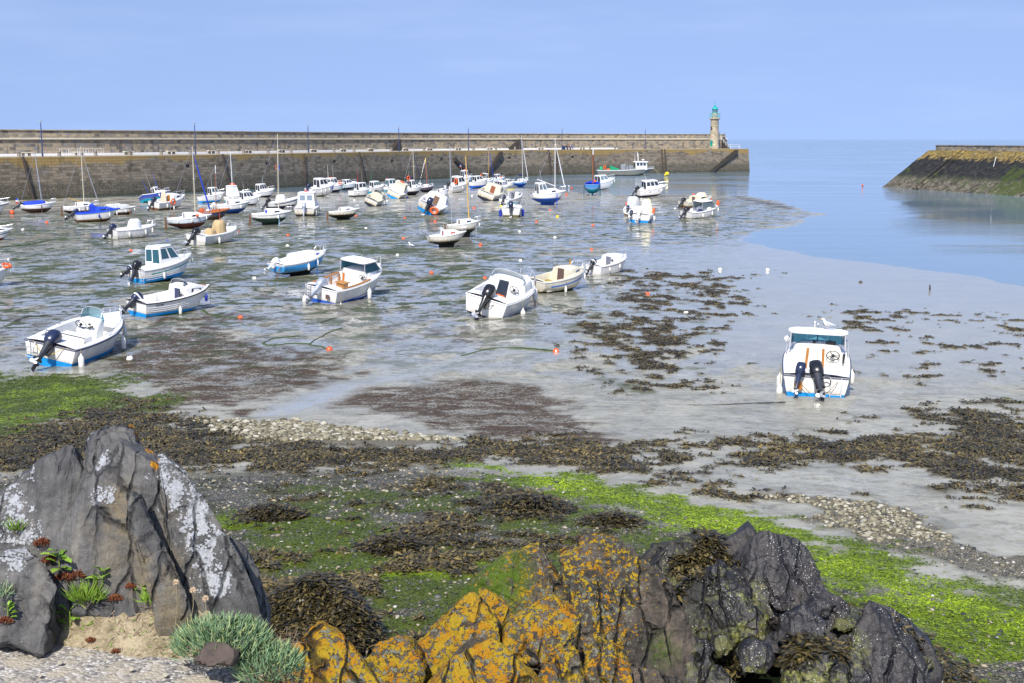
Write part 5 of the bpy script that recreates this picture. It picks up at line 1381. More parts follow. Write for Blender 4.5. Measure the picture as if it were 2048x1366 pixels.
ht = hardtop(b, .54, .62, .72, .52, .88, z=b.zs(.55)+.38, slope=.25)
mb = MB(); mb.box((b.X(.60), -.42, b.zs(.6)+.48), (.12, .32, .14)); b.part('chart_plotter', mb, M_BLACK)
mb = MB(); mb.ball((b.X(.60), .10, b.zs(.6)+.50), .06); b.part('compass', mb, M_BLACK)
mb = MB(); mb.tube([(b.X(.6), .12, b.hz), (b.X(.6), .12, b.hz+.28)], .015, 5); mb.ball((b.X(.6), .12, b.hz+.3), .035); b.part('masthead_light', mb, M_RAILW)
b.pulpit(.50, .55, r=.018)
b.outboard(-.06, 1.15, 46, M_COWLB, roll=-14)
b.outboard(.52, .82, 20, M_COWLN, x=b.X(0)-.12, z=1.12, name='auxiliary_outboard', legm=M_COWLN, roll=8)
mb = MB(); mb.box((b.X(0)-.06, .52, .72), (.05, .24, .3)); b.part('motor_bracket', mb, M_WOOD)
mb = MB(); xx = b.X(0)-.05
for dy in (-.16, .16): mb.tube([(xx+.1, -.58+dy, 1.05), (xx-.05, -.58+dy, 1.08), (xx-.09, -.58+dy, .9), (xx-.10, -.58+dy, .38)], .016, 6)
for z in (.48, .72): mb.tube([(xx-.1, -.74, z), (xx-.1, -.42, z)], .016, 5)
b.part('boarding_ladder', mb, M_ALUR)
for y0, y1 in ((.85, .15), (-.85, -.30)):
    mb = MB(); mb.tube([(b.X(.06), y0, 1.16), (b.X(0)-.08, (y0+y1)/2, .88), (b.X(0)-.12, y1, .45)], .011, 5); b.part('mooring_line', mb, M_ROPE)
mb = MB(); mb.tube([(b.X(0)-.1, .62, .8), (b.X(0)-.14, .6, .3), (b.X(0)-.10, .5, -.05)], .012, 5); b.part('stern_rope', mb, paint('weedy_rope', (.03, .05, .02), .9))
mb = MB(); mb.rbox([(b.X(.08), -.02, b.fl+.0, .3, .45), (b.X(.08), -.02, 1.12, .28, .42), (b.X(.08), -.02, 1.18, .2, .36)], 20, 5); b.part('motor_well', mb, M_DECKW, None, True)
mb = MB(); mb.tube([(b.X(0)-.16, -.30+.13*math.cos(a), .95+.18*math.sin(a)) for a in np.linspace(0, 2*PI*2, 30)], .014, 5); b.part('cable_coil', mb, M_BLACK)
b.fenders([(.30, 1, .6, .25), (.16, 1, .6, .45), (.34, -1, .5, .05)])

# J K covered open boats
b = B_('motorboat', 'white open boat with white canvas over its console, left of the tan covered boat', (214, 234, 313, 481), 2, 1, c1=.78, c0=.1, foul='white', rail='white', short='the open boat with a white console cover', hb=1.2)
b.outboard(.05, 1.15, 42, M_COWLN); b.blob((b.X(.5), .0, b.fl+.1), (1.5, .95, 1.35), M_CANVW, seed=1); b.pulpit(.84, .4)
b.fenders([(.25, -1, .55, .1), (.62, -1, .55, .1), (.82, -1, .55, .1)])
b = B_('motorboat', 'white open boat with tan canvas over its console and black outboard', (372, 407, 474, 493), 4, 2, c1=.80, c0=.1, foul='white', zscale=.88, rail='white', short='the open boat with a tan console cover', hb=1.2)
b.outboard(.1, 1.2, 46, M_COWLB); b.blob((b.X(.56), .0, b.fl+.1), (1.15, 1.05, 1.45), M_CANVT, seed=2); b.blob((b.X(.34), .02, b.fl+.1), (.8, .95, .85), M_CANVT, seed=5, name='seat_cover'); b.pulpit(.86, .35)
b.fenders([(.28, -1, .55, .12), (.82, -1, .5, .12), (.93, -1, .5, .1)])
# ------------------------------------------------------------------ boats farther out
def sailor(label, fit, heel=0, trim=0, mast=None, tr=None, door=M_DOORB, pul=True, winm=None, **k):
    k.setdefault('c1', .38); k.setdefault('c0', .06)
    b = B_('sailboat', label, fit, heel, trim, sail=True, **k)
    c1 = k['c1']
    if tr is not False:
        b.trunk(tr or [(c1, .46), (c1+.06, .48), (.68, .40), (.80, .12), (.88, .03)], .74, win=[(.52, .66)], winz=(.3, .75), winm=winm, door=(door, .45, 0) if door else None)
    if pul: b.pulpit(.84, .40)
    if mast: b.mast(**mast)
    return b
def cuddy(label, fit, heel=0, trim=0, ob=M_COWLN, door=M_DOORB, c1=.48, win=True, h=.5, size=1.1, tilt=40, **k):
    k.setdefault('c0', .1)
    b = B_('motorboat', label, fit, heel, trim, c1=c1, **k)
    b.trunk([(c1, h), (c1+.08, h+.02), (.72, h*.72), (.88, h*.12), (.93, .03)], .84, win=[(c1+.10, .74)] if win else None, winz=(.45, .85))
    b.bulkhead(c1-.003, h, .84)
    if door:
        x = b.X(c1-.003)-.045; mb = MB(); mb.slab([(x, .24, b.fl+.05), (x, .22, b.zs(c1)+h*.85), (x, -.22, b.zs(c1)+h*.85), (x, -.24, b.fl+.05)], .02); b.part('door', mb, door)
    b.pulpit(.66, .42)
    if ob: b.outboard(.05, size, tilt, ob)
    return b
def pilot(label, fit, heel=0, trim=0, t0=.36, t1=.64, h=1.15, ob=None, winm=None, back='dark', nside=2, slope=.35, tr=True, roofm=None, wmat=None, tilt=40, **k):
    k.setdefault('c0', .05); c1 = k.pop('c1', t0)
    b = B_('motorboat', label, fit, heel, trim, c1=c1, **k)
    if tr: b.trunk([(t0, .16), (t1, .26), (.78, .22), (.90, .06), (.95, .03)], .80)
    b.house(t0, t1, h, slope=slope, nside=nside, winm=winm, back=back, roofm=roofm, mat=wmat)
    b.pulpit(.72, .42)
    if ob: b.outboard(.05, 1.1, tilt, ob)
    return b
def flag(b, p, cols, h=.9):
    mb = MB(); mb.tube([p, Vector(p)+Vector((-.2, 0, h))], .018, 5); st = mb.build('flagstaff', M_MASTW, b.root)
    q = Vector(p)+Vector((-.2, 0, h)); mb = MB(); w = .22
    for i, c in enumerate(cols):
        a = q+Vector((-.1-.03*i, 0, -.05-i*.2)); mb.slab([a+Vector((.1, 0, 0)), a+Vector((-.2, .03, -.03)), a+Vector((-.17, .03, -.25)), a+Vector((.13, 0, -.22))], .012, i)
    mb.build('flag', cols, st, False)

# left group
b = cuddy('boat cut by the left edge of the picture, white bow with dark blue underside', (-75, -66, 21, 434), 0, 0, foul='navy', short='the upper boat cut by the left edge', stripe=('navy', .12))
b = sailor('white sailboat with royal blue cockpit cover and red brown underside, far left', (37, 45, 113, 426), 0, 1, dict(t=.60, h=6.0, mat=M_MASTG, spreader=(.42, .6), lean=.45), foul='brown', keel=1, draft=.1, short='the blue covered sailboat', tr=[(.62, .22), (.7, .2), (.8, .05)], door=None, c1=.6)
b.cover(.10, .66, .42, .92, M_CANVB, [(0, .72), (.1, .95), (.5, 1), (.92, .9), (1, .55)]); b.outboard(.1, .9, 60, M_COWLB); b.legs((.52,), M_DOORB); flag(b, (b.X(.02), .3, b.zs(0)), [M_BLUEP, M_CANVW, M_RED], .9)
b = sailor('white sailboat with yellow boom and brown underside, behind the blue topped boat', (122, 130, 199, 430), 0, 0, dict(t=.58, h=6.8, mat=M_MASTC, boom=(2.1, .30, .1), boomm=M_MASTY, spreader=(.54, .6), furl=(M_MASTG, .045)), foul='brown', draft=.25, rudder=True, short='the yellow boomed sailboat', stripe=('brown', .2), stripew=.03); b.legs((.55,)); b.fenders([(.40, -1), (.62, -1)])
for t in (.46, .68):
    for yy in (1, -1): b.antenna((b.X(t), yy*b.b(t)*.8, b.zs(t)), 1.1, M_MASTG)
b = cuddy('white boat with bright blue deck and small blue cabin, lying before the yellow boomed sailboat', (146, 153, 241, 447), 2, 2, ob=M_COWLN, door=None, c1=.42, h=.45, win=True, foul='rust', deckm=M_BLUEP, short='the blue topped boat', tilt=58, rail='blue', hb=1.25)
b.trunk([(.34, .75), (.40, .86), (.46, .5)], .55, name='blue_hood', mat=M_CANVB); b.fenders([(.48, -1, .5, .1, M_FENDB), (.72, -1), (.9, -1)])
b = B_('motorboat', 'white launch with grey white canopy and red brown underside, behind the blue topped boat', (207, 215, 274, 432), 2, 0, sail=True, cat='motorboat', foul='brown', rail='brown', c1=.75, short='the launch with a grey canopy', keel=0, tw=.75)
b.cover(.12, .74, .62, .80, M_CANVG, [(0, .75), (.08, 1.0), (.5, .9), (.9, .72), (1, .5)]); b.legs((.72,), M_WOOD); b.fenders([(.58, -1), (.9, -1)])
b = cuddy('white bow with red underside cut by the left edge, nearer of the left edge boats', (-60, -50, 27, 486), 0, 2, foul='red', stripe=('black', .28), stripew=.09, short='the red bottomed boat at the left edge'); 
b = pilot('dark blue boat with white wheelhouse and striped rods, tilted hard over near the quay', (277, 286, 341, 408), -16, 3, t0=.42, t1=.68, h=.75, slope=.7, col='cobalt', foul='teal', short='the tilted dark blue boat', winm=M_WIN, zw=.42, stripe=('teal', .55), stripew=.05)
for t, y, h_ in ((.30, .4, 1.6), (.42, .2, 2.4), (.60, -.2, 2.3)): b.antenna((b.X(t), y, b.zs(t)+.3), h_, M_BLUEP if y != .2 else M_MASTG, .5, .03)
b.fenders([(.52, -1)])
b = cuddy('white cuddy boat with beige cockpit screen and orange ring, below the tilted dark blue boat', (296, 317, 370, 423), 6, 3, ob=M_COWLN, door=M_WOOD, foul='rust', short='the cuddy boat with beige screen', h=.55); b.ring((b.X(.40), -b.b(.4)-.06, b.zs(.4)-.05)); b.blob((b.X(.36), .25, b.fl+.2), (.25, .9, 1.35), paint('beige_panel', (.58, .50, .36), .6), 'cockpit_screen', 3); b.fenders([(.22, -1), (.42, -1, .5, .5), (.9, -1)])
b = sailor('pale sailboat with red brown underside and tall cream mast, right of the tan covered boat', (330, 339, 424, 457), 3, 1, dict(t=.63, h=6.5, mat=M_MASTC, spreader=(.52, .6), furl=(M_CANVB, .09)), foul='red', col='ice', draft=.15, rudder=True, short='the red bottomed sailboat', stripe=('navy', .42), stripew=.04, door=M_DOORB, zw=.55); b.fenders([(.2, -1, .4, .0), (.5, -1, .4, .0), (.85, -1, .4, 0)])
mb = MB(); mb.ball((0, 0, 0), .15); o = mb.build('marker_float', M_ORANGE); o.location = b.M@Vector((b.X(.62), -b.b(.62)-.1, b.zs(.6)+.2)); tag(o, 'small orange float hung on the side of the red bottomed sailboat', 'float')
b = B_('sailboat', 'old dark blue wooden sailboat with orange brown gunwale and short brown mast', (386, 396, 460, 440), 6, 1, sail=True, col='navy', foul='rust', rail='wood', c1=.82, c0=.05, deckm=paint('orange_wood_deck', (.42, .12, .03), .6, .3, 5), band=None, short='the dark blue wooden sailboat', tw=.7, draft=.12); b.mast(.60, 5.2, M_MASTB, .055, top=M_MASTW); b.legs((.62,), paint('red_leg', (.45, .08, .03), .5)); b.blob((b.X(.2), 0, b.fl+.2), (.9, .9, .7), paint('rusty_canvas', (.40, .09, .03), .8), seed=4)
b = pilot('white wheelhouse boat with teal blue underside, behind the blue furled jib', (394, 404, 451, 408), -2, 2, t0=.40, t1=.68, h=1.0, foul='aqua', winm=M_WINT, short='the wheelhouse boat behind the furled jib'); b.antenna((b.X(.5), 0, b.hz), 1.4); b.fenders([(.7, -1)])
b = pilot('white boat with blue tarpaulin below a box canopy topped with orange floats', (447, 457, 500, 407), 0, 2, t0=.10, t1=.46, h=1.45, foul='teal', back=None, nside=1, front=False, winm=M_CANVW, short='the box canopy boat'); b.blob((b.X(.72), 0, b.zs(.7)-.1), (1.5, 1.2, .55), M_CANVB, seed=3); b.blob((b.X(.3), 0, b.hz), (.9, .8, .28), M_ORANGE, 'float_bundle', 6)
b = pilot('white cabin cruiser with long side windows and navy underside, left of the cream masted sailboat', (466, 476, 526, 414), 2, 2, t0=.22, t1=.62, h=1.1, slope=.6, foul='navy', nside=3, short='the long windowed cruiser', hb=1.6); b.antenna((b.X(.3), 0, b.hz), 1.5); b.fenders([(.75, -1)])
b = sailor('white sailboat with bright blue underside and brown hatch, in front of the long windowed cruiser', (424, 434, 502, 427), 2, 2, dict(t=.52, h=5.5, mat=M_MASTW, shrouds=True), foul='cobalt', draft=.15, short='the blue bottomed small sailboat'); b.outboard(.2, .8, 58, M_COWLW); b.fenders([(.66, -1)])
b = pilot('white wheelhouse boat with dark underside standing nearest the quay wall, left', (506, 516, 550, 397), 0, 3, t0=.12, t1=.52, h=1.25, slope=.5, foul='navy', short='the wheelhouse boat by the quay', nside=3); b.antenna((b.X(.4), 0, b.hz), 1.2)
b = sailor('white sailboat with dark green underside, cream mast and small pennants', (498, 508, 584, 447), 3, 0, dict(t=.67, h=7.8, mat=M_MASTC, spreader=(.54, .7), furl=None), foul='green', draft=.3, rudder=True, short='the green bottomed sailboat', zw=.6, door=None, stripe=('navy', .12), stripew=.03); b.legs((.62,), paint('pale_leg', (.25, .42, .55), .5)); b.fenders([(.60, -1)])
mb = MB(); mb.slab([(b.X(.37), .35, b.zs(.4)+.05), (b.X(.37), .35, b.zs(.4)+.36), (b.X(.37), -.25, b.zs(.4)+.36), (b.X(.37), -.25, b.zs(.4)+.05)], .03); b.part('hatch_cover', mb, M_CANVB)
for yy, m_ in ((.62, M_ORANGE), (-.62, M_CANVB)):
    mb = MB(); mb.slab([(b.X(.67), yy, 6.1), (b.X(.67)-.02, yy+.12, 6.05), (b.X(.67)-.02, yy+.1, 5.5), (b.X(.67), yy, 5.55)], .01); b.part('pennant', mb, m_)
b = B_('motorboat', 'low white speedboat with navy stripe and white canvas hood, behind the green bottomed sailboat', (530, 541, 604, 420), 0, 4, foul='navy', c1=.7, stripe=('navy', .16), stripew=.10, short='the low speedboat', hs=.8, hb=1.25, sink=.0); b.outboard(.05, 1.1, 45, M_COWLB); b.blob((b.X(.38), 0, b.fl+.1), (1.5, 1.1, 1.15), M_CANVW, seed=7)
b = pilot('square white wheelhouse boat seen from astern with two stern windows and a tilted outboard', (588, 626, 638, 436), 0, 2, zscale=.85, t0=.28, t1=.62, h=1.5, slope=.2, c1=.28, foul='black', col='dirty', back=None, nside=1, short='the square wheelhouse boat', winm=M_WINT, tilt=25)
for a, c in ((.75, .12), (-.12, -.75)):
    mb = MB(); w = b.b(.45)*.78*.92; x = b.X(.28)-.03; z0 = b.zs(.3)+.75; mb.slab([(x, w*a, z0), (x, w*a, z0+.55), (x, w*c, z0+.55), (x, w*c, z0)], .015); b.part('stern_window', mb, paint('pale_window', (.22, .28, .34), .1))
b.outboard(.0, 1.15, 15, M_COWLS); b.fenders([(.1, -1), (.5, -1)])
mb = MB(); mb.ball((b.X(.45), .1, b.hz+.08), (.2, .15, .1)); b.part('roof_light', mb, M_ORANGE)
b = sailor('small white cabin sailboat without a mast, black underside and wooden hatch', (653, 661, 720, 438), 0, 2, None, foul='black', col='dirty', draft=.3, rudder=True, short='the mastless small sailboat', door=M_OLDWOOD, zw=.58, cat='sailboat')
# middle group
b = pilot('white wheelhouse boat with black windows and blue bag, left end of the middle cluster', (609, 624, 672, 395), 3, 3, t0=.30, t1=.62, h=.95, slope=.5, ob=M_COWLN, foul='white', short='the left end wheelhouse boat', nside=2, c1=.30); mb = MB(); mb.ball((b.X(0)-.35, 0, .62), (.26, .26, .3)); b.part('blue_bag', mb, M_CANVB); b.fenders([(.3, -1), (.45, -1), (.6, -1), (.75, -1, .5, .1, M_FENDB)])
b = pilot('white wheelhouse boat with orange ring and dark underside, just behind the left end wheelhouse boat', (645, 656, 690, 386), 0, 3, t0=.15, t1=.55, h=1.2, slope=.45, foul='navy', short='the orange ring wheelhouse boat'); b.ring((b.X(.62), -b.b(.6)+.1, b.zs(.6)+.2)); b.antenna((b.X(.2), .2, b.hz), 2.0, M_MASTW, 0, .03); b.antenna((b.X(.4), -.2, b.hz), 2.2, M_MASTW, .2); mb = MB(); mb.ball((b.X(.3), 0, b.hz), (.35, .25, .1)); b.part('roof_raft', mb, M_ORANGE); b.fenders([(.85, -1, .5, .4, paint('green_fender', (.02, .45, .2), .5))])
b = pilot('low white cruiser with navy underside, close under the quay ladder', (678, 687, 714, 380), 0, 3, t0=.2, t1=.6, h=.85, slope=.7, foul='navy', short='the low cruiser under the ladder'); b.antenna((b.X(.1), 0, b.zs(.1)), 1.3)
b = pilot('white boat with boxy white wheelhouse and navy underside, below a leaning timber pile', (696, 707, 740, 396), 0, 1, t0=.30, t1=.70, h=1.15, slope=.1, foul='navy', short='the boxy wheelhouse boat', hs=1.1, hb=1.3); b.antenna((b.X(.4), .2, b.hz), 2.0, M_RED, 0, .035); b.antenna((b.X(.6), 0, b.hz), 1.8, M_MASTW); b.fenders([(.2, -1)])
b = pilot('white cruiser with teal wrap windows and green pole, right of the boxy wheelhouse boat', (732, 742, 770, 387), 3, 3, t0=.18, t1=.66, h=1.05, slope=.7, foul='teal', winm=M_WINT, short='the teal windowed cruiser', nside=3); b.antenna((b.X(.2), .2, b.hz), 1.8, M_GREENP, 0, .035)
b = cuddy('cream old boat with navy strake heeled towards the viewer, before the middle cluster', (729, 753, 770, 415), 24, 4, ob=None, door=None, c1=.42, col='dirty', foul='navy', rail='navy', deckm=M_DECKC, short='the heeled cream boat', h=.5); b.screen(.5, .4, .6, .3, M_GLASSS, .4, z=b.zs(.5)+.45); b.fenders([(.8, -1), (.5, -1)])
b = pilot('white wheelhouse boat with large teal stern windows, right half of the middle cluster', (766, 775, 803, 384), 0, 1, t0=.12, t1=.58, h=1.35, slope=.4, foul='teal', winm=M_WINT, back='teal', short='the teal stern windowed boat'); mb = MB(); mb.tube([(b.X(.15), 0, b.hz), (b.X(.1), 0, b.hz+.35)], .05, 5); b.part('roof_lamp', mb, M_RED)
b = pilot('cream boat with blue underside and orange topped cabin, heeled to the right', (774, 799, 815, 400), 24, 3, zscale=0.95, t0=.34, t1=.60, h=1.15, slope=.1, back=None, nside=1, col='cream', foul='aqua', wmat=M_DECKC, short='the heeled cream cabin boat', c1=.34); mb = MB(); mb.box((b.X(.45), 0, b.hz+.05), (.8, .5, .1)); b.part('roof_float', mb, M_ORANGE); b.fenders([(.5, -1, .5, .3, M_FENDB)])
b = sailor('white motor sailer with white wheelhouse, tall cream mast and navy sail cover', (800, 811, 845, 390), 0, 2, dict(t=.60, h=6.3, mat=M_MASTC, boom=(2.2, .1, 1.0), cover=M_CANVN, spreader=(.5, .7), furl=(M_CANVN, .07)), foul='navy', draft=.2, short='the motor sailer with navy sail cover'); b.house(.36, .58, 1.1, slope=.3); b.ring((b.X(.30), -.2, b.zs(.3)+1.5)); b.antenna((b.X(.4), .3, b.hz), 1.4)
b = sailor('dark hulled sailboat with yellow stripe and folded orange tipped mast, right of the motor sailer', (834, 842, 868, 385), -6, 2, dict(t=.55, h=6.2, mat=M_MASTB, top=M_YELL, r=.09, lean=-.4), col='navy', foul='navy', draft=.1, stripe=('wood', .1), short='the yellow striped dark sailboat', tr=[(.3, .5), (.36, .55), (.6, .5), (.7, .1)])
b = cuddy('white cuddy boat with green underside heeled away behind the blue bottomed leaning boat', (860, 870, 897, 398), -14, 4, ob=M_COWLB, foul='tealgreen', short='the green bottomed cuddy', h=.55, c1=.40)
b = cuddy('white boat with bright blue underside, navy outboard and orange ring, leaning hard to the right', (835, 876, 897, 433), 26, 4, zscale=0.85, ob=M_COWLN, door=M_OLDWOOD, col='dirty', foul='aqua', short='the leaning blue bottomed boat', size=1.3, tilt=8, h=.6, c1=.44); b.ring((b.X(0)-.12, -.55, .75), (0, PI/2, 0), .28)
b = pilot('white wheelhouse boat with orange ring and dark outboard, behind the grey mast', (888, 904, 938, 388), 5, 4, t0=.32, t1=.66, h=.95, slope=.55, ob=M_COWLB, foul='white', short='the wheelhouse boat behind the grey mast', c1=.32); b.ring((b.X(.26), -.4, b.zs(.3)+.5), (0, PI/2, 0)); b.fenders([(.7, -1), (.45, -1)])
b = pilot('little fishing boat with upright white wheelhouse, orange top and flag, close under the quay stairs', (914, 922, 946, 366), 0, 2, t0=.25, t1=.55, h=1.6, slope=.05, foul='navy', nside=2, short='the little flag boat'); flag(b, (b.X(.2), 0, b.hz), [M_BLUEP, M_CANVW, M_RED], 1.3); mb = MB(); mb.ball((b.X(.42), 0, b.hz+.05), (.35, .28, .14)); b.part('roof_raft', mb, M_ORANGE); b.fenders([(.9, -1, .4, .15, M_ORANGE)])
b = pilot('white cruiser with broad bright blue underside, right of the little flag boat', (937, 947, 977, 378), 0, 3, t0=.20, t1=.60, h=.9, slope=.6, foul='cobalt', zw=.5, short='the broad blue bottomed cruiser', hs=1.15, hb=1.6)
b = sailor('white sailboat with yellow mast and white sail bundle, partly hidden behind the blue bottomed cruiser', (958, 966, 988, 371), 0, 0, dict(t=.6, h=8.6, mat=M_MASTY, boom=(2.2, .12, .9), cover=M_CANVW, furl=(M_CANVB, .06)), foul='navy', draft=.1, short='the yellow masted distant sailboat'); b.ring((b.X(.05), 0, b.zs(.1)+1.2), (0, PI/2, 0))
b = pilot('white wheelhouse boat farthest back, with roof rack and little red lamp', (983, 990, 1010, 366), 0, 2, t0=.2, t1=.6, h=1.1, slope=.5, foul='white', short='the farthest wheelhouse boat'); b.ring((b.X(.5), -.8, b.zs(.5)+.2)); mb = MB(); mb.ball((b.X(.4), 0, b.hz+.05), .12); b.part('roof_lamp', mb, M_RED)
b = pilot('white cabin boat with frame arch, between the farthest wheelhouse boat and the blue hulled sailboat', (1001, 1008, 1030, 376), 0, 3, t0=.3, t1=.66, h=.95, slope=.5, foul='white', short='the arch framed cabin boat'); mb = MB(); mb.tube([(b.X(.1), .7, b.zs(.1)), (b.X(.1), .7, b.zs(.1)+1.7), (b.X(.1), -.7, b.zs(.1)+1.7), (b.X(.1), -.7, b.zs(.1))], .04, 5); b.part('frame_arch', mb, M_ALUR)
b = sailor('blue hulled sailboat with navy sail cover and tall white mast, back right of the cluster', (1024, 1032, 1057, 373), 0, 2, dict(t=.62, h=10.2, mat=M_MASTW, boom=(1.9, .05, .7), cover=M_CANVN, furl=(M_CANVW, .08)), col='blue', band='white', sheerband=.2, foul='cobalt', draft=.1, short='the blue hulled sailboat'); b.fenders([(.6, -1), (.75, -1)])
b = pilot('white cruiser with pale windows, behind the heeled boat with brown door', (984, 995, 1022, 386), 6, 3, t0=.3, t1=.68, h=.9, slope=.6, foul='white', short='the pale windowed cruiser', winm=paint('pale_window2', (.2, .27, .32), .1))
b = cuddy('white boat with orange brown door heeled over, in front of the pale windowed cruiser', (955, 986, 1008, 404), 20, 3, zscale=0.9, ob=None, door=paint('rust_door', (.26, .08, .04), .6, .25, 5), col='dirty', foul='navy', deckm=M_DECKC, short='the heeled boat with orange brown door', h=.62, c1=.42)
b = cuddy('white cuddy boat with yellow green folded awning, above the stern view boat with blue fenders', (998, 1016, 1045, 413), 4, 4, ob=M_COWLN, door=M_WIN, foul='navy', short='the awning boat', h=.6); b.blob((b.X(.35), 0, b.zs(.3)+1.05), (1.5, 1.1, .12), paint('moss_canvas', (.42, .38, .12), .8), 'awning', 2); [b.part('awning_post', MB().tube([(b.X(.3), y, b.zs(.3)), (b.X(.33), y, b.zs(.3)+1.1)], .03, 5), M_ALUR) for y in (-.55, .55)]
b = B_('motorboat', 'white open boat seen from astern with navy outboard, blue fenders and weedy transom', (1003, 1041, 1044, 437), 0, 0, zscale=.9, c1=.6, c0=.12, foul='scum', zw=.34, short='the weedy stern view boat', hs=1.1); b.outboard(0, 1.35, 12, M_COWLN); b.trunk([(.6, .2), (.8, .1), (.9, .03)], .8); b.screen(.62, .45, .6, .3, M_GLASST, .4); b.pulpit(.6, .4); b.fenders([(.3, 1, .9, .15, M_FENDB), (.35, -1, .9, .1, M_FENDB)])
b = sailor('white motor sailer with glazed doghouse, bright blue underside and two white spars', (1059, 1070, 1132, 407), 2, 1, dict(t=.68, h=6.0, mat=M_MASTW, boom=(2.6, .28, .35), boomm=M_MASTW, spreader=(.52, .6), furl=(M_CANVW, .07)), foul='cobalt', draft=.28, zw=.55, short='the blue bottomed motor sailer', c1=.16, door=None); b.house(.16, .42, 1.05, slope=.35, winm=paint('grey_glass', (.12, .16, .20), .08)); b.antenna((b.X(.3), 0, b.hz), 1.3, M_MASTW, .3); b.legs((.66,), M_BLUEP)
b = sailor('weathered white sailboat on twin keels with red brown hatch and slim grey mast', (852, 864, 933, 490), 2, 2, dict(t=.62, h=8.9, mat=M_MASTG, r=.045, shrouds=True, stay=False), col='dirty', foul='black', zscale=1.15, draft=.42, short='the twin keel sailboat', door=paint('red_hatch', (.30, .07, .045), .6), winm=paint('red_window', (.5, .12, .08), .3), zw=.40)
b = sailor('white sailboat with thick yellow mast, behind the twin keel sailboat', (887, 900, 962, 468), -2, 2, dict(t=.66, h=7.0, mat=M_MASTY, r=.075, stay=False), col='dirty', foul='black', zscale=1.2, draft=.55, rudder=True, short='the yellow masted sailboat', door=M_OLDWOOD, zw=.42); b.fenders([(.92, -1, .5, .2)]); b.legs((.78,), M_MASTG)
for t in (.42, .48, .9): b.antenna((b.X(t), -.4, b.zs(t)), 1.7, M_MASTG)
# right group
b = B_('sailboat', 'small bright blue dinghy with brown mast, stern towards the viewer', (1169, 1198, 1201, 388), 0, 0, sail=True, col='blue', foul='teal', c1=.86, rail='blue', draft=.18, short='the blue sailing dinghy', tw=.8, cat='sailboat', deckm=M_BLUEP); b.mast(.55, 3.6, M_MASTB, .07, top=M_MASTW, stay=False); b.legs((.25,), paint('dark_teal_leg', (.01, .06, .09), .6)); mb = MB(); mb.ball((0, 0, 0), .2); o = mb.build('marker_float', M_ORANGE); o.location = b.M@Vector((b.X(.5), -.3, b.zs(.5)+.2)); tag(o, 'orange float on the blue sailing dinghy', 'float')
b = pilot('white cabin cruiser right behind the blue sailing dinghy, standing in shallow water', (1178, 1192, 1230, 382), 0, 4, t0=.22, t1=.60, h=.85, slope=.5, foul='white', short='the cruiser behind the blue dinghy', winm=paint('pale_window2', (.2, .27, .32), .1)); b.fenders([(.7, -1), (.9, -1)])
b = pilot('modern white boat with black wrap round wheelhouse windows and navy underside', (1268, 1280, 1336, 396), 4, 4, zscale=1.0, t0=.22, t1=.66, h=1.15, slope=.35, ob=M_COWLB, foul='navy', nside=3, short='the black windowed modern boat', hs=1.1, hb=1.55, c1=.22, roofm=M_DECKW); mb = MB(); t = .3; mb.add([b.side(t, b.zs(t)-.30, -1, .012), b.side(t+.32, b.zs(t+.32)-.34, -1, .012), b.side(t+.30, b.zs(t+.3)-.45, -1, .012), b.side(t, b.zs(t)-.42, -1, .012)], [(0, 1, 2, 3)]); b.part('hull_window', mb, M_WIN); b.antenna((b.X(.3), 0, b.hz), 1.6, M_MASTW, .4); b.fenders([(.7, -1), (.9, -1), (.97, -1)])
b = cuddy('cream topped white boat seen from astern with white outboard and orange bag', (1256, 1300, 1309, 448), 4, 1, zscale=.8, ob=M_COWLW, door=None, foul='aqua', short='the cream screened stern view boat', h=.3, c1=.6, size=1.3, tilt=35); b.blob((b.X(.42), -.35, b.fl+.2), (.3, .95, 1.8), paint('cream_panel', (.70, .66, .46), .6), 'cockpit_screen', 3); b.blob((b.X(.35), -1.0, b.zs(.3)+.05), (.3, .25, .55), M_ORANGE, 'orange_bag', 2); b.outboard(.65, .8, 55, M_COWLN, name='auxiliary_outboard'); b.fenders([(.3, -1), (.4, -1)])
b = B_('motorboat', 'white boat with tall grey spray hood, close behind the cream screened stern view boat', (1246, 1276, 1283, 433), 0, 1, zscale=.85, c1=.5, foul='rust', short='the tall hooded boat'); b.outboard(.35, 1.1, 40, M_COWLN); b.blob((b.X(.55), 0, b.zs(.5)-.1), (1.5, 1.5, 1.6), M_CANVG, seed=3, top=.85)
b = cuddy('white boat with glazed hard top, black outboard and orange bow bag, on the right bank', (1360, 1383, 1437, 439), 5, 3, zscale=0.85, ob=M_COWLB, door=None, foul='scum', zw=.2, short='the hard top boat on the right bank', h=.3, c1=.5, size=1.2); hardtop(b, .34, .60, .80, .85, .72, z=b.zs(.5)+.2, slope=.7, glass=M_GLASS); b.blob((b.X(.95), -.15, b.zs(.95)+.05), (.3, .3, .6), M_ORANGE, 'orange_bag', 2); b.blob((b.X(.45), .1, b.fl), (.5, .7, .8), M_CANVN, 'covered_seat', 4); b.fenders([(.3, -1), (.6, -1), (.92, -1)])
b = cuddy('white boat with cream panels, just behind the hard top boat on the right bank', (1356, 1376, 1424, 417), 3, 3, zscale=0.85, ob=M_COWLB, foul='rust', col='cream', deckm=M_DECKC, short='the cream panelled boat', h=.6, c1=.36); b.blob((b.X(.62), 0, b.zs(.6)+.4), (1.3, 1.0, .5), paint('cream_panel', (.70, .66, .46), .6), 'folded_sail', 3); b.fenders([(.93, -1, .4, .1, M_ORANGE)])
b = cuddy('white bow with orange ring at the left edge, level with the teal striped boat', (-110, -80, 23, 584), 0, 2, ob=None, foul='white', short='the orange ring boat at the left edge'); b.ring((b.X(.84), -b.b(.84)+.05, b.zs(.84)+.12), (.4, 0, 0)); b.fenders([(.9, -1, .5, .2)])
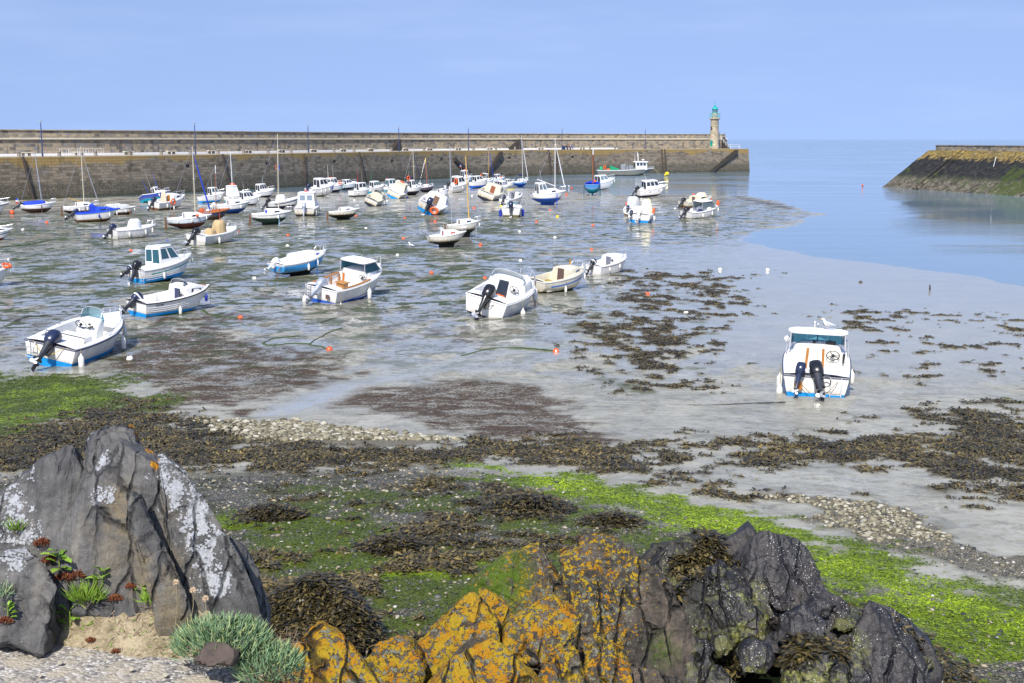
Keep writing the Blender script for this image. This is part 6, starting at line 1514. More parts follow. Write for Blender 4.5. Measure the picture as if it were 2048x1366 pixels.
mb = MB(); mb.ball((b.X(.97), .1, b.zs(.97)+.35), .1); b.part('bow_light', mb, M_RAILW)

# grey work barge by the quay
b = Boat('work_barge', 'grey aluminium work barge with white wheelhouse and green crates lying along the quay', (1191, 1200, 1309, 353), 0, 0, zscale=.9, ratio=3.4, col='grey', foul='navy', zw=.12, hs=.55, hb=.80, c1=.62, c0=.03, head=4, cat='work boat', short='the grey barge', tw=.95, full=3.2, rake=.10, size=2.75, deckm=paint('barge_deck', (.25, .26, .26), .6, .3, 3), sink=.25, gun=.05)
b.house(.66, .86, .66, slope=.06, nside=3, winm=M_WIN, w=.52, sill=.5, over=.14)
mb = MB(); mb.tube([(b.X(.72), .1, b.hz), (b.X(.71), .1, b.hz+.75)], .03, 6); mb.tube([(b.X(.71), .1, b.hz+.4), (b.X(.70), .1, b.hz+.9)], .015, 5); b.part('radar_mast', mb, M_RAILW)
mb = MB(); mb.lathe([(.02, 0), (.02, .1), (.13, .1), (.13, .16), (.02, .2)], 10, 0, Matrix.Translation((b.X(.80), 0, b.hz))); b.part('radar', mb, M_RAILW)
mb = MB(); mb.loft([[(b.X(.22), -.4, b.hs), (b.X(.22), .4, b.hs), (b.X(.22), .4, b.hs+.48), (b.X(.22), -.4, b.hs+.48)], [(b.X(.38), -.4, b.hs), (b.X(.38), .4, b.hs), (b.X(.38), .4, b.hs+.18), (b.X(.38), -.4, b.hs+.18)]]); b.part('net_crate', mb, M_GREENP)
b.blob((b.X(.07), -.2, b.hs-.1), (.35, .5, .5), M_GREENP, 'green_net', 2)
mb = MB(); mb.tube([(b.X(.11), .1, b.hs), (b.X(.13), .1, b.hs+.45), (b.X(.155), .1, b.hs+.5), (b.X(.15), .1, b.hs+.1)], .05, 6); b.part('crane_hook', mb, M_ORANGE)
mb = MB()
for x0, x1, zz in ((.41, .49, .62), (.50, .54, .42), (.55, .62, .5)): mb.box(((b.X(x0)+b.X(x1))/2, 0, b.hs+zz/2), ((x1-x0)*5, .6, zz))
for q in range(6): mb.tube([(b.X(.44+.03*q), -.3, b.hs), (b.X(.45+.03*q), .2, b.hs+.6+.05*(q % 2))], .02, 4)
b.part('winch_gear', mb, paint('galvanised_steel', (.30, .32, .33), .5, .25, 3, 0, .4))
mb = MB(); mb.ball((b.X(.02), -.35, b.hs-.05), .09); mb.ball((b.X(.2), -.3, b.hs+.1), (.2, .12, .1)); b.part('orange_tub', mb, M_ORANGE)
b.antenna((b.X(.66), .1, b.hz), .95); b.pulpit(.88, .12, r=.01)
mb = MB(); mb.tube([(b.X(.99), 0, b.zs(.99)), (b.X(1)+.45, -.2, .15)], .02, 5); b.part('mooring_line', mb, M_ROPE)
# ------------------------------------------------------------------ buoys, ropes, gulls, people
def buoy(px, py, r, mat, label, group, txt=None, spots=False):
    p = gp(px, py); r = r
    mb = MB(); mb.ball((0, 0, 0), r, 0, 16, 10); mb.tube([(0, 0, r*.9), (0, 0, r*1.15)], r*.2, 6, 1); mb.tube([(0, 0, -r*1.0), (.0, 0, -r*.85)], r*.25, 6, 1)
    o = mb.build('mooring_buoy', [mat, M_BLACK]); z = max(float(h0(p.x, p.y)), .02); o.location = (p.x, p.y, z+r*.80); o.rotation_euler = (rnd.uniform(-.5, .5), rnd.uniform(-.5, .5), rnd.uniform(0, 6))
    tag(o, label, 'buoy', group); return o
def mat_buoy(name, col):
    t = NT(name); c = t.coord('Object'); n = t.noise(c, 6, 4); sx = t.n('ShaderNodeSeparateXYZ'); t.link(c, sx.inputs[0])
    cc = t.mix(t.mr(t.math('ADD', sx.outputs[2], t.math('MULTIPLY', n, .16)), .02, -.08, 0, .8), col, (.06, .055, .03))
    cc = t.mix(t.mr(n, .60, .68, 0, .45), cc, (.6, .55, .48)); t.bsdf(cc, .45, .4); return t.m
MBO = mat_buoy('orange_buoy', (.78, .10, .025)); MBW = mat_buoy('white_buoy', (.76, .75, .71)); MBY = mat_buoy('yellow_buoy', (.80, .60, .01))
orange = [(24, 430, .30, 'large pinkish orange buoy at the left edge, left of the blue covered sailboat'), (94, 448, 0, 'orange buoy below the blue covered sailboat'), (262, 505, 0, 'orange buoy between the white covered boat and the teal striped boat'), (481, 641, 0, 'orange buoy right of the CA7409 boat'), (576, 474, 0, 'orange buoy above the sky blue cabin boat'), (476, 466, 0, 'orange buoy right of the tan covered boat'), (659, 705, 0, 'orange buoy with white blotch at the end of a weedy rope loop'), (712, 435, 0, 'orange buoy touching the mastless small sailboat'), (810, 439, 0, 'orange buoy left of the leaning blue bottomed boat'), (870, 446, 0, 'orange buoy just below the leaning blue bottomed boat'), (807, 481, 0, 'orange buoy left of the twin keel sailboat'), (961, 493, 0, 'orange buoy right of the twin keel sailboat'), (948, 419, 0, 'orange buoy right of the thick yellow mast'), (1100, 423, 0, 'orange buoy below the blue bottomed motor sailer'), (1073, 447, 0, 'orange buoy below the weedy stern view boat'), (1143, 378, 0, 'small orange buoy left of the blue sailing dinghy'), (1133, 391, 0, 'orange buoy at the bow of the blue bottomed motor sailer'), (1253, 410, 0, 'orange buoy left of the tall hooded boat'), (1292, 407, 0, 'orange buoy below the black windowed modern boat'), (1186, 454, 0, 'dull orange buoy alone left of the cream screened boat'), (1183, 503, 0, 'orange buoy above the small cabin boat with grey door'), (863, 550, 0, 'orange buoy between the wooden trimmed boat and the cuddy cruiser'), (970, 561, 0, 'orange buoy at the windscreen of the cuddy cruiser'), (1064, 590, 0, 'orange buoy beside the fenders of the cuddy cruiser'), (1295, 593, 0, 'orange buoy right of the weathered cream boat'), (1112, 709, 0, 'orange buoy marked 8 at the end of a weedy rope'), (1725, 372, 0, 'lone orange buoy in the water before the right breakwater'), (1387, 391, 0, 'pinkish orange buoy behind the hard top boat on the right bank')]
for px, py, r, lab in orange:
    o = buoy(px, py, (.13+.02*(py < 500)+(.03 if py < 420 else 0)) if not r else r, MBO, lab, 'orange mooring buoys')
    if '8' in lab:
        p = o.location; rr = .13; d = (Vector((0, 0, CAMZ))-p).normalized(); u = Vector((0, 0, 1)).cross(d).normalized(); v = d.cross(u)
        M = Matrix((u, v, d)).transposed().to_4x4(); M.translation = p+d*.131
        o.rotation_euler = (0, 0, 0)
        text_mesh('8', .17, M_WHITE, o, Matrix.Translation(-p)@M)
white = [(260, 724, 'white buoy right of the open console boat at the front left'), (46, 463, 'white buoy at the left edge, right of the red bottomed bow'), (509, 561, 'white buoy left of the sky blue cabin boat'), (575, 496, 'white buoy just behind the sky blue cabin boat'), (795, 514, 'white buoy on the green patch of weed in the middle'), (1041, 525, 'white buoy above the cuddy cruiser'), (1110, 479, 'white buoy alone right of the yellow masted sailboat'), (732, 460, 'white buoy below the mastless small sailboat'), (582, 449, 'white buoy right of the green bottomed sailboat'), (709, 403, 'white buoy left of the heeled cream boat'), (774, 404, 'white buoy right of the heeled cream boat'), (1039, 467, 'white buoy below the weedy stern view boat'), (944, 394, 'white buoy under the cruisers at the back'), (1138, 374, 'white buoy floating left of the blue sailing dinghy'), (1283, 400, 'white buoy under the black windowed modern boat'), (1350, 420, 'white buoy left of the hard top boat on the right bank'), (1440, 543, 'left of the two white buoys on the wet sand at the right'), (1535, 544, 'right of the two white buoys on the wet sand at the right'), (1372, 632, 'white buoy among brown weed clumps left of the hard top boat'), (1574, 683, 'white buoy with weedy underside right behind the hard top boat with the gull')]
for px, py, lab in white: buoy(px, py, .13+(.02 if py < 500 else 0), MBW, lab, 'white mooring buoys')
for px, py, r, lab in [(1115, 436, .16, 'yellow buoy alone right of the weedy stern view boat'), (1297, 371+30, .15, 'yellow buoy just below the black windowed modern boat'), (1334, 351, .50, 'big yellow buoy in the water right of the grey barge'), (1330, 351.5, .2, 'small yellow float beside the big yellow buoy'), (883, 430, .16, 'yellow buoy under the leaning blue bottomed boat'), (1002, 415, .16, 'yellow buoy at the stern of the awning boat')]:
    buoy(px, py, r, MBY, lab, 'yellow mooring buoys')

M_WEEDROPE = paint('weedy_green_rope', (.035, .075, .012), .8, .5, 5, .4); M_CHAIN = paint('rusty_chain', (.05, .045, .04), .8, .4, 8, .3)
def rope(pts, r, mat, label, name='mooring_rope', wob=.12):
    P = [gp(*q) for q in pts]; out = catmull([Vector((p.x, p.y, 0)) for p in P], 8); q = []
    for i, p in enumerate(out):
        p = p+Vector((rnd.uniform(-wob, wob), rnd.uniform(-wob, wob), 0))*.5
        q.append(Vector((p.x, p.y, max(float(h0(p.x, p.y)), 0)+.115+r*.2)))
    mb = MB(); mb.tube(q, [r*rnd.uniform(.7, 1.35) for _ in q], 6); tag(mb.build(name, mat), label, 'rope' if 'rope' in name else 'chain')
rope([(659, 705), (630, 696), (590, 692), (545, 696), (526, 692), (552, 682), (600, 677)], .022, M_WEEDROPE, 'green weedy rope looping left from the white blotched orange buoy')
rope([(617, 694), (640, 680), (662, 668), (685, 660)], .022, M_WEEDROPE, 'green weedy rope branching right to a small dark weed clump')
rope([(1110, 708), (1050, 702), (1000, 702), (960, 708), (925, 718)], .03, M_WEEDROPE, 'thin green weedy rope running left from the buoy marked 8')
rope([(481, 641), (445, 640), (415, 632), (405, 625)], .04, M_WEEDROPE, 'green weedy rope from the CA7409 boat to an orange buoy')
rope([(970, 561), (930, 560), (880, 562), (830, 568)], .05, M_WEEDROPE, 'green weedy rope running left from the cuddy cruiser buoy')
rope([(1295, 593), (1260, 585), (1235, 588)], .03, M_WEEDROPE, 'green weedy rope left of the buoy beyond the cream boat')
rope([(640, 650), (700, 634), (780, 632), (860, 638), (930, 640)], .022, M_CHAIN, 'dark chain lying on the mud left of the cuddy cruiser', 'mooring_chain', .05)
rope([(1570, 812), (1500, 814), (1420, 818), (1320, 818), (1260, 822)], .018, M_CHAIN, 'dark chain lying on the sand left of the hard top boat', 'mooring_chain', .05)
rope([(244, 640), (200, 634), (120, 634), (60, 638), (30, 646)], .022, M_CHAIN, 'dark chain running left from the CA7409 boat', 'mooring_chain', .06)
rope([(240, 568), (180, 570), (100, 569), (25, 568)], .025, M_CHAIN, 'dark chain between the teal striped boat and the left edge', 'mooring_chain', .06)
rope([(0, 497), (60, 492), (100, 484), (160, 480)], .05, M_WEEDROPE, 'green weedy rope left of the white covered boat')
rope([(420, 600), (455, 603), (490, 600)], .035, M_WEEDROPE, 'green weedy rope at the bow of the CA7409 boat')
p = gp(1859, 581); mb = MB(); mb.tube([(0, 0, -.1), (.02, 0, .12), (.0, 0, .34)], [.06, .05, .03], 6); o = mb.build('mooring_stake', M_TIMBER); o.location = p; tag(o, 'short dark stake standing in the shallow water at the right', 'stake')
p = gp(1721, 567); mb = MB(); mb.ball((0, 0, .05), (.12, .1, .12)); o = mb.build('small_stone', M_TIMBER); o.location = p; tag(o, 'small dark stone on the wet sand right of the middle', 'stone')

# gulls: one continuous feathered body
M_GULLW = paint('gull_white', (.80, .80, .79), .7, .06); M_GULLG = paint('gull_grey', (.42, .46, .52), .7, .1); M_BEAK = paint('gull_beak', (.75, .42, .02), .4); M_GLEG = paint('gull_leg', (.60, .35, .28), .5)
def gull(loc, yaw, s, label):
    r = empty('seagull', loc, (0, 0, yaw)); r.scale = (s,)*3; tag(r, label, 'seagull')
    prof = [(-.30, .17, .010, .012), (-.22, .185, .035, .03), (-.13, .20, .062, .06), (-.03, .215, .078, .082), (.05, .235, .075, .086), (.10, .275, .058, .07), (.125, .33, .040, .048), (.145, .375, .036, .040), (.17, .405, .041, .042), (.205, .41, .038, .036), (.235, .402, .020, .018), (.245, .40, .010, .010)]
    mb = MB(); n = 14
    rings = []
    for i, (x, z, w, h) in enumerate(prof):
        a = prof[max(i-1, 0)]; b = prof[min(i+1, len(prof)-1)]; t = Vector((b[0]-a[0], 0, b[1]-a[1])).normalized(); u = Vector((-t.z, 0, t.x))
        rings.append([Vector((x, 0, z))+Vector((0, w*math.cos(2*PI*k/n), 0))+u*h*math.sin(2*PI*k/n) for k in range(n)])
    mb.loft(rings); mb.build('body', M_GULLW, r)
    for y in (1, -1):
        m = MB(); m.loft([[(-.36+.0, y*.02, .165), (-.34, y*.03, .185), (-.33, y*.035, .175)], [(-.15, y*.05, .16), (-.15, y*.055, .245), (-.15, y*.085, .205)], [(.0, y*.06, .17), (.0, y*.05, .285), (.0, y*.098, .23)], [(.07, y*.06, .20), (.06, y*.05, .28), (.06, y*.09, .24)]]); m.build('wing', M_GULLG, r)
        m = MB(); m.tube([(-.01, y*.035, .16), (.0, y*.035, .08), (.01, y*.035, .0)], .008, 6)
        for a in (-.5, 0, .5): m.tube([(.01, y*.035, .006), (.06*math.cos(a), y*.035+.06*math.sin(a), .004)], .005, 4)
        m.build('leg', M_GLEG, r)
        m = MB(); m.ball((.205, y*.034, .418), .006, 0, 8, 6); m.build('eye', M_BLACK, r)
    m = MB(); m.tube([(.235, 0, .402), (.275, 0, .397), (.30, 0, .384)], [.013, .010, .003], 7); m.build('beak', M_BEAK, r)
    m = MB(); m.slab([(-.30, -.03, .168), (-.30, .03, .168), (-.42, .02, .15), (-.42, -.02, .15)], .012); m.build('tail', M_BLACK, r)
w = bi.M@Vector((bi.X(.60), -.28, bi.hz+.03)); gull(w, PI-.35, .85, 'white seagull with yellow beak standing on the hard top of the boat at the right')
g = gp(822, 498); gull(g+Vector((0, 0, .08)), 2.6, 1.05, 'white seagull standing on the green weed patch in the middle of the mud')

# three people sitting on the pier bench
def person(loc, yaw, top, trous, label, lean=.1):
    r = empty('person', loc, (0, 0, yaw)); tag(r, label, 'person', 'people sitting on the pier')
    V = [(0, 0, .50), (0, 0, .72), (.02, 0, .95), (.03, 0, 1.02), (.04, 0, 1.12), (.05, 0, 1.22), (.045, 0, 1.30)]; E = [(0, 1), (1, 2), (2, 3), (3, 4), (4, 5), (5, 6)]; R = [.15, .14, .15, .075, .085, .10, .06]
    def chain(start, pts, rad):
        a = start
        for p, q in zip(pts, rad): V.append(p); R.append(q); E.append((a, len(V)-1)); a = len(V)-1
        return a
    for y in (1, -1):
        chain(0, [(.06, y*.1, .50), (.45, y*.12, .50), (.48, y*.12, .25), (.46, y*.12, .06), (.60, y*.13, .04)], [.10, .075, .055, .042, .04])
        h = chain(2, [(.02, y*.19, .93), (.08, y*.25, .68), (.30, y*.16, .58), (.37, y*.14, .56)], [.06, .048, .036, .03])
        for k in range(4): chain(h, [(.42, y*(.11+.018*k), .555-.004*k), (.455-.006*abs(k-1), y*(.11+.018*k), .535)], [.009, .008])
        chain(h, [(.40, y*.105, .575), (.43, y*.095, .57)], [.010, .008])
    me = bpy.data.meshes.new('body'); me.from_pydata(V, E, []); o = bpy.data.objects.new('body', me); COL.objects.link(o); o.parent = r
    m = o.modifiers.new('skin', 'SKIN'); 
    for v, q in zip(me.skin_vertices[0].data, R): v.radius = (q, q)
    me.skin_vertices[0].data[0].use_root = True
    o.modifiers.new('sub', 'SUBSURF').levels = 1; o.modifiers['sub'].render_levels = 1
    t = NT('figure_'+top[0]); c = t.coord('Object'); sx = t.n('ShaderNodeSeparateXYZ'); t.link(c, sx.inputs[0]); z = sx.outputs[2]
    col = t.mix(t.mr(z, .56, .58), trous, top[1]); col = t.mix(t.mr(z, 1.01, 1.03), col, (.45, .27, .19)); t.bsdf(col, .8, .3); me.materials.append(t.m)
    mb = MB(); mb.ball((.03, 0, 1.25), (.115, .105, .11), 0, 12, 8); mb.build('hair', paint('dark_hair', (.03, .02, .015), .7), r)
for k, (px, nm, c1, c2, lab) in enumerate([(1133, 'dark', (.04, .03, .04), (.05, .05, .07), 'person in dark clothes sitting on the pier bench, nearest the litter bin'), (1138, 'red', (.20, .05, .06), (.06, .06, .09), 'person in a reddish top sitting in the middle of three on the pier'), (1143, 'blue', (.04, .09, .35), (.04, .05, .10), 'person in a blue top sitting at the right of three on the pier')]):
    p, n, d = pier_at(px, 3.0, DECKZ+.05); v = -n; person(p, math.atan2(v.y, v.x), (nm, c1), c2, lab)
p, n, d = pier_at(1138, 3.1, DECKZ+.05); c = copy_tree(bproto); c.location = p; c.rotation_euler = (0, 0, math.atan2(d.y, d.x)); tag(c, 'stone bench the three people sit on near the pier edge', 'bench')
# ------------------------------------------------------------------ rocks
def _ico(sub):
    bm = bmesh.new(); bmesh.ops.create_icosphere(bm, subdivisions=sub, radius=1)
    v = np.array([q.co[:] for q in bm.verts]); f = np.array([[q.index for q in t.verts] for t in bm.faces]); bm.free(); return v, f
ICO = {k: _ico(k) for k in (3, 5, 6, 7)}
LAST = {}
def rock(name, label, out, D0, depth, mat, seed=0, sn=(.8, .1, .45), freq=9., amp=.03, rough=.03, sub=6, k=30, cat='rock', attrs=None, group=None, chips=22, front=1., back=.9):
    k = 130
    ys = [q[1] for q in out]; y0, y1 = min(ys), max(ys); pts = []
    for px, py in out:
        v = (py-y0)/(y1-y0+1e-6); half = depth*(.22+.78*v)
        pts.append(at_depth(px, py, D0-half*front)); pts.append(at_depth(px, py, D0+half*back))
    bm = bmesh.new(); [bm.verts.new(p) for p in pts]
    r = bmesh.ops.convex_hull(bm, input=bm.verts[:]); bm.normal_update()
    c = np.mean([np.array(p) for p in pts], 0)
    pl = []
    for f in bm.faces:
        n = np.array(f.normal); d = float(n @ (np.array(f.verts[0].co)-c))
        if d < 0: n, d = -n, -d
        pl.append((n, max(d, .01), f.calc_area()))
    bm.free()
    N = np.array([q[0] for q in pl]); Dd = np.array([q[1] for q in pl])
    rs = np.random.RandomState(seed+1000); hp = np.array([np.array(p)-c for p in pts]); s_ = np.array(sn, float); s_ /= np.linalg.norm(s_)
    t_ = np.cross(s_, (.3, .8, .5)); t_ /= np.linalg.norm(t_); u_ = np.cross(s_, t_)
    base = np.array([s_, t_, u_])
    ex = []
    for q in range(chips):
        v = base[rs.randint(3)]*rs.choice([-1, 1])+rs.randn(3)*.42; v /= np.linalg.norm(v); ex.append((v, (hp@v).max()*rs.uniform(.70, .95)))
    N = np.vstack([N]+[e[0][None] for e in ex]); Dd = np.concatenate([Dd, [max(e[1], .02) for e in ex]])
    dirs, F_ = ICO[sub]
    a = np.maximum(dirs @ N.T, 0)/Dd
    am = a.max(1, keepdims=True); w = (a/am)**k; rr = 1/(am[:, 0]*w.sum(1)**(1/k))
    P = c+dirs*rr[:, None]
    nn = (w @ N); nn /= np.linalg.norm(nn, axis=1)[:, None]+1e-9
    def layers(sv, fr, am, sd, warp):
        s = P @ sv*fr+warp*fbm(P*1.4, 3, sd); i = np.floor(s); f = s-i
        h = lambda q: _hash(q.astype(np.int64), q.astype(np.int64)*0+7, q.astype(np.int64)*0+3, sd)
        t = sstep(.72, 1., f); v = h(i)*(1-t)+h(i+1)*t
        return am*((v-.5)*2)*(.5+fbm(P*2.1+sd, 2, sd))-am*.35*np.exp(-((1-f-.1)/.12)**2)
    disp = layers(s_, freq, amp*1.5, seed, 2.2)
    s2 = np.cross(s_, (.3, .8, .5)); s2 /= np.linalg.norm(s2)
    disp += layers(s2, freq*.5, amp*1.2, seed+5, 2.4)
    s3 = np.cross(s_, s2); disp += layers(s3, freq*.4, amp*1.1, seed+9, 2.6)
    fq = 1. if amp < .02 and D0 < 7 else .8
    disp += rough*fbm(P*3.2, 4, seed+20)+rough*.5*fbm(P*14*fq, 3, seed+30)-rough*1.3*np.abs(fbm(P*5, 4, seed+40))+rough*.35*fbm(P*28*fq, 3, seed+50)
    P = P+nn*disp[:, None]
    at = {q: fn(P, nn) for q, fn in (attrs or {}).items()}
    o = np_mesh(name, P, F_, mat, 3, True, at)
    o.data.set_sharp_from_angle(angle=math.radians(27))
    tag(o, label, cat, group); LAST[label] = (P, nn, F_, o); return o

def crack(t, P, sc):
    w = t.n('ShaderNodeVectorMath', operation='ADD'); nv = t.n('ShaderNodeVectorMath', operation='SCALE'); t.link(t.noise(P, sc*.5, 4, .6, out='Color'), nv.inputs[0]); nv.inputs['Scale'].default_value = 1.1/sc
    mp = t.n('ShaderNodeMapping'); t.link(P, mp.inputs[0]); mp.inputs['Rotation'].default_value = (.1, .6, .2); mp.inputs['Scale'].default_value = (1.9, .9, .55)
    t.link(mp.outputs[0], w.inputs[0]); t.link(nv.outputs[0], w.inputs[1])
    d = t.vor(w.outputs[0], sc*.55, 'DISTANCE_TO_EDGE'); g = t.mr(t.noise(P, sc*.35, 3), .42, .6)
    return t.math('MULTIPLY', t.mr(d, .055, .0), g)
def mat_slate():
    t = NT('lichened_slate'); P = t.pos(); A = t.attr
    sc = t.n('ShaderNodeMapping'); t.link(P, sc.inputs[0]); sc.inputs['Rotation'].default_value = (0, .55, 0); sc.inputs['Scale'].default_value = (9, 2.5, 1.2)
    st = t.noise(sc.outputs[0], 1.6, 6, .65); n = t.noise(P, 3.2, 6, .65); f = t.noise(P, 28, 5, .6); f2 = t.noise(P, 90, 3)
    col = t.ramp(t.math('ADD', t.math('MULTIPLY', st, .55), t.math('MULTIPLY', n, .45)), [(.32, (.026, .027, .028)), (.44, (.062, .062, .061)), (.54, (.108, .105, .098)), (.66, (.165, .152, .128)), (.76, (.09, .089, .086))])
    col = t.mix(t.math('MULTIPLY', A('ochre'), t.mr(n, .4, .6)), col, t.mix(f, (.12, .092, .046), (.20, .16, .09)))
    col = t.mix(t.mr(f, .35, .7, 0, .5), col, (.06, .057, .055))
    v = t.vor(P, 17); wl = t.math('ADD', t.math('ADD', t.math('MULTIPLY', t.noise(P, 15, 6, .75), 1.1), t.math('MULTIPLY', A('white'), .36)), t.math('ADD', t.math('MULTIPLY', v, -.32), t.math('MULTIPLY', t.vor(P, 75), -.38)))
    wm = t.math('MULTIPLY', t.mr(wl, .50, .56), t.mr(f, .30, .46, .35, 1.))
    col = t.mix(wm, col, t.mix(f, (.20, .21, .22), (.43, .44, .45)))
    om = t.mr(t.math('ADD', t.noise(P, 24, 5, .75), t.math('MULTIPLY', A('orange'), .42)), .76, .82)
    col = t.mix(om, col, t.mix(f, (.34, .13, .006), (.52, .25, .015)))
    cr = crack(t, P, 6.); col = t.mix(t.math('MULTIPLY', cr, .75), col, (.012, .012, .013))
    h = t.math('ADD', t.math('ADD', t.math('MULTIPLY', st, 1.3), t.math('MULTIPLY', f, .45)), t.math('ADD', t.math('MULTIPLY', f2, .18), t.math('MULTIPLY', wm, .10)))
    h = t.math('SUBTRACT', h, t.math('MULTIPLY', cr, 1.2))
    t.bsdf(col, t.mr(f, .3, .7, .55, .85), .35, normal=t.bump(h, .8, .028)); return t.m
def mat_lichen_rock():
    t = NT('orange_lichen_rock'); P = t.pos(); A = t.attr
    n = t.noise(P, 1.6, 6, .65); f = t.noise(P, 13, 5, .65); f2 = t.noise(P, 45, 5, .7); 
    sc = t.n('ShaderNodeMapping'); t.link(P, sc.inputs[0]); sc.inputs['Rotation'].default_value = (.2, .5, .3); sc.inputs['Scale'].default_value = (6, 2, 1)
    st = t.noise(sc.outputs[0], 1.3, 5, .6)
    col = t.ramp(t.math('ADD', t.math('MULTIPLY', n, .5), t.math('MULTIPLY', st, .5)), [(.34, (.022, .021, .018)), (.46, (.060, .052, .043)), (.56, (.115, .092, .072)), (.7, (.17, .135, .105))])
    col = t.mix(t.mr(f, .35, .65, 0, .55), col, (.032, .030, .026))
    geo = t.n('ShaderNodeNewGeometry'); sx = t.n('ShaderNodeSeparateXYZ'); t.link(geo.outputs['Normal'], sx.inputs[0])
    dw = t.n('ShaderNodeVectorMath', operation='ADD'); t.link(P, dw.inputs[0]); ns = t.n('ShaderNodeVectorMath', operation='SCALE'); t.link(t.noise(P, 7, 4, out='Color'), ns.inputs[0]); ns.inputs['Scale'].default_value = .12; t.link(ns.outputs[0], dw.inputs[1])
    v = t.vor(dw.outputs[0], 19); v2 = t.vor(dw.outputs[0], 48)
    lv = t.math('ADD', t.math('ADD', t.math('MULTIPLY', A('lich'), .62), t.math('MULTIPLY', t.noise(P, 7.5, 8, .76), .95)), t.math('ADD', t.math('MULTIPLY', v, -.45), t.math('MULTIPLY', v2, -.35)))
    lv = t.math('ADD', lv, t.math('MULTIPLY', sx.outputs[2], .12))
    gm = t.mr(t.math('ADD', t.noise(P, 17, 7, .76), t.math('MULTIPLY', A('lich'), .18)), .62, .68)
    col = t.mix(t.math('MULTIPLY', gm, .75), col, t.mix(f2, (.14, .14, .10), (.29, .30, .22)))
    om = t.mr(lv, .48, .53)
    oc = t.mix(t.mr(t.noise(P, 5, 6, .7), .37, .58), t.mix(f2, (.22, .095, .004), (.45, .20, .008)), t.mix(f2, (.22, .15, .006), (.42, .29, .02)))
    col = t.mix(om, col, oc)
    mo = t.math('MULTIPLY', A('moss'), t.mr(f, .32, .52)); col = t.mix(mo, col, t.mix(n, (.03, .055, .006), (.10, .16, .012)))
    cr = crack(t, P, 3.2); col = t.mix(t.math('MULTIPLY', cr, .85), col, (.010, .010, .009))
    h = t.math('ADD', t.math('ADD', t.math('MULTIPLY', st, 1.0), t.math('MULTIPLY', f, .6)), t.math('ADD', t.math('MULTIPLY', f2, .25), t.math('MULTIPLY', om, .16)))
    h = t.math('SUBTRACT', h, t.math('MULTIPLY', cr, 1.3))
    t.bsdf(col, .82, .25, normal=t.bump(h, 1., .07)); return t.m
def mat_shore_rock():
    t = NT('barnacled_rock'); P = t.pos(); A = t.attr
    n = t.noise(P, 1.5, 6, .65); f = t.noise(P, 11, 5, .65); f2 = t.noise(P, 40, 4)
    sc = t.n('ShaderNodeMapping'); t.link(P, sc.inputs[0]); sc.inputs['Rotation'].default_value = (.1, .6, .2); sc.inputs['Scale'].default_value = (7, 2, 1)
    st = t.noise(sc.outputs[0], 1.4, 5, .6)
    col = t.ramp(t.math('ADD', t.math('MULTIPLY', n, .45), t.math('MULTIPLY', st, .55)), [(.34, (.008, .008, .009)), (.47, (.020, .019, .020)), (.58, (.042, .038, .036)), (.72, (.085, .072, .062))])
    ag = t.math('MULTIPLY', A('moss'), t.mr(t.math('ADD', t.noise(P, 16, 6, .75), n), .92, 1.08)); ac = t.ramp(t.noise(P, 19, 5, .75), [(.3, (.03, .045, .006)), (.5, (.11, .12, .022)), (.7, (.28, .25, .10))])
    col = t.mix(ag, col, ac)
    bl = t.math('MULTIPLY', A('weedy'), t.mr(f, .3, .5)); col = t.mix(bl, col, (.012, .011, .008))
    v = t.vor(P, 36); b = t.math('MULTIPLY', t.mr(v, .24, .17), t.mr(t.math('ADD', t.noise(P, 3.2, 4, .6), t.math('MULTIPLY', A('barn'), .25)), .58, .68))
    col = t.mix(b, col, (.55, .54, .50))
    cr = crack(t, P, 3.); col = t.mix(t.math('MULTIPLY', cr, .8), col, (.008, .008, .009))
    h = t.math('ADD', t.math('ADD', t.math('MULTIPLY', st, 1.0), t.math('MULTIPLY', f, .6)), t.math('ADD', t.math('MULTIPLY', f2, .2), t.math('MULTIPLY', b, .25)))
    h = t.math('SUBTRACT', h, t.math('MULTIPLY', cr, 1.2))
    t.bsdf(col, t.mr(n, .3, .7, .35, .7), .45, normal=t.bump(h, .85, .05)); return t.m
M_SLATE = mat_slate(); M_LICH = mat_lichen_rock(); M_SHORE = mat_shore_rock()
def near(pts, R):
    C = [np.array(at_depth(*p)) for p in pts]
    return lambda P, n: np.clip(np.max([1-np.linalg.norm(P-c, axis=1)/r for c, r in zip(C, R)], 0)*2, 0, 1)
def seg(p, q, R):
    A_ = np.array(at_depth(*p)); B2 = np.array(at_depth(*q)); e = B2-A_
    def fn(P, n):
        t = np.clip((P-A_)@e/(e@e), 0, 1); return np.clip((1-np.linalg.norm(P-A_-t[:, None]*e, axis=1)/R)*2, 0, 1)
    return fn
zero = lambda P, n: np.zeros(len(P)); one = lambda v: (lambda P, n: np.full(len(P), v))
A_L = {'white': zero, 'orange': zero, 'ochre': zero}
SN = (.86, -.10, .50)
def bvh_at(px, py):
    from mathutils.bvhtree import BVHTree
    P, n, f = LAST['big grey slate outcrop at the front left, its main body'][:3]
    h = BVHTree.FromPolygons([tuple(q) for q in P], [tuple(int(i) for i in t) for t in f]).ray_cast(Vector((0, 0, CAMZ)), Vector(ray(px, py)).normalized()); return h[0].y if h[0] is not None else 5.6
rock('rock', 'big grey slate outcrop at the front left, its main body', [(185, 858), (235, 850), (270, 850), (300, 885), (330, 925), (355, 970), (385, 1040), (420, 1110), (455, 1180), (480, 1260), (470, 1330), (330, 1330), (150, 1290), (70, 1150), (85, 1010), (120, 920)], 5.85, .42, M_SLATE, 3, SN, 11, .007, .014, 7, 34, attrs=A_L)
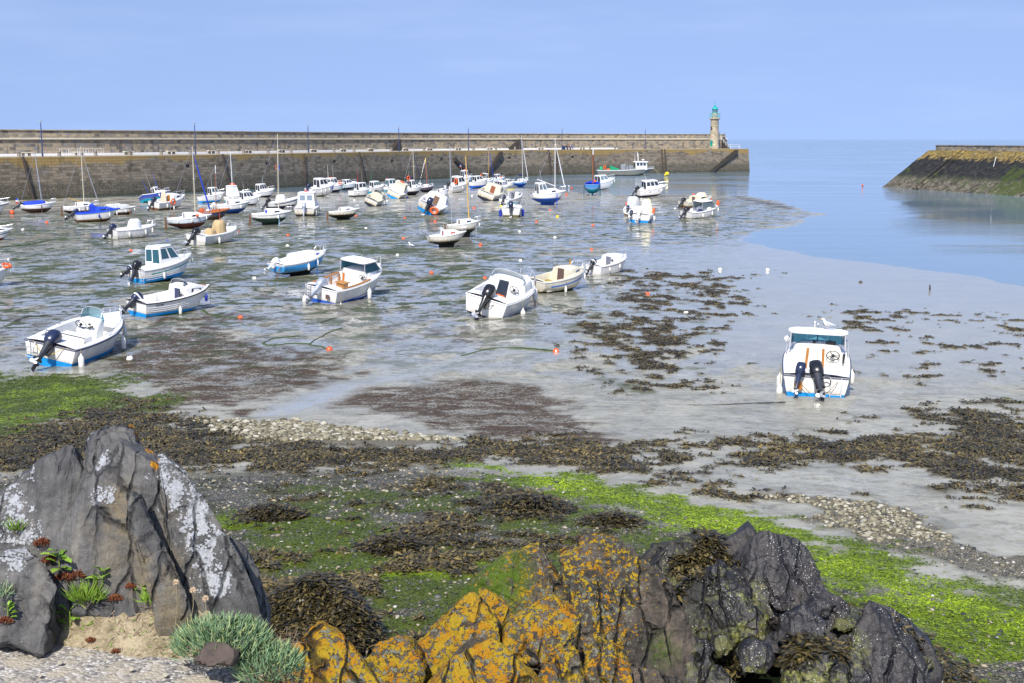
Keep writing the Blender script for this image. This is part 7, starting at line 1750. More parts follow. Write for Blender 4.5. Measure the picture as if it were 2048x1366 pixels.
rock('rock', 'white spotted slab forming the right flank of the big slate outcrop', [(285, 870), (330, 905), (372, 938), (402, 985), (440, 1050), (480, 1110), (510, 1180), (530, 1250), (520, 1330), (400, 1330), (370, 1180), (325, 1010)], 5.78, .32, M_SLATE, 14, SN, 14, .007, .010, 7, 38, attrs=A_L)
rock('rock', 'thin dark slate fin at the right edge of the big outcrop', [(452, 1045), (486, 1072), (497, 1095), (520, 1160), (536, 1215), (532, 1300), (495, 1320), (470, 1150)], 5.95, .2, M_SLATE, 21, SN, 18, .012, .015, 6, 38, attrs=A_L)
rock('rock', 'dark left shoulder of the slate outcrop, white crusted at the picture edge', [(-60, 1010), (0, 988), (62, 945), (142, 884), (188, 862), (200, 930), (180, 1100), (60, 1200), (-80, 1200)], 5.95, .36, M_SLATE, 33, SN, 10, .012, .018, 6, 34, attrs=A_L)
rock('rock', 'jagged crest of dark slate on top of the outcrop, tipped with orange lichen', [(172, 874), (196, 852), (238, 852), (264, 843), (285, 872), (300, 900), (240, 960), (165, 950)], 6.0, .26, M_SLATE, 41, SN, 22, .014, .014, 6, 30, attrs=A_L)
rock('rock', 'layered slate rib running down the face of the outcrop', [(235, 940), (275, 960), (320, 1060), (355, 1160), (395, 1240), (380, 1320), (330, 1320), (315, 1200), (290, 1080), (240, 980)], 5.52, .14, M_SLATE, 57, SN, 16, .008, .012, 6, 26, attrs=A_L)
rock('rock', 'dark square boulder at the lower left corner before the slate outcrop', [(-60, 1068), (40, 1064), (66, 1095), (90, 1130), (126, 1192), (122, 1300), (60, 1310), (-70, 1310)], 5.55, .26, M_SLATE, 63, (.3, .2, .9), 8, .018, .025, 6, 34, attrs=A_L)

from mathutils.bvhtree import BVHTree
def bvh_of(labels, extra=()):
    V = []; Fq = []
    for l in labels:
        P, n, f = LAST[l][:3]; o_ = len(V); V += [tuple(q) for q in P]; Fq += [tuple(int(i)+o_ for i in t) for t in f]
    for P, f in extra: o_ = len(V); V += [tuple(q) for q in P]; Fq += [tuple(int(i)+o_ for i in t) for t in f]
    return BVHTree.FromPolygons(V, Fq)
LEFT = [l for l in LAST]
LBVH = bvh_of(LEFT)
def hit(px, py, bvh=None, D=5.4):
    r = Vector(ray(px, py)).normalized(); h = (bvh or LBVH).ray_cast(Vector((0, 0, CAMZ)), r)
    return h[0] if h[0] is not None else at_depth(px, py, D)
WH = [(345, 945, .10), (365, 985, .11), (385, 1030, .12), (405, 1075, .11), (425, 1120, .10), (440, 1165, .08), (330, 915, .07), (10, 1000, .12), (20, 1060, .14), (40, 1110, .10), (165, 915, .06), (200, 920, .06), (182, 870, .05), (205, 856, .05), (195, 990, .05), (215, 985, .05), (60, 945, .05), (70, 1060, .06)]
OR = [(262, 848, .04), (272, 870, .04), (285, 890, .035), (300, 905, .035), (312, 930, .03), (350, 902, .04), (362, 918, .04), (158, 892, .02)]
OC = [(290, 1120, .22), (240, 1030, .14), (330, 1230, .16), (300, 1180, .16)]
def spots(lst): return [(np.array(hit(a, b_)), r) for a, b_, r in lst]
for l in LEFT:
    P, n, f, o = LAST[l]
    for nm, lst in (('white', WH), ('orange', OR), ('ochre', OC)):
        v = np.zeros(len(P))
        for cc, r in spots(lst): v = np.maximum(v, np.clip(1.6*(1-np.linalg.norm(P-cc, axis=1)/(r*1.5)), 0, 1))
        o.data.attributes[nm].data.foreach_set('value', np.ascontiguousarray(v, np.float32))
def A_C(l, m=None): return {'lich': one(l), 'moss': m or zero}
SC_ = (.72, .2, .62)
rock('rock', 'tall brown rock with orange lichen, left peak of the middle outcrop', [(1062, 1068), (1090, 1078), (1112, 1095), (1135, 1150), (1168, 1260), (1160, 1420), (940, 1400), (905, 1215), (935, 1170), (1000, 1115)], 12.6, .9, M_LICH, 71, SC_, 4.2, 0.018, 0.025, 7, 34, attrs={'lich': one(.56), 'moss': near([(935, 1185, 12.2), (985, 1150, 12.2), (960, 1220, 12.0)], [.6, .5, .5])})
rock('rock', 'tall brown rock with orange spots, right peak of the middle outcrop', [(1118, 1092), (1142, 1070), (1160, 1082), (1215, 1140), (1250, 1240), (1265, 1420), (1150, 1420), (1148, 1260)], 12.3, .7, M_LICH, 76, SC_, 4.5, 0.018, 0.022, 7, 34, attrs=A_C(.54))
rock('rock', 'broad dark rock sloping right from the middle outcrop, few lichen spots', [(1150, 1064), (1205, 1060), (1224, 1082), (1290, 1108), (1345, 1180), (1400, 1285), (1440, 1370), (1450, 1440), (1180, 1440), (1190, 1200)], 12.5, .95, M_LICH, 83, SC_, 3.6, 0.021, 0.028, 7, 34, attrs={'lich': lambda P, n:   .50*near([(1200, 1120, 12), (1230, 1250, 11.6), (1225, 1180, 11.8)], [.9, .7, .7])(P, n), 'moss': near([(1330, 1300, 11.6)], [.35])})
rock('rock', 'yellow lichened peak left of centre in the middle outcrop', [(938, 1180), (972, 1205), (996, 1245), (1004, 1300), (985, 1360), (800, 1400), (790, 1330), (850, 1270), (900, 1215)], 10.9, .6, M_LICH, 92, SC_, 5.5, 0.014, 0.020, 6, 34, attrs=A_C(.72))
rock('rock', 'yellow and grey rock between the tall peaks of the middle outcrop', [(1112, 1178), (1148, 1200), (1168, 1245), (1160, 1300), (1120, 1360), (1030, 1360), (1004, 1290), (1010, 1235), (1060, 1205)], 10.9, .5, M_LICH, 97, SC_, 5.5, 0.016, 0.020, 6, 34, attrs=A_C(.64, near([(1020, 1260, 10.4)], [.25])))
rock('rock', 'bright yellow pointed rock at the bottom centre of the picture', [(985, 1272), (1020, 1320), (1050, 1345), (1085, 1370), (1110, 1440), (790, 1440), (840, 1352), (925, 1318)], 9.7, .5, M_LICH, 103, SC_, 6, 0.013, 0.018, 6, 34, attrs=A_C(.72))
rock('rock', 'yellow lichened rock at the front left of the middle outcrop, beside the samphire', [(630, 1226), (662, 1240), (700, 1282), (735, 1330), (790, 1420), (560, 1420), (575, 1275), (600, 1250)], 9.6, .55, M_LICH, 110, SC_, 5.5, 0.014, 0.021, 6, 30, attrs=A_C(.72))
rock('rock', 'low yellow rock between the two front yellow rocks', [(740, 1285), (800, 1272), (845, 1275), (860, 1310), (830, 1420), (740, 1420), (728, 1330)], 10.3, .4, M_LICH, 117, SC_, 6, 0.014, 0.021, 6, 30, attrs=A_C(.70))
rock('rock', 'small blocky orange rock on the right side of the middle outcrop', [(1205, 1252), (1245, 1285), (1262, 1330), (1265, 1430), (1165, 1430), (1172, 1310)], 10.6, .42, M_LICH, 123, SC_, 6, 0.018, 0.021, 6, 30, attrs=A_C(.60))
rock('rock', 'cracked block with yellow patch at the bottom of the middle outcrop', [(1118, 1275), (1155, 1290), (1175, 1350), (1185, 1440), (1065, 1440), (1075, 1330)], 10.0, .4, M_LICH, 127, SC_, 6, 0.018, 0.021, 6, 30, attrs=A_C(.62))
rock('rock', 'dark low rock filling the gap below the middle peaks', [(900, 1290), (960, 1270), (1010, 1300), (1040, 1380), (1000, 1440), (880, 1440)], 10.4, .45, M_LICH, 131, SC_, 6, 0.018, 0.025, 5, 26, attrs=A_C(.30))
rock('rock', 'small lichened knob left of the tall left peak', [(955, 1175), (975, 1172), (1015, 1200), (1030, 1240), (1000, 1300), (960, 1280)], 11.6, .35, M_LICH, 137, SC_, 6, 0.014, 0.021, 5, 26, attrs=A_C(.70))

rock('rock', 'dark rocky base showing in the gaps between the orange lichened rocks', [(600, 1385), (740, 1345), (900, 1360), (1180, 1345), (1300, 1330), (1440, 1385), (1560, 1850), (480, 1850)], 11.0, 1.1, M_LICH, 139, SC_, 4, .03, .05, 6, 30, attrs=A_C(.25))
def A_S(barn=.4, moss=None, weedy=None): return {'barn': one(barn), 'moss': moss or zero, 'weedy': weedy or zero}
SR = (.75, .15, .6)
gm1 = near([(1400, 1130, 13.4), (1440, 1180, 13.), (1480, 1220, 12.6), (1440, 1290, 12.2), (1600, 1330, 12), (1530, 1240, 12.4), (1650, 1300, 12.)], [.7, .6, .5, .6, .7, .5, .6])
rock('rock', 'tall dark barnacled rock with two facets, highest of the right outcrop', [(1520, 1058), (1548, 1052), (1575, 1058), (1608, 1084), (1632, 1140), (1648, 1168), (1655, 1240), (1580, 1300), (1500, 1290), (1462, 1180), (1470, 1105)], 13.6, .8, M_SHORE, 141, SR, 4, 0.018, 0.021, 7, 40, attrs=A_S(.5, near([(1480, 1200, 13)], [.4])))
rock('rock', 'small pointed dark rock on the crest left of the tall barnacled rock', [(1450, 1078), (1496, 1042), (1512, 1054), (1520, 1078), (1500, 1140), (1445, 1140)], 14.0, .45, M_SHORE, 147, SR, 5, 0.014, 0.018, 5, 40, attrs=A_S(.2))
rock('rock', 'low black weed covered rock at the left end of the right outcrop', [(1290, 1092), (1340, 1082), (1420, 1068), (1462, 1082), (1480, 1150), (1430, 1230), (1330, 1220), (1280, 1150)], 13.9, .8, M_SHORE, 151, SR, 4, 0.022, 0.029, 6, 40, attrs=A_S(.1, gm1, near([(1330, 1120, 13.5), (1430, 1085, 13.7)], [.7, .5])))
rock('rock', 'yellow green algae covered rock in the middle of the right outcrop', [(1360, 1130), (1440, 1110), (1500, 1150), (1540, 1230), (1540, 1330), (1440, 1380), (1370, 1330), (1340, 1220)], 12.9, .8, M_SHORE, 157, SR, 4, 0.029, 0.032, 7, 40, attrs=A_S(.3, gm1, near([(1420, 1230, 12.4), (1390, 1180, 12.7)], [.35, .3])))
rock('rock', 'dark lower ridge of the right outcrop ending at the bottom edge', [(1735, 1196), (1762, 1200), (1790, 1240), (1840, 1300), (1880, 1370), (1900, 1450), (1690, 1450), (1690, 1340), (1710, 1250)], 12.2, .7, M_SHORE, 163, SR, 4, 0.018, 0.025, 7, 40, attrs=A_S(.55, near([(1690, 1300, 11.8)], [.3])))
rock('rock', 'grey slab lying on the right flank of the lower ridge', [(1740, 1200), (1800, 1225), (1860, 1275), (1885, 1345), (1870, 1420), (1800, 1400), (1770, 1280)], 12.6, .5, M_SHORE, 167, SR, 5, 0.014, 0.018, 5, 40, attrs=A_S(.2))
rock('rock', 'barnacle speckled rock between the tall rock and the lower ridge', [(1640, 1165), (1680, 1180), (1705, 1200), (1700, 1250), (1660, 1290), (1590, 1280), (1590, 1220)], 12.9, .5, M_SHORE, 173, SR, 5, 0.018, 0.021, 5, 40, attrs=A_S(.85, near([(1600, 1260, 12.5)], [.3])))
rock('rock', 'rounded grey boulder above the dark rock pool', [(1480, 1285), (1510, 1272), (1540, 1285), (1548, 1320), (1530, 1348), (1485, 1345), (1470, 1310)], 11.7, .3, M_SHORE, 179, SR, 4, 0.011, 0.014, 5, 40, attrs=A_S(.5, near([(1520, 1340, 11.4)], [.25])))
rock('rock', 'dark flat block before the barnacle speckled rock', [(1560, 1230), (1620, 1205), (1660, 1235), (1650, 1290), (1600, 1310), (1550, 1290)], 12.2, .4, M_SHORE, 181, SR, 5, 0.014, 0.018, 5, 40, attrs=A_S(.3))
rock('rock', 'yellow algae crusted rock right of the rock pool', [(1590, 1270), (1650, 1280), (1690, 1300), (1700, 1430), (1560, 1430), (1560, 1330)], 11.8, .5, M_SHORE, 187, SR, 5, 0.025, 0.032, 6, 40, attrs=A_S(.1, one(.9), near([(1640, 1290, 11.4), (1600, 1340, 11.3)], [.25, .2])))
rock('rock', 'pale broken stone left of the rock pool', [(1420, 1330), (1450, 1325), (1475, 1360), (1460, 1420), (1400, 1420), (1400, 1350)], 11.5, .3, M_SHORE, 191, SR, 6, 0.014, 0.018, 5, 40, attrs=A_S(.6, one(.4)))
rock('rock', 'mossy rock at the foot of the dark sloping rock', [(1330, 1290), (1400, 1270), (1440, 1330), (1430, 1420), (1340, 1420)], 12.0, .4, M_SHORE, 193, SR, 6, 0.018, 0.021, 5, 40, attrs=A_S(.2, one(.5)))
# broken pieces wedged between the big rocks
for k, (px, py, D, r) in enumerate([(1330, 1160, 13.2, 34), (1375, 1235, 12.6, 36), (1455, 1160, 13.0, 32), (1500, 1230, 12.5, 34), (1560, 1290, 12.0, 30), (1610, 1300, 11.8, 34), (1440, 1290, 12.0, 36), (1480, 1180, 12.7, 26), (1690, 1250, 12.3, 28), (1420, 1095, 13.6, 26), (1640, 1215, 12.4, 30), (1560, 1200, 12.8, 30), (1660, 1340, 11.5, 34), (1400, 1300, 11.8, 30), (1800, 1290, 12.1, 30), (1845, 1330, 12.0, 26)]):
    a = rnd.uniform(0, 6); pts = [(px+r*rnd.uniform(.75, 1.3)*math.cos(a+q*1.05), py+r*rnd.uniform(.6, 1.1)*math.sin(a+q*1.05)) for q in range(6)]
    rock('rock', 'small broken dark rock lying among the barnacled shore rocks', pts, D+.30, .34, M_SHORE, 340+k, SR, 8, .018, .03, 5, 50, attrs=A_S(rnd.choice([.2, .7]), rnd.choice([None, one(.6)])), group='broken rocks in the dark outcrop')
p = at_z(1530, 1366, 2.9); mb = MB(); mb.lathe([(.01, 0), (.45, 0.0), (.5, -.02)], 24, 0, Matrix.Translation(p)@Matrix.Scale(1.0, 4)); tag(mb.build('rock_pool', paint('pool_water', (.01, .015, .008), .04, .1)), None, None, None, 'structure')

# weed covered hump left of the middle outcrop and the pale block on the right beach
rock('rock', 'low hump completely covered in black brown seaweed, right of the slate outcrop', [(640, 1152), (680, 1165), (740, 1230), (770, 1300), (560, 1300), (520, 1250), (545, 1195), (600, 1165)], 14.6, 1.0, M_SHORE, 201, SR, 3, 0.018, 0.036, 6, 40, attrs=A_S(0, None, one(1.)))
rock('rock', 'pale square stone block lying on the shingle at the right', [(1775, 1045), (1800, 1034), (1815, 1042), (1815, 1072), (1800, 1080), (1768, 1070)], 23.5, .35, paint('pale_block', (.33, .30, .24), .85, .2, 3, .3), 211, SR, 3, 0.012, 0.026, 5, 40)
M_PALEST = paint('pale_beach_stone', (.30, .275, .21), .85, .25, 4, .3)
for px, py, w, lab in [(590, 842, 16, 'pale stone at the head of the pebble bank, left of two'), (632, 846, 18, 'pale stone at the head of the pebble bank, right of two'), (1745, 1068, 22, 'flat pale stone left of the square stone block')]:
    g = gp(px, py+4); D = g.y; rock('rock', lab, [(px-w, py), (px-w*.5, py-8), (px+w*.5, py-8), (px+w, py), (px+w*.8, py+6), (px-w*.8, py+6)], D, .3, M_PALEST, px, SR, 3, .02, .04, 3, 10)

# ------------------------------------------------------------------ loose cover: seaweed, green weed, shingle
RS = np.random.RandomState(12)
def scatter(n, y0, y1, xl=-1., xr=1., powr=1.):
    u = RS.rand(n); y = y0*(y1/y0)**(u**powr); x = (xl+(xr-xl)*RS.rand(n))*(.44*y+1.5); return x, y
def strips(name, x, y, z, L, Wd, mat, label, cat, lift=(.15, .9), nseg=3, curl=1.1, tone=None, flat=1.):
    n = len(x); az = RS.rand(n)*2*PI; el = lift[0]+(lift[1]-lift[0])*RS.rand(n)
    P = np.stack([x, y, z], 1); V = []; 
    side = np.stack([-np.sin(az), np.cos(az), (RS.rand(n)-.5)*.8], 1)
    ws = [.5, 1., .9, .25] if nseg == 3 else [.8, 1., .2]
    for k in range(nseg+1):
        V.append(P-side*(Wd*ws[k])[:, None]*.5); V.append(P+side*(Wd*ws[k])[:, None]*.5)
        e = el-curl*k/nseg*(.5+RS.rand(n)*.8)
        P = P+np.stack([np.cos(e)*np.cos(az), np.cos(e)*np.sin(az), np.sin(e)*flat], 1)*(L/nseg)[:, None]
        az = az+(RS.rand(n)-.5)*.9
    V = np.stack(V, 1).reshape(-1, 3); m = 2*(nseg+1); b = np.arange(n)[:, None]*m
    Fq = np.concatenate([np.concatenate([b+2*k, b+2*k+1, b+2*k+3, b+2*k+2], 1) for k in range(nseg)], 0)
    tn = np.repeat(RS.rand(n) if tone is None else tone, m)
    return tag(np_mesh(name, V, Fq, mat, 4, False, {'tone': tn}), label, cat, None, 'stuff')
def mat_tone(name, stops, rough=.5, spec=.4):
    t = NT(name); c = t.ramp(t.attr('tone'), stops); n = t.noise(t.pos(), 20, 3)
    c = t.mix(1., c, t.mr(n, .3, .7, .75, 1.2, False), 'MULTIPLY'); t.bsdf(c, rough, spec); return t.m
M_FUCUS = mat_tone('brown_seaweed', [(0, (.020, .017, .009)), (.35, (.055, .044, .016)), (.65, (.115, .088, .030)), (.88, (.18, .135, .042)), (1, (.26, .19, .05))], .42, .5)
M_ULVA = mat_tone('green_seaweed', [(0, (.036, .046, .006)), (.25, (.070, .100, .006)), (.55, (.15, .23, .004)), (1, (.28, .38, .010))], .5, .4)
x, y = scatter(1100000, 11, 130, powr=.9); f = field(x, y); w = f['weed']
keep = (RS.rand(len(x)) < w*np.clip(1.15-np.clip(y-40, 0, 200)/140, .35, 1)) & (w > .25)
x, y, z, w = x[keep], y[keep], f['z'][keep], w[keep]
fl_ = np.clip((y-34)/25, 0, 1); L = (.055+.075*RS.rand(len(x))**1.5)*(1+np.clip((y-22)/45, 0, 1.3))
mound = np.clip(fbm2(x, y, 1.9, 3, 88)+.15, 0, 1)*.09*w
tn = np.clip(RS.rand(len(x))**1.2*.85+fbm2(x, y, .8, 3, 99)*.35, 0, 1)
strips('brown_seaweed', x, y, z+mound*RS.rand(len(x)), L, L*.34, M_FUCUS, 'brown bladder wrack lying in heaps over the foreshore', 'seaweed', (-.1, .8-.45*fl_), tone=tn)
print('fucus', len(x))
# lumps of weed on the right hand rocks and the hump
PW = []; 
for lab, cnt, cond in [('low hump completely covered in black brown seaweed, right of the slate outcrop', 20000, None), ('low black weed covered rock at the left end of the right outcrop', 8000, 1), ('yellow green algae covered rock in the middle of the right outcrop', 6000, 1), ('yellow algae crusted rock right of the rock pool', 2500, 1), ('dark lower ridge of the right outcrop ending at the bottom edge', 700, 2), ('tall dark barnacled rock with two facets, highest of the right outcrop', 600, 2)]:
    P, n = LAST[lab][:2]; i = RS.randint(0, len(P), cnt*3); Q = P[i]; nq = n[i]
    nz_ = fbm(Q*1.7, 3, 7)
    k = (nq[:, 2] > -.1) if cond is None else ((nz_ > .08) & (nq[:, 2] > .15) if cond == 1 else (nz_ > .25) & (nq[:, 2] > .3))
    PW.append(Q[k][:cnt])
Q = np.concatenate(PW); L = .06+.08*RS.rand(len(Q)); strips('black_seaweed', Q[:, 0], Q[:, 1], Q[:, 2]+.01, L, L*.26, M_FUCUS, 'black and brown wrack hanging over the shore rocks', 'seaweed', (-.5, .7), tone=np.clip(RS.rand(len(Q))**2*.8, 0, 1))
# single dark heaps of wrack
for px, py, r, lab in [(1050, 1030, .75, 'dark heap of wrack in the middle of the shingle, above the middle outcrop'), (788, 1105, .50, 'dark heap of wrack left of the middle outcrop'), (1225, 1055, .45, 'small dark heap of wrack above the right peak of the middle outcrop'), (540, 1040, .5, 'small dark heap of wrack right of the slate outcrop')]:
    g = gp(px, py); n = 3200; a = RS.rand(n)*2*PI; q = np.sqrt(RS.rand(n)); xx = g.x+r*q*np.cos(a)*1.25; yy = g.y+r*q*np.sin(a); zz = g.z+.05+r*.42*(1-q**1.6)*RS.rand(n)**.3
    L = .07+.09*RS.rand(n); o = strips('seaweed_heap', xx, yy, zz, L, L*.28, M_FUCUS, lab, 'seaweed', (-.3, .7), tone=np.clip(RS.rand(n)**2*.7, 0, 1)); o['kind'] = 'thing'
# green weed tufts
x, y = scatter(900000, 11, 60, powr=.9); f = field(x, y); g = f['green']*(1-f['weed'])
keep = RS.rand(len(x)) < g*.9; x, y, z = x[keep], y[keep], f['z'][keep]
L = (.03+.05*RS.rand(len(x)))*(1+np.clip((y-18)/30, 0, 1.3)); strips('green_seaweed', x, y, z, L, L*.30, M_ULVA, 'bright green gutweed carpeting parts of the shingle', 'seaweed', (-.05, .45), 2, tone=np.clip((RS.rand(len(x))*.7+fbm2(x, y, 1.2, 3, 5)*.5+.25)*(.24+.76*f['lush'][keep]), 0, 1))
# shingle
def stones(name, x, y, z, s, mat, label, tone):
    base, fc = ICO[3][0][:0], None
    bm = bmesh.new(); bmesh.ops.create_icosphere(bm, subdivisions=1, radius=1); bv = np.array([v.co[:] for v in bm.verts]); bf = np.array([[v.index for v in t.verts] for t in bm.faces]); bm.free()
    n = len(x); m = len(bv)
    sc = np.stack([.7+.7*RS.rand(n), .6+.5*RS.rand(n), .28+.35*RS.rand(n)], 1)*s[:, None]
    jit = 1+(RS.rand(n, m)-.5)*.55
    V = bv[None]*jit[:, :, None]*sc[:, None, :]
    az = RS.rand(n)*2*PI; tx = (RS.rand(n)-.5)*.9
    c, q = np.cos(az)[:, None], np.sin(az)[:, None]; ct, stt = np.cos(tx)[:, None], np.sin(tx)[:, None]
    X, Y, Z = V[..., 0], V[..., 1]*ct-V[..., 2]*stt, V[..., 1]*stt+V[..., 2]*ct
    V = np.stack([X*c-Y*q+x[:, None], X*q+Y*c+y[:, None], Z+z[:, None]], -1).reshape(-1, 3)
    Fc = (bf[None]+(np.arange(n)*m)[:, None, None]).reshape(-1, 3)
    return tag(np_mesh(name, V, Fc, mat, 3, False, {'tone': np.repeat(tone, m)}), label, 'shingle', None, 'stuff')
M_PEB = mat_tone('shingle', [(0, (.025, .027, .027)), (.3, (.065, .068, .068)), (.55, (.125, .125, .118)), (.75, (.19, .17, .12)), (.9, (.30, .26, .17)), (1, (.42, .41, .38))], .65, .35)
M_PEBP = mat_tone('pale_pebbles', [(0, (.09, .08, .05)), (.4, (.21, .19, .125)), (.8, (.32, .295, .215)), (1, (.44, .42, .35))], .75, .3)
x, y = scatter(240000, 11.5, 40, powr=.95); f = field(x, y)
pr = f['gravel']*(1-f['weed']*.85)*(1-f['green']*.75)*np.clip(.35+fbm2(x, y, .7, 3, 3)*.9+.25, .1, 1)
keep = RS.rand(len(x)) < pr*.55; x, y, z = x[keep], y[keep], f['z'][keep]
s = (.009+.030*RS.rand(len(x))**3.6)*(1+np.clip((y-14)/22, 0, 1.2)); stones('shingle', x, y, z+s*.15, s, M_PEB, 'grey and ochre shingle strewn over the upper foreshore', RS.rand(len(x)))
print('stones', len(x))
x, y = scatter(60000, 30, 46, -.7, .2); f = field(x, y); keep = RS.rand(len(x)) < np.clip(sdpoly(x, y, Z_P1)/1.2+.5, 0, 1)*.5
x, y, z = x[keep], y[keep], f['z'][keep]; s = .04+.08*RS.rand(len(x))**2; stones('pebble_bank', x, y, z+s*.2, s, M_PEBP, 'bank of pale rounded pebbles below the brown mud', RS.rand(len(x)))
x, y = scatter(60000, 19, 32, .2, 1.); f = field(x, y); keep = RS.rand(len(x)) < f['pale']*.35
x, y, z = x[keep], y[keep], f['z'][keep]; s = .02+.05*RS.rand(len(x))**2; stones('pale_shingle', x, y, z+s*.2, s, M_PEBP, 'pale shingle on the sand at the right', RS.rand(len(x)))

# ------------------------------------------------------------------ concrete ledge, soil and plants at the lower left
LZ = 6.2
def mat_ledge():
    t = NT('worn_concrete'); P = t.pos(); v = t.n('ShaderNodeTexVoronoi'); t.put(v.inputs['Vector'], P); v.inputs['Scale'].default_value = 70
    s = t.n('ShaderNodeSeparateColor'); t.link(v.outputs['Color'], s.inputs[0]); n = t.noise(P, 5, 5, .65); f = t.noise(P, 60, 4)
    ag = t.ramp(s.outputs[0], [(0, (.09, .09, .09)), (.4, (.22, .21, .20)), (.7, (.33, .30, .25)), (1, (.56, .55, .53))])
    col = t.mix(t.mr(n, .42, .62), ag, t.mix(f, (.30, .265, .20), (.44, .39, .30)))
    t.bsdf(col, .9, .2, normal=t.bump(t.math('ADD', t.math('MULTIPLY', v.outputs['Distance'], -1.2), f), .6, .008)); return t.m
top = [at_z(px, py, LZ) for px, py in [(-500, 1240), (60, 1262), (250, 1275), (400, 1300), (478, 1312), (488, 1350), (480, 1440), (440, 1900), (-900, 1900)]]
def ledge():
    bm = bmesh.new(); t_ = [bm.verts.new(p) for p in top]; b_ = [bm.verts.new((p.x+(.12 if p.x > -2 else 0), p.y+(.12 if p.y > 5 else 0), 1.6)) for p in top]
    n = len(top); bm.faces.new(t_); bm.faces.new(b_[::-1])
    for i in range(n): bm.faces.new((t_[i], b_[i], b_[(i+1) % n], t_[(i+1) % n]))
    bmesh.ops.recalc_face_normals(bm, faces=bm.faces)
    me = bpy.data.meshes.new('concrete_ledge'); 
    bmesh.ops.bevel(bm, geom=[e for e in bm.edges if e.verts[0].co.z > 5 and e.verts[1].co.z > 5], offset=.02, segments=2, affect='EDGES')
    bm.to_mesh(me); bm.free(); me.materials.append(mat_ledge()); o = bpy.data.objects.new('concrete_ledge', me); COL.objects.link(o); tag(o, 'rough concrete wall top with exposed pebbles in the lower left corner', 'wall')
ledge()
nx_, ny_ = 150, 110; gx = np.linspace(-2.75, -1.22, nx_); gy = np.linspace(5.02, 6.0, ny_); X, Y = np.meshgrid(gx, gy); X, Y = X.ravel(), Y.ravel()
edge = sstep(0, .25, Y-(5.28+.10*np.sin(X*5)+.06*fbm2(X, Y, 4, 2, 2)))*sstep(-1.24, -1.42, X+.12*fbm2(X, Y, 3, 2, 8))
Zs = LZ-.05+edge*(.08+.26*sstep(5.3, 5.8, Y)+.03*fbm2(X, Y, 7, 4, 4))+.012*fbm2(X, Y, 30, 3, 6)
i = (np.arange(ny_-1)[:, None]*nx_+np.arange(nx_-1)[None, :]).ravel()
t = NT('sandy_soil'); P_ = t.pos(); n_ = t.noise(P_, 7, 6, .7); f_ = t.noise(P_, 60, 4, .7)
c_ = t.ramp(t.math('ADD', t.math('MULTIPLY', n_, .6), t.math('MULTIPLY', f_, .4)), [(.32, (.08, .065, .035)), (.45, (.20, .165, .10)), (.58, (.36, .30, .20)), (.70, (.12, .12, .045))]); t.bsdf(c_, .95, .15, normal=t.bump(f_, .7, .012))
tag(np_mesh('sandy_soil', np.stack([X, Y, Zs], 1), np.stack([i, i+1, i+nx_+1, i+nx_], 1), t.m, 4, True), 'sandy soil gathered between the rock and the concrete', 'ground', None, 'structure')
SB = bvh_of(LEFT, [(np.stack([X, Y, Zs], 1), np.stack([i, i+1, i+nx_+1, i+nx_], 1)), ([tuple(q) for q in top], [tuple(range(len(top)))])])
def on(px, py): return hit(px, py, SB, 5.3)
M_LEAFG = mat_tone('samphire_leaf', [(0, (.05, .11, .04)), (.4, (.14, .24, .12)), (.75, (.24, .34, .19)), (1, (.40, .44, .16))], .5, .4)
M_LEAFY = mat_tone('fresh_leaf', [(0, (.07, .15, .012)), (.6, (.17, .30, .03)), (1, (.30, .42, .06))], .5, .35)
M_REDS = mat_tone('red_stonecrop', [(0, (.05, .012, .008)), (.6, (.15, .028, .014)), (1, (.20, .11, .03))], .6, .3)
M_DRY = mat_tone('dry_stems', [(0, (.16, .11, .07)), (1, (.38, .30, .22))], .9, .1)
def leaves(name, base, dirs, L, r, mat, parent=None, nseg=4, nside=4, bend=.5, prof=(.55, 1, .9, .6, .08), tone=None, flat=1.):
    """many tapering fleshy leaves, each a small closed tube"""
    n = len(base); d = dirs/np.linalg.norm(dirs, axis=1)[:, None]
    up = np.tile(np.array([[0, 0, 1.]]), (n, 1)); sd_ = np.cross(d, up+RS.randn(n, 3)*.05); sd_ /= np.linalg.norm(sd_, axis=1)[:, None]+1e-9
    P = base.copy(); V = []
    for k in range(nseg+1):
        u = np.cross(sd_, d); rr = (r*prof[k])[:, None]
        for q in range(nside):
            a = 2*PI*q/nside+PI/4; V.append(P+sd_*rr*math.cos(a)+u*rr*math.sin(a)*flat)
        P = P+d*(L/nseg)[:, None]; d = d+np.array([0, 0, bend/nseg])+RS.randn(n, 3)*.06; d /= np.linalg.norm(d, axis=1)[:, None]
    V = np.stack(V, 1).reshape(-1, 3); m = nside*(nseg+1); b = np.arange(n)[:, None]*m; F_ = []
    for k in range(nseg):
        for q in range(nside):
            q2 = (q+1) % nside; F_.append(np.concatenate([b+k*nside+q, b+k*nside+q2, b+(k+1)*nside+q2, b+(k+1)*nside+q], 1))
    return np_mesh(name, V, np.concatenate(F_, 0), mat, 4, True, {'tone': np.repeat(RS.rand(n) if tone is None else tone, m)}, parent)
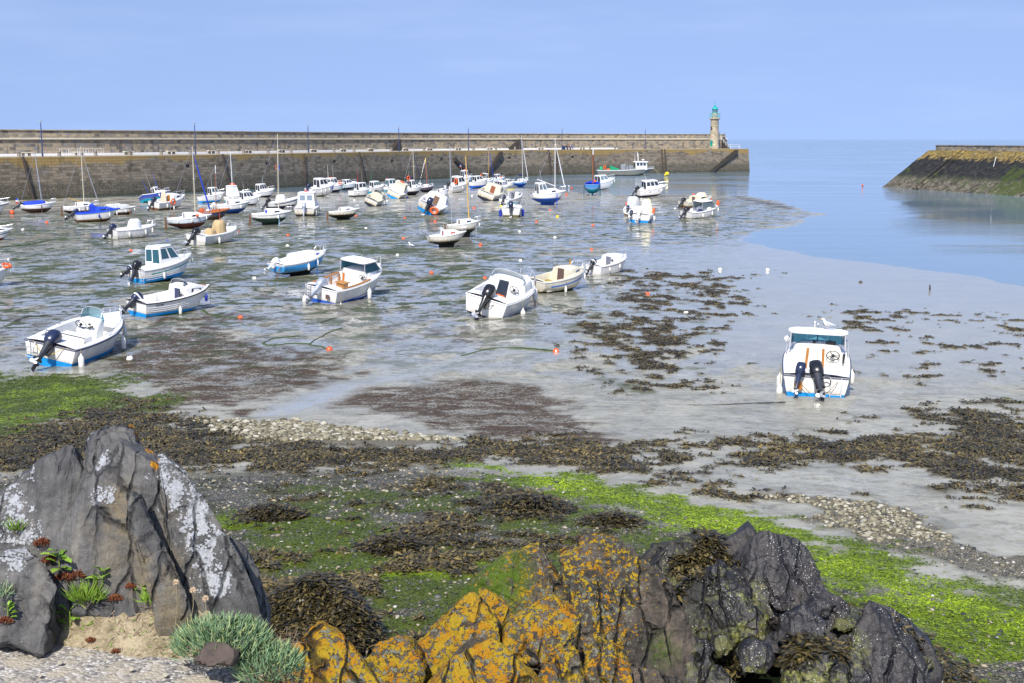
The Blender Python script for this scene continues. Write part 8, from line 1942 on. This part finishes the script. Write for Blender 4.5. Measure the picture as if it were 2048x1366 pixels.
def clump(name, label, c, rad, n, L, r, mat, cat='plant', spread=.75, nst=24, bend=.5, stem=M_DRY, group=None, flat=1., seed=0):
    root = empty(name, c); tag(root, label, cat, group)
    a = RS.rand(n)*2*PI; q = np.sqrt(RS.rand(n)); e = np.arccos(np.clip(1-RS.rand(n)*.95, -1, 1))
    base = np.stack([rad[0]*q*np.cos(a), rad[1]*q*np.sin(a), rad[2]*np.sqrt(np.clip(1-q*q, 0, 1))*(.45+.55*RS.rand(n))], 1)
    dirs = np.stack([np.cos(a)*q*spread, np.sin(a)*q*spread, np.full(n, .8)], 1)+RS.randn(n, 3)*.38
    leaves('foliage', base, dirs, L*(.6+.7*RS.rand(n)), r*(.7+.6*RS.rand(n)), mat, root, bend=bend, flat=flat)
    b2 = np.stack([rad[0]*.3*(RS.rand(nst)-.5), rad[1]*.3*(RS.rand(nst)-.5), np.full(nst, -.02)], 1); tgt = base[RS.randint(0, n, nst)]
    leaves('stem', b2, tgt-b2+1e-4, np.linalg.norm(tgt-b2, axis=1), np.full(nst, r*.9), stem, root, bend=0, prof=(1, .9, .8, .7, .5))
    return root
clump('samphire_plant', 'big blue green rock samphire clump at the corner of the concrete ledge', at_depth(445, 1300, 5.15), (.20, .16, .12), 1700, .055, .0026, M_LEAFG, nst=40)
clump('samphire_plant', 'lower samphire clump spilling over the right edge of the ledge', at_depth(535, 1345, 5.1), (.13, .14, .10), 950, .055, .0026, M_LEAFG, nst=30)
clump('samphire_plant', 'small samphire sprig at the left picture edge', on(8, 1195), (.03, .03, .03), 40, .06, .002, M_LEAFG, nst=5)
clump('green_plant', 'tuft of narrow green leaves in the middle of the red stonecrop', on(172, 1205), (.06, .05, .04), 190, .08, .0022, M_LEAFY, nst=8)
clump('green_plant', 'small grassy tuft growing in a rock crevice at the left', on(32, 1062), (.035, .03, .02), 90, .06, .0018, M_LEAFY, nst=5)
clump('green_plant', 'low green tuft on the sandy soil right of the stonecrop', on(302, 1205), (.04, .03, .02), 110, .05, .0018, M_LEAFY, nst=5)
def leafy(c, label, n, L, w, seed=0, up=.7):
    """leafy weed with broad toothed leaves on a short stem"""
    root = empty('leafy_weed', c); tag(root, label, 'plant'); V = []; F_ = []; T = []
    R_ = np.random.RandomState(seed)
    for k in range(n):
        a = R_.rand()*2*PI; h = R_.rand()*L*1.2; d = np.array([math.cos(a), math.sin(a), up*(.4+R_.rand())]); d /= np.linalg.norm(d); s = np.cross(d, [0, 0, 1]); s /= np.linalg.norm(s)
        P = np.array([0, 0, h])+d*.01; l = L*(.6+.6*R_.rand()); b = len(V)
        for i, wv in enumerate([.10, .18, .75, .45, 1.0, .7, 1.05, .6, .05]):
            P2 = P+d*l*i/8-np.array([0, 0, .35*l*(i/8)**2]); up_ = np.cross(s, d)
            V += [P2-s*w*wv*.5+up_*w*.12*wv, P2-up_*.002, P2+s*w*wv*.5+up_*w*.12*wv]; T += [R_.rand()*.2+.6*(k % 3)/2]*3
        for i in range(8):
            for j in range(2): F_.append((b+3*i+j, b+3*i+j+1, b+3*i+j+4, b+3*i+j+3))
    np_mesh('foliage', np.array(V), np.array(F_), M_LEAFY, 4, True, {'tone': np.array(T)}, root)
    mb = MB(); mb.tube([(0, 0, -.03), (.004, 0, L*.6), (0, .004, L*1.2)], [.004, .003, .002], 5); mb.build('stem', paint('weed_stem', (.16, .22, .04), .6), root)
leafy(on(118, 1140), 'bright leafy weed growing highest among the red stonecrop', 16, .075, .035, 1)
leafy(on(205, 1172), 'leafy weed with upright leaves below the brown bulge of the slate', 14, .065, .03, 2, 1.1)
leafy(on(140, 1255), 'leafy weed in front of the dark square boulder', 13, .07, .028, 3, 1.0)
leafy(on(283, 1186), 'small leafy seedling on the soil at the foot of the slate', 7, .035, .018, 4)
leafy(on(15, 1240), 'leafy weed in the lower left corner', 10, .05, .022, 5, 1.)
for px, py, D, s, lab in [(85, 1085, 5.15, .05, 'red stonecrop patch climbing the crevice, uppermost'), (100, 1120, 5.1, .05, 'red stonecrop patch beside the boulder, second from the top'), (130, 1155, 5.12, .06, 'red stonecrop mat below the highest leafy weed'), (155, 1150, 5.2, .05, 'red stonecrop mat behind the green tuft'), (232, 1195, 5.2, .04, 'small red stonecrop cushion on the sandy soil'), (262, 1170, 5.4, .03, 'dark red stonecrop at the foot of the slate'), (10, 1240, 4.7, .04, 'red stonecrop in the lower left corner'), (182, 1278, 5.0, .025, 'little red plant on the concrete edge, left'), (232, 1300, 4.98, .022, 'little red plant on the concrete edge, right')]:
    clump('red_stonecrop', lab, on(px, py+6), (s*rnd.uniform(.5, .8), s*rnd.uniform(.4, .6), s*.6), int(4500*s), .013, .0026, M_REDS, nst=1, bend=.2)
def thrift(px, py, px2, py2, D, label):
    r = empty('dry_flower', at_depth(px2, py2, D)); tag(r, label, 'flower'); a = at_depth(px, py, D)-r.location
    mb = MB(); mb.tube([(0, 0, -.02), a*.5+Vector((.008, 0, 0)), a], .0016, 5); mb.build('stem', M_ROPE, r)
    n = 60; b = np.tile(np.array(a)[None], (n, 1)); leaves('flower_head', b, RS.randn(n, 3)+np.array([0, 0, .5]), np.full(n, .017), np.full(n, .003), paint('dry_petal', (.50, .38, .25), .9), r, bend=0)
thrift(352, 1165, 350, 1245, 5.2, 'dried pale flower on a stalk, leftmost above the samphire')
thrift(386, 1181, 380, 1240, 5.2, 'dried pale flower on a stalk, middle one above the samphire')
thrift(411, 1198, 405, 1240, 5.15, 'dried pale flower on a stalk, rightmost and lowest above the samphire')
for px, py, D, lab in [(598, 1335, 5.25, 'grey brown dead plant hanging right of the samphire'), (580, 1275, 5.6, 'dry twiggy plant between the samphire and the yellow rock')]:
    c = at_depth(px, py, D); r = empty('dead_plant', c-Vector((.03, 0, .05))); tag(r, lab, 'plant'); n = 130; a = RS.rand(n)*2*PI; b = RS.randn(n, 3)*np.array([.025, .03, .04]); leaves('stem', b, RS.randn(n, 3)+np.array([.3, 0, .3]), .03+.05*RS.rand(n), np.full(n, .0011), M_DRY, r, bend=-.4)
rock('rock', 'small rusty brown stone in the samphire on the ledge corner', [(385, 1310), (405, 1288), (432, 1282), (462, 1290), (480, 1302), (478, 1330), (390, 1330)], 5.02, .1, paint('rusty_stone', (.085, .062, .05), .85, .5, 14, .4), 221, SR, 30, .006, .01, 5, 26)
for px, py in [(370, 1325), (262, 1338), (330, 1350), (120, 1325), (80, 1350), (202, 1268), (300, 1285)]:
    o = rock('pebble', 'small pale pebble lying loose on the concrete ledge', [(px-6, py), (px-3, py-5), (px+4, py-5), (px+7, py), (px+3, py+4), (px-4, py+4)], at_z(px, py+3, LZ+.01).y, .012, M_PALEST, px, SR, 30, .001, .002, 3, 8, cat='pebble', group='pebbles on the concrete ledge')

# dry grass and bits of litter on the soil
n = 700; xx = -2.4+1.0*RS.rand(n); yy = 5.28+.45*RS.rand(n); zz = np.array([Zs[np.argmin((X-a)**2+(Y-b)**2)] for a, b in zip(xx, yy)]); k = zz > LZ-.01
L = .02+.035*RS.rand(k.sum()); strips('dry_grass', xx[k], yy[k], zz[k]+.002, L, L*.10, M_DRY, 'short dry grass and dead leaves scattered on the sandy soil', 'grass', (-.1, 1.0), 2)
n = 260; xx = -2.3+.8*RS.rand(n); yy = 5.30+.30*RS.rand(n); zz = np.array([Zs[np.argmin((X-a)**2+(Y-b)**2)] for a, b in zip(xx, yy)]); k = zz > LZ
L = .012+.02*RS.rand(k.sum()); strips('low_moss', xx[k], yy[k], zz[k]+.002, L, L*.25, M_LEAFY, 'tiny green shoots coming up through the sandy soil', 'grass', (.2, 1.2), 2)
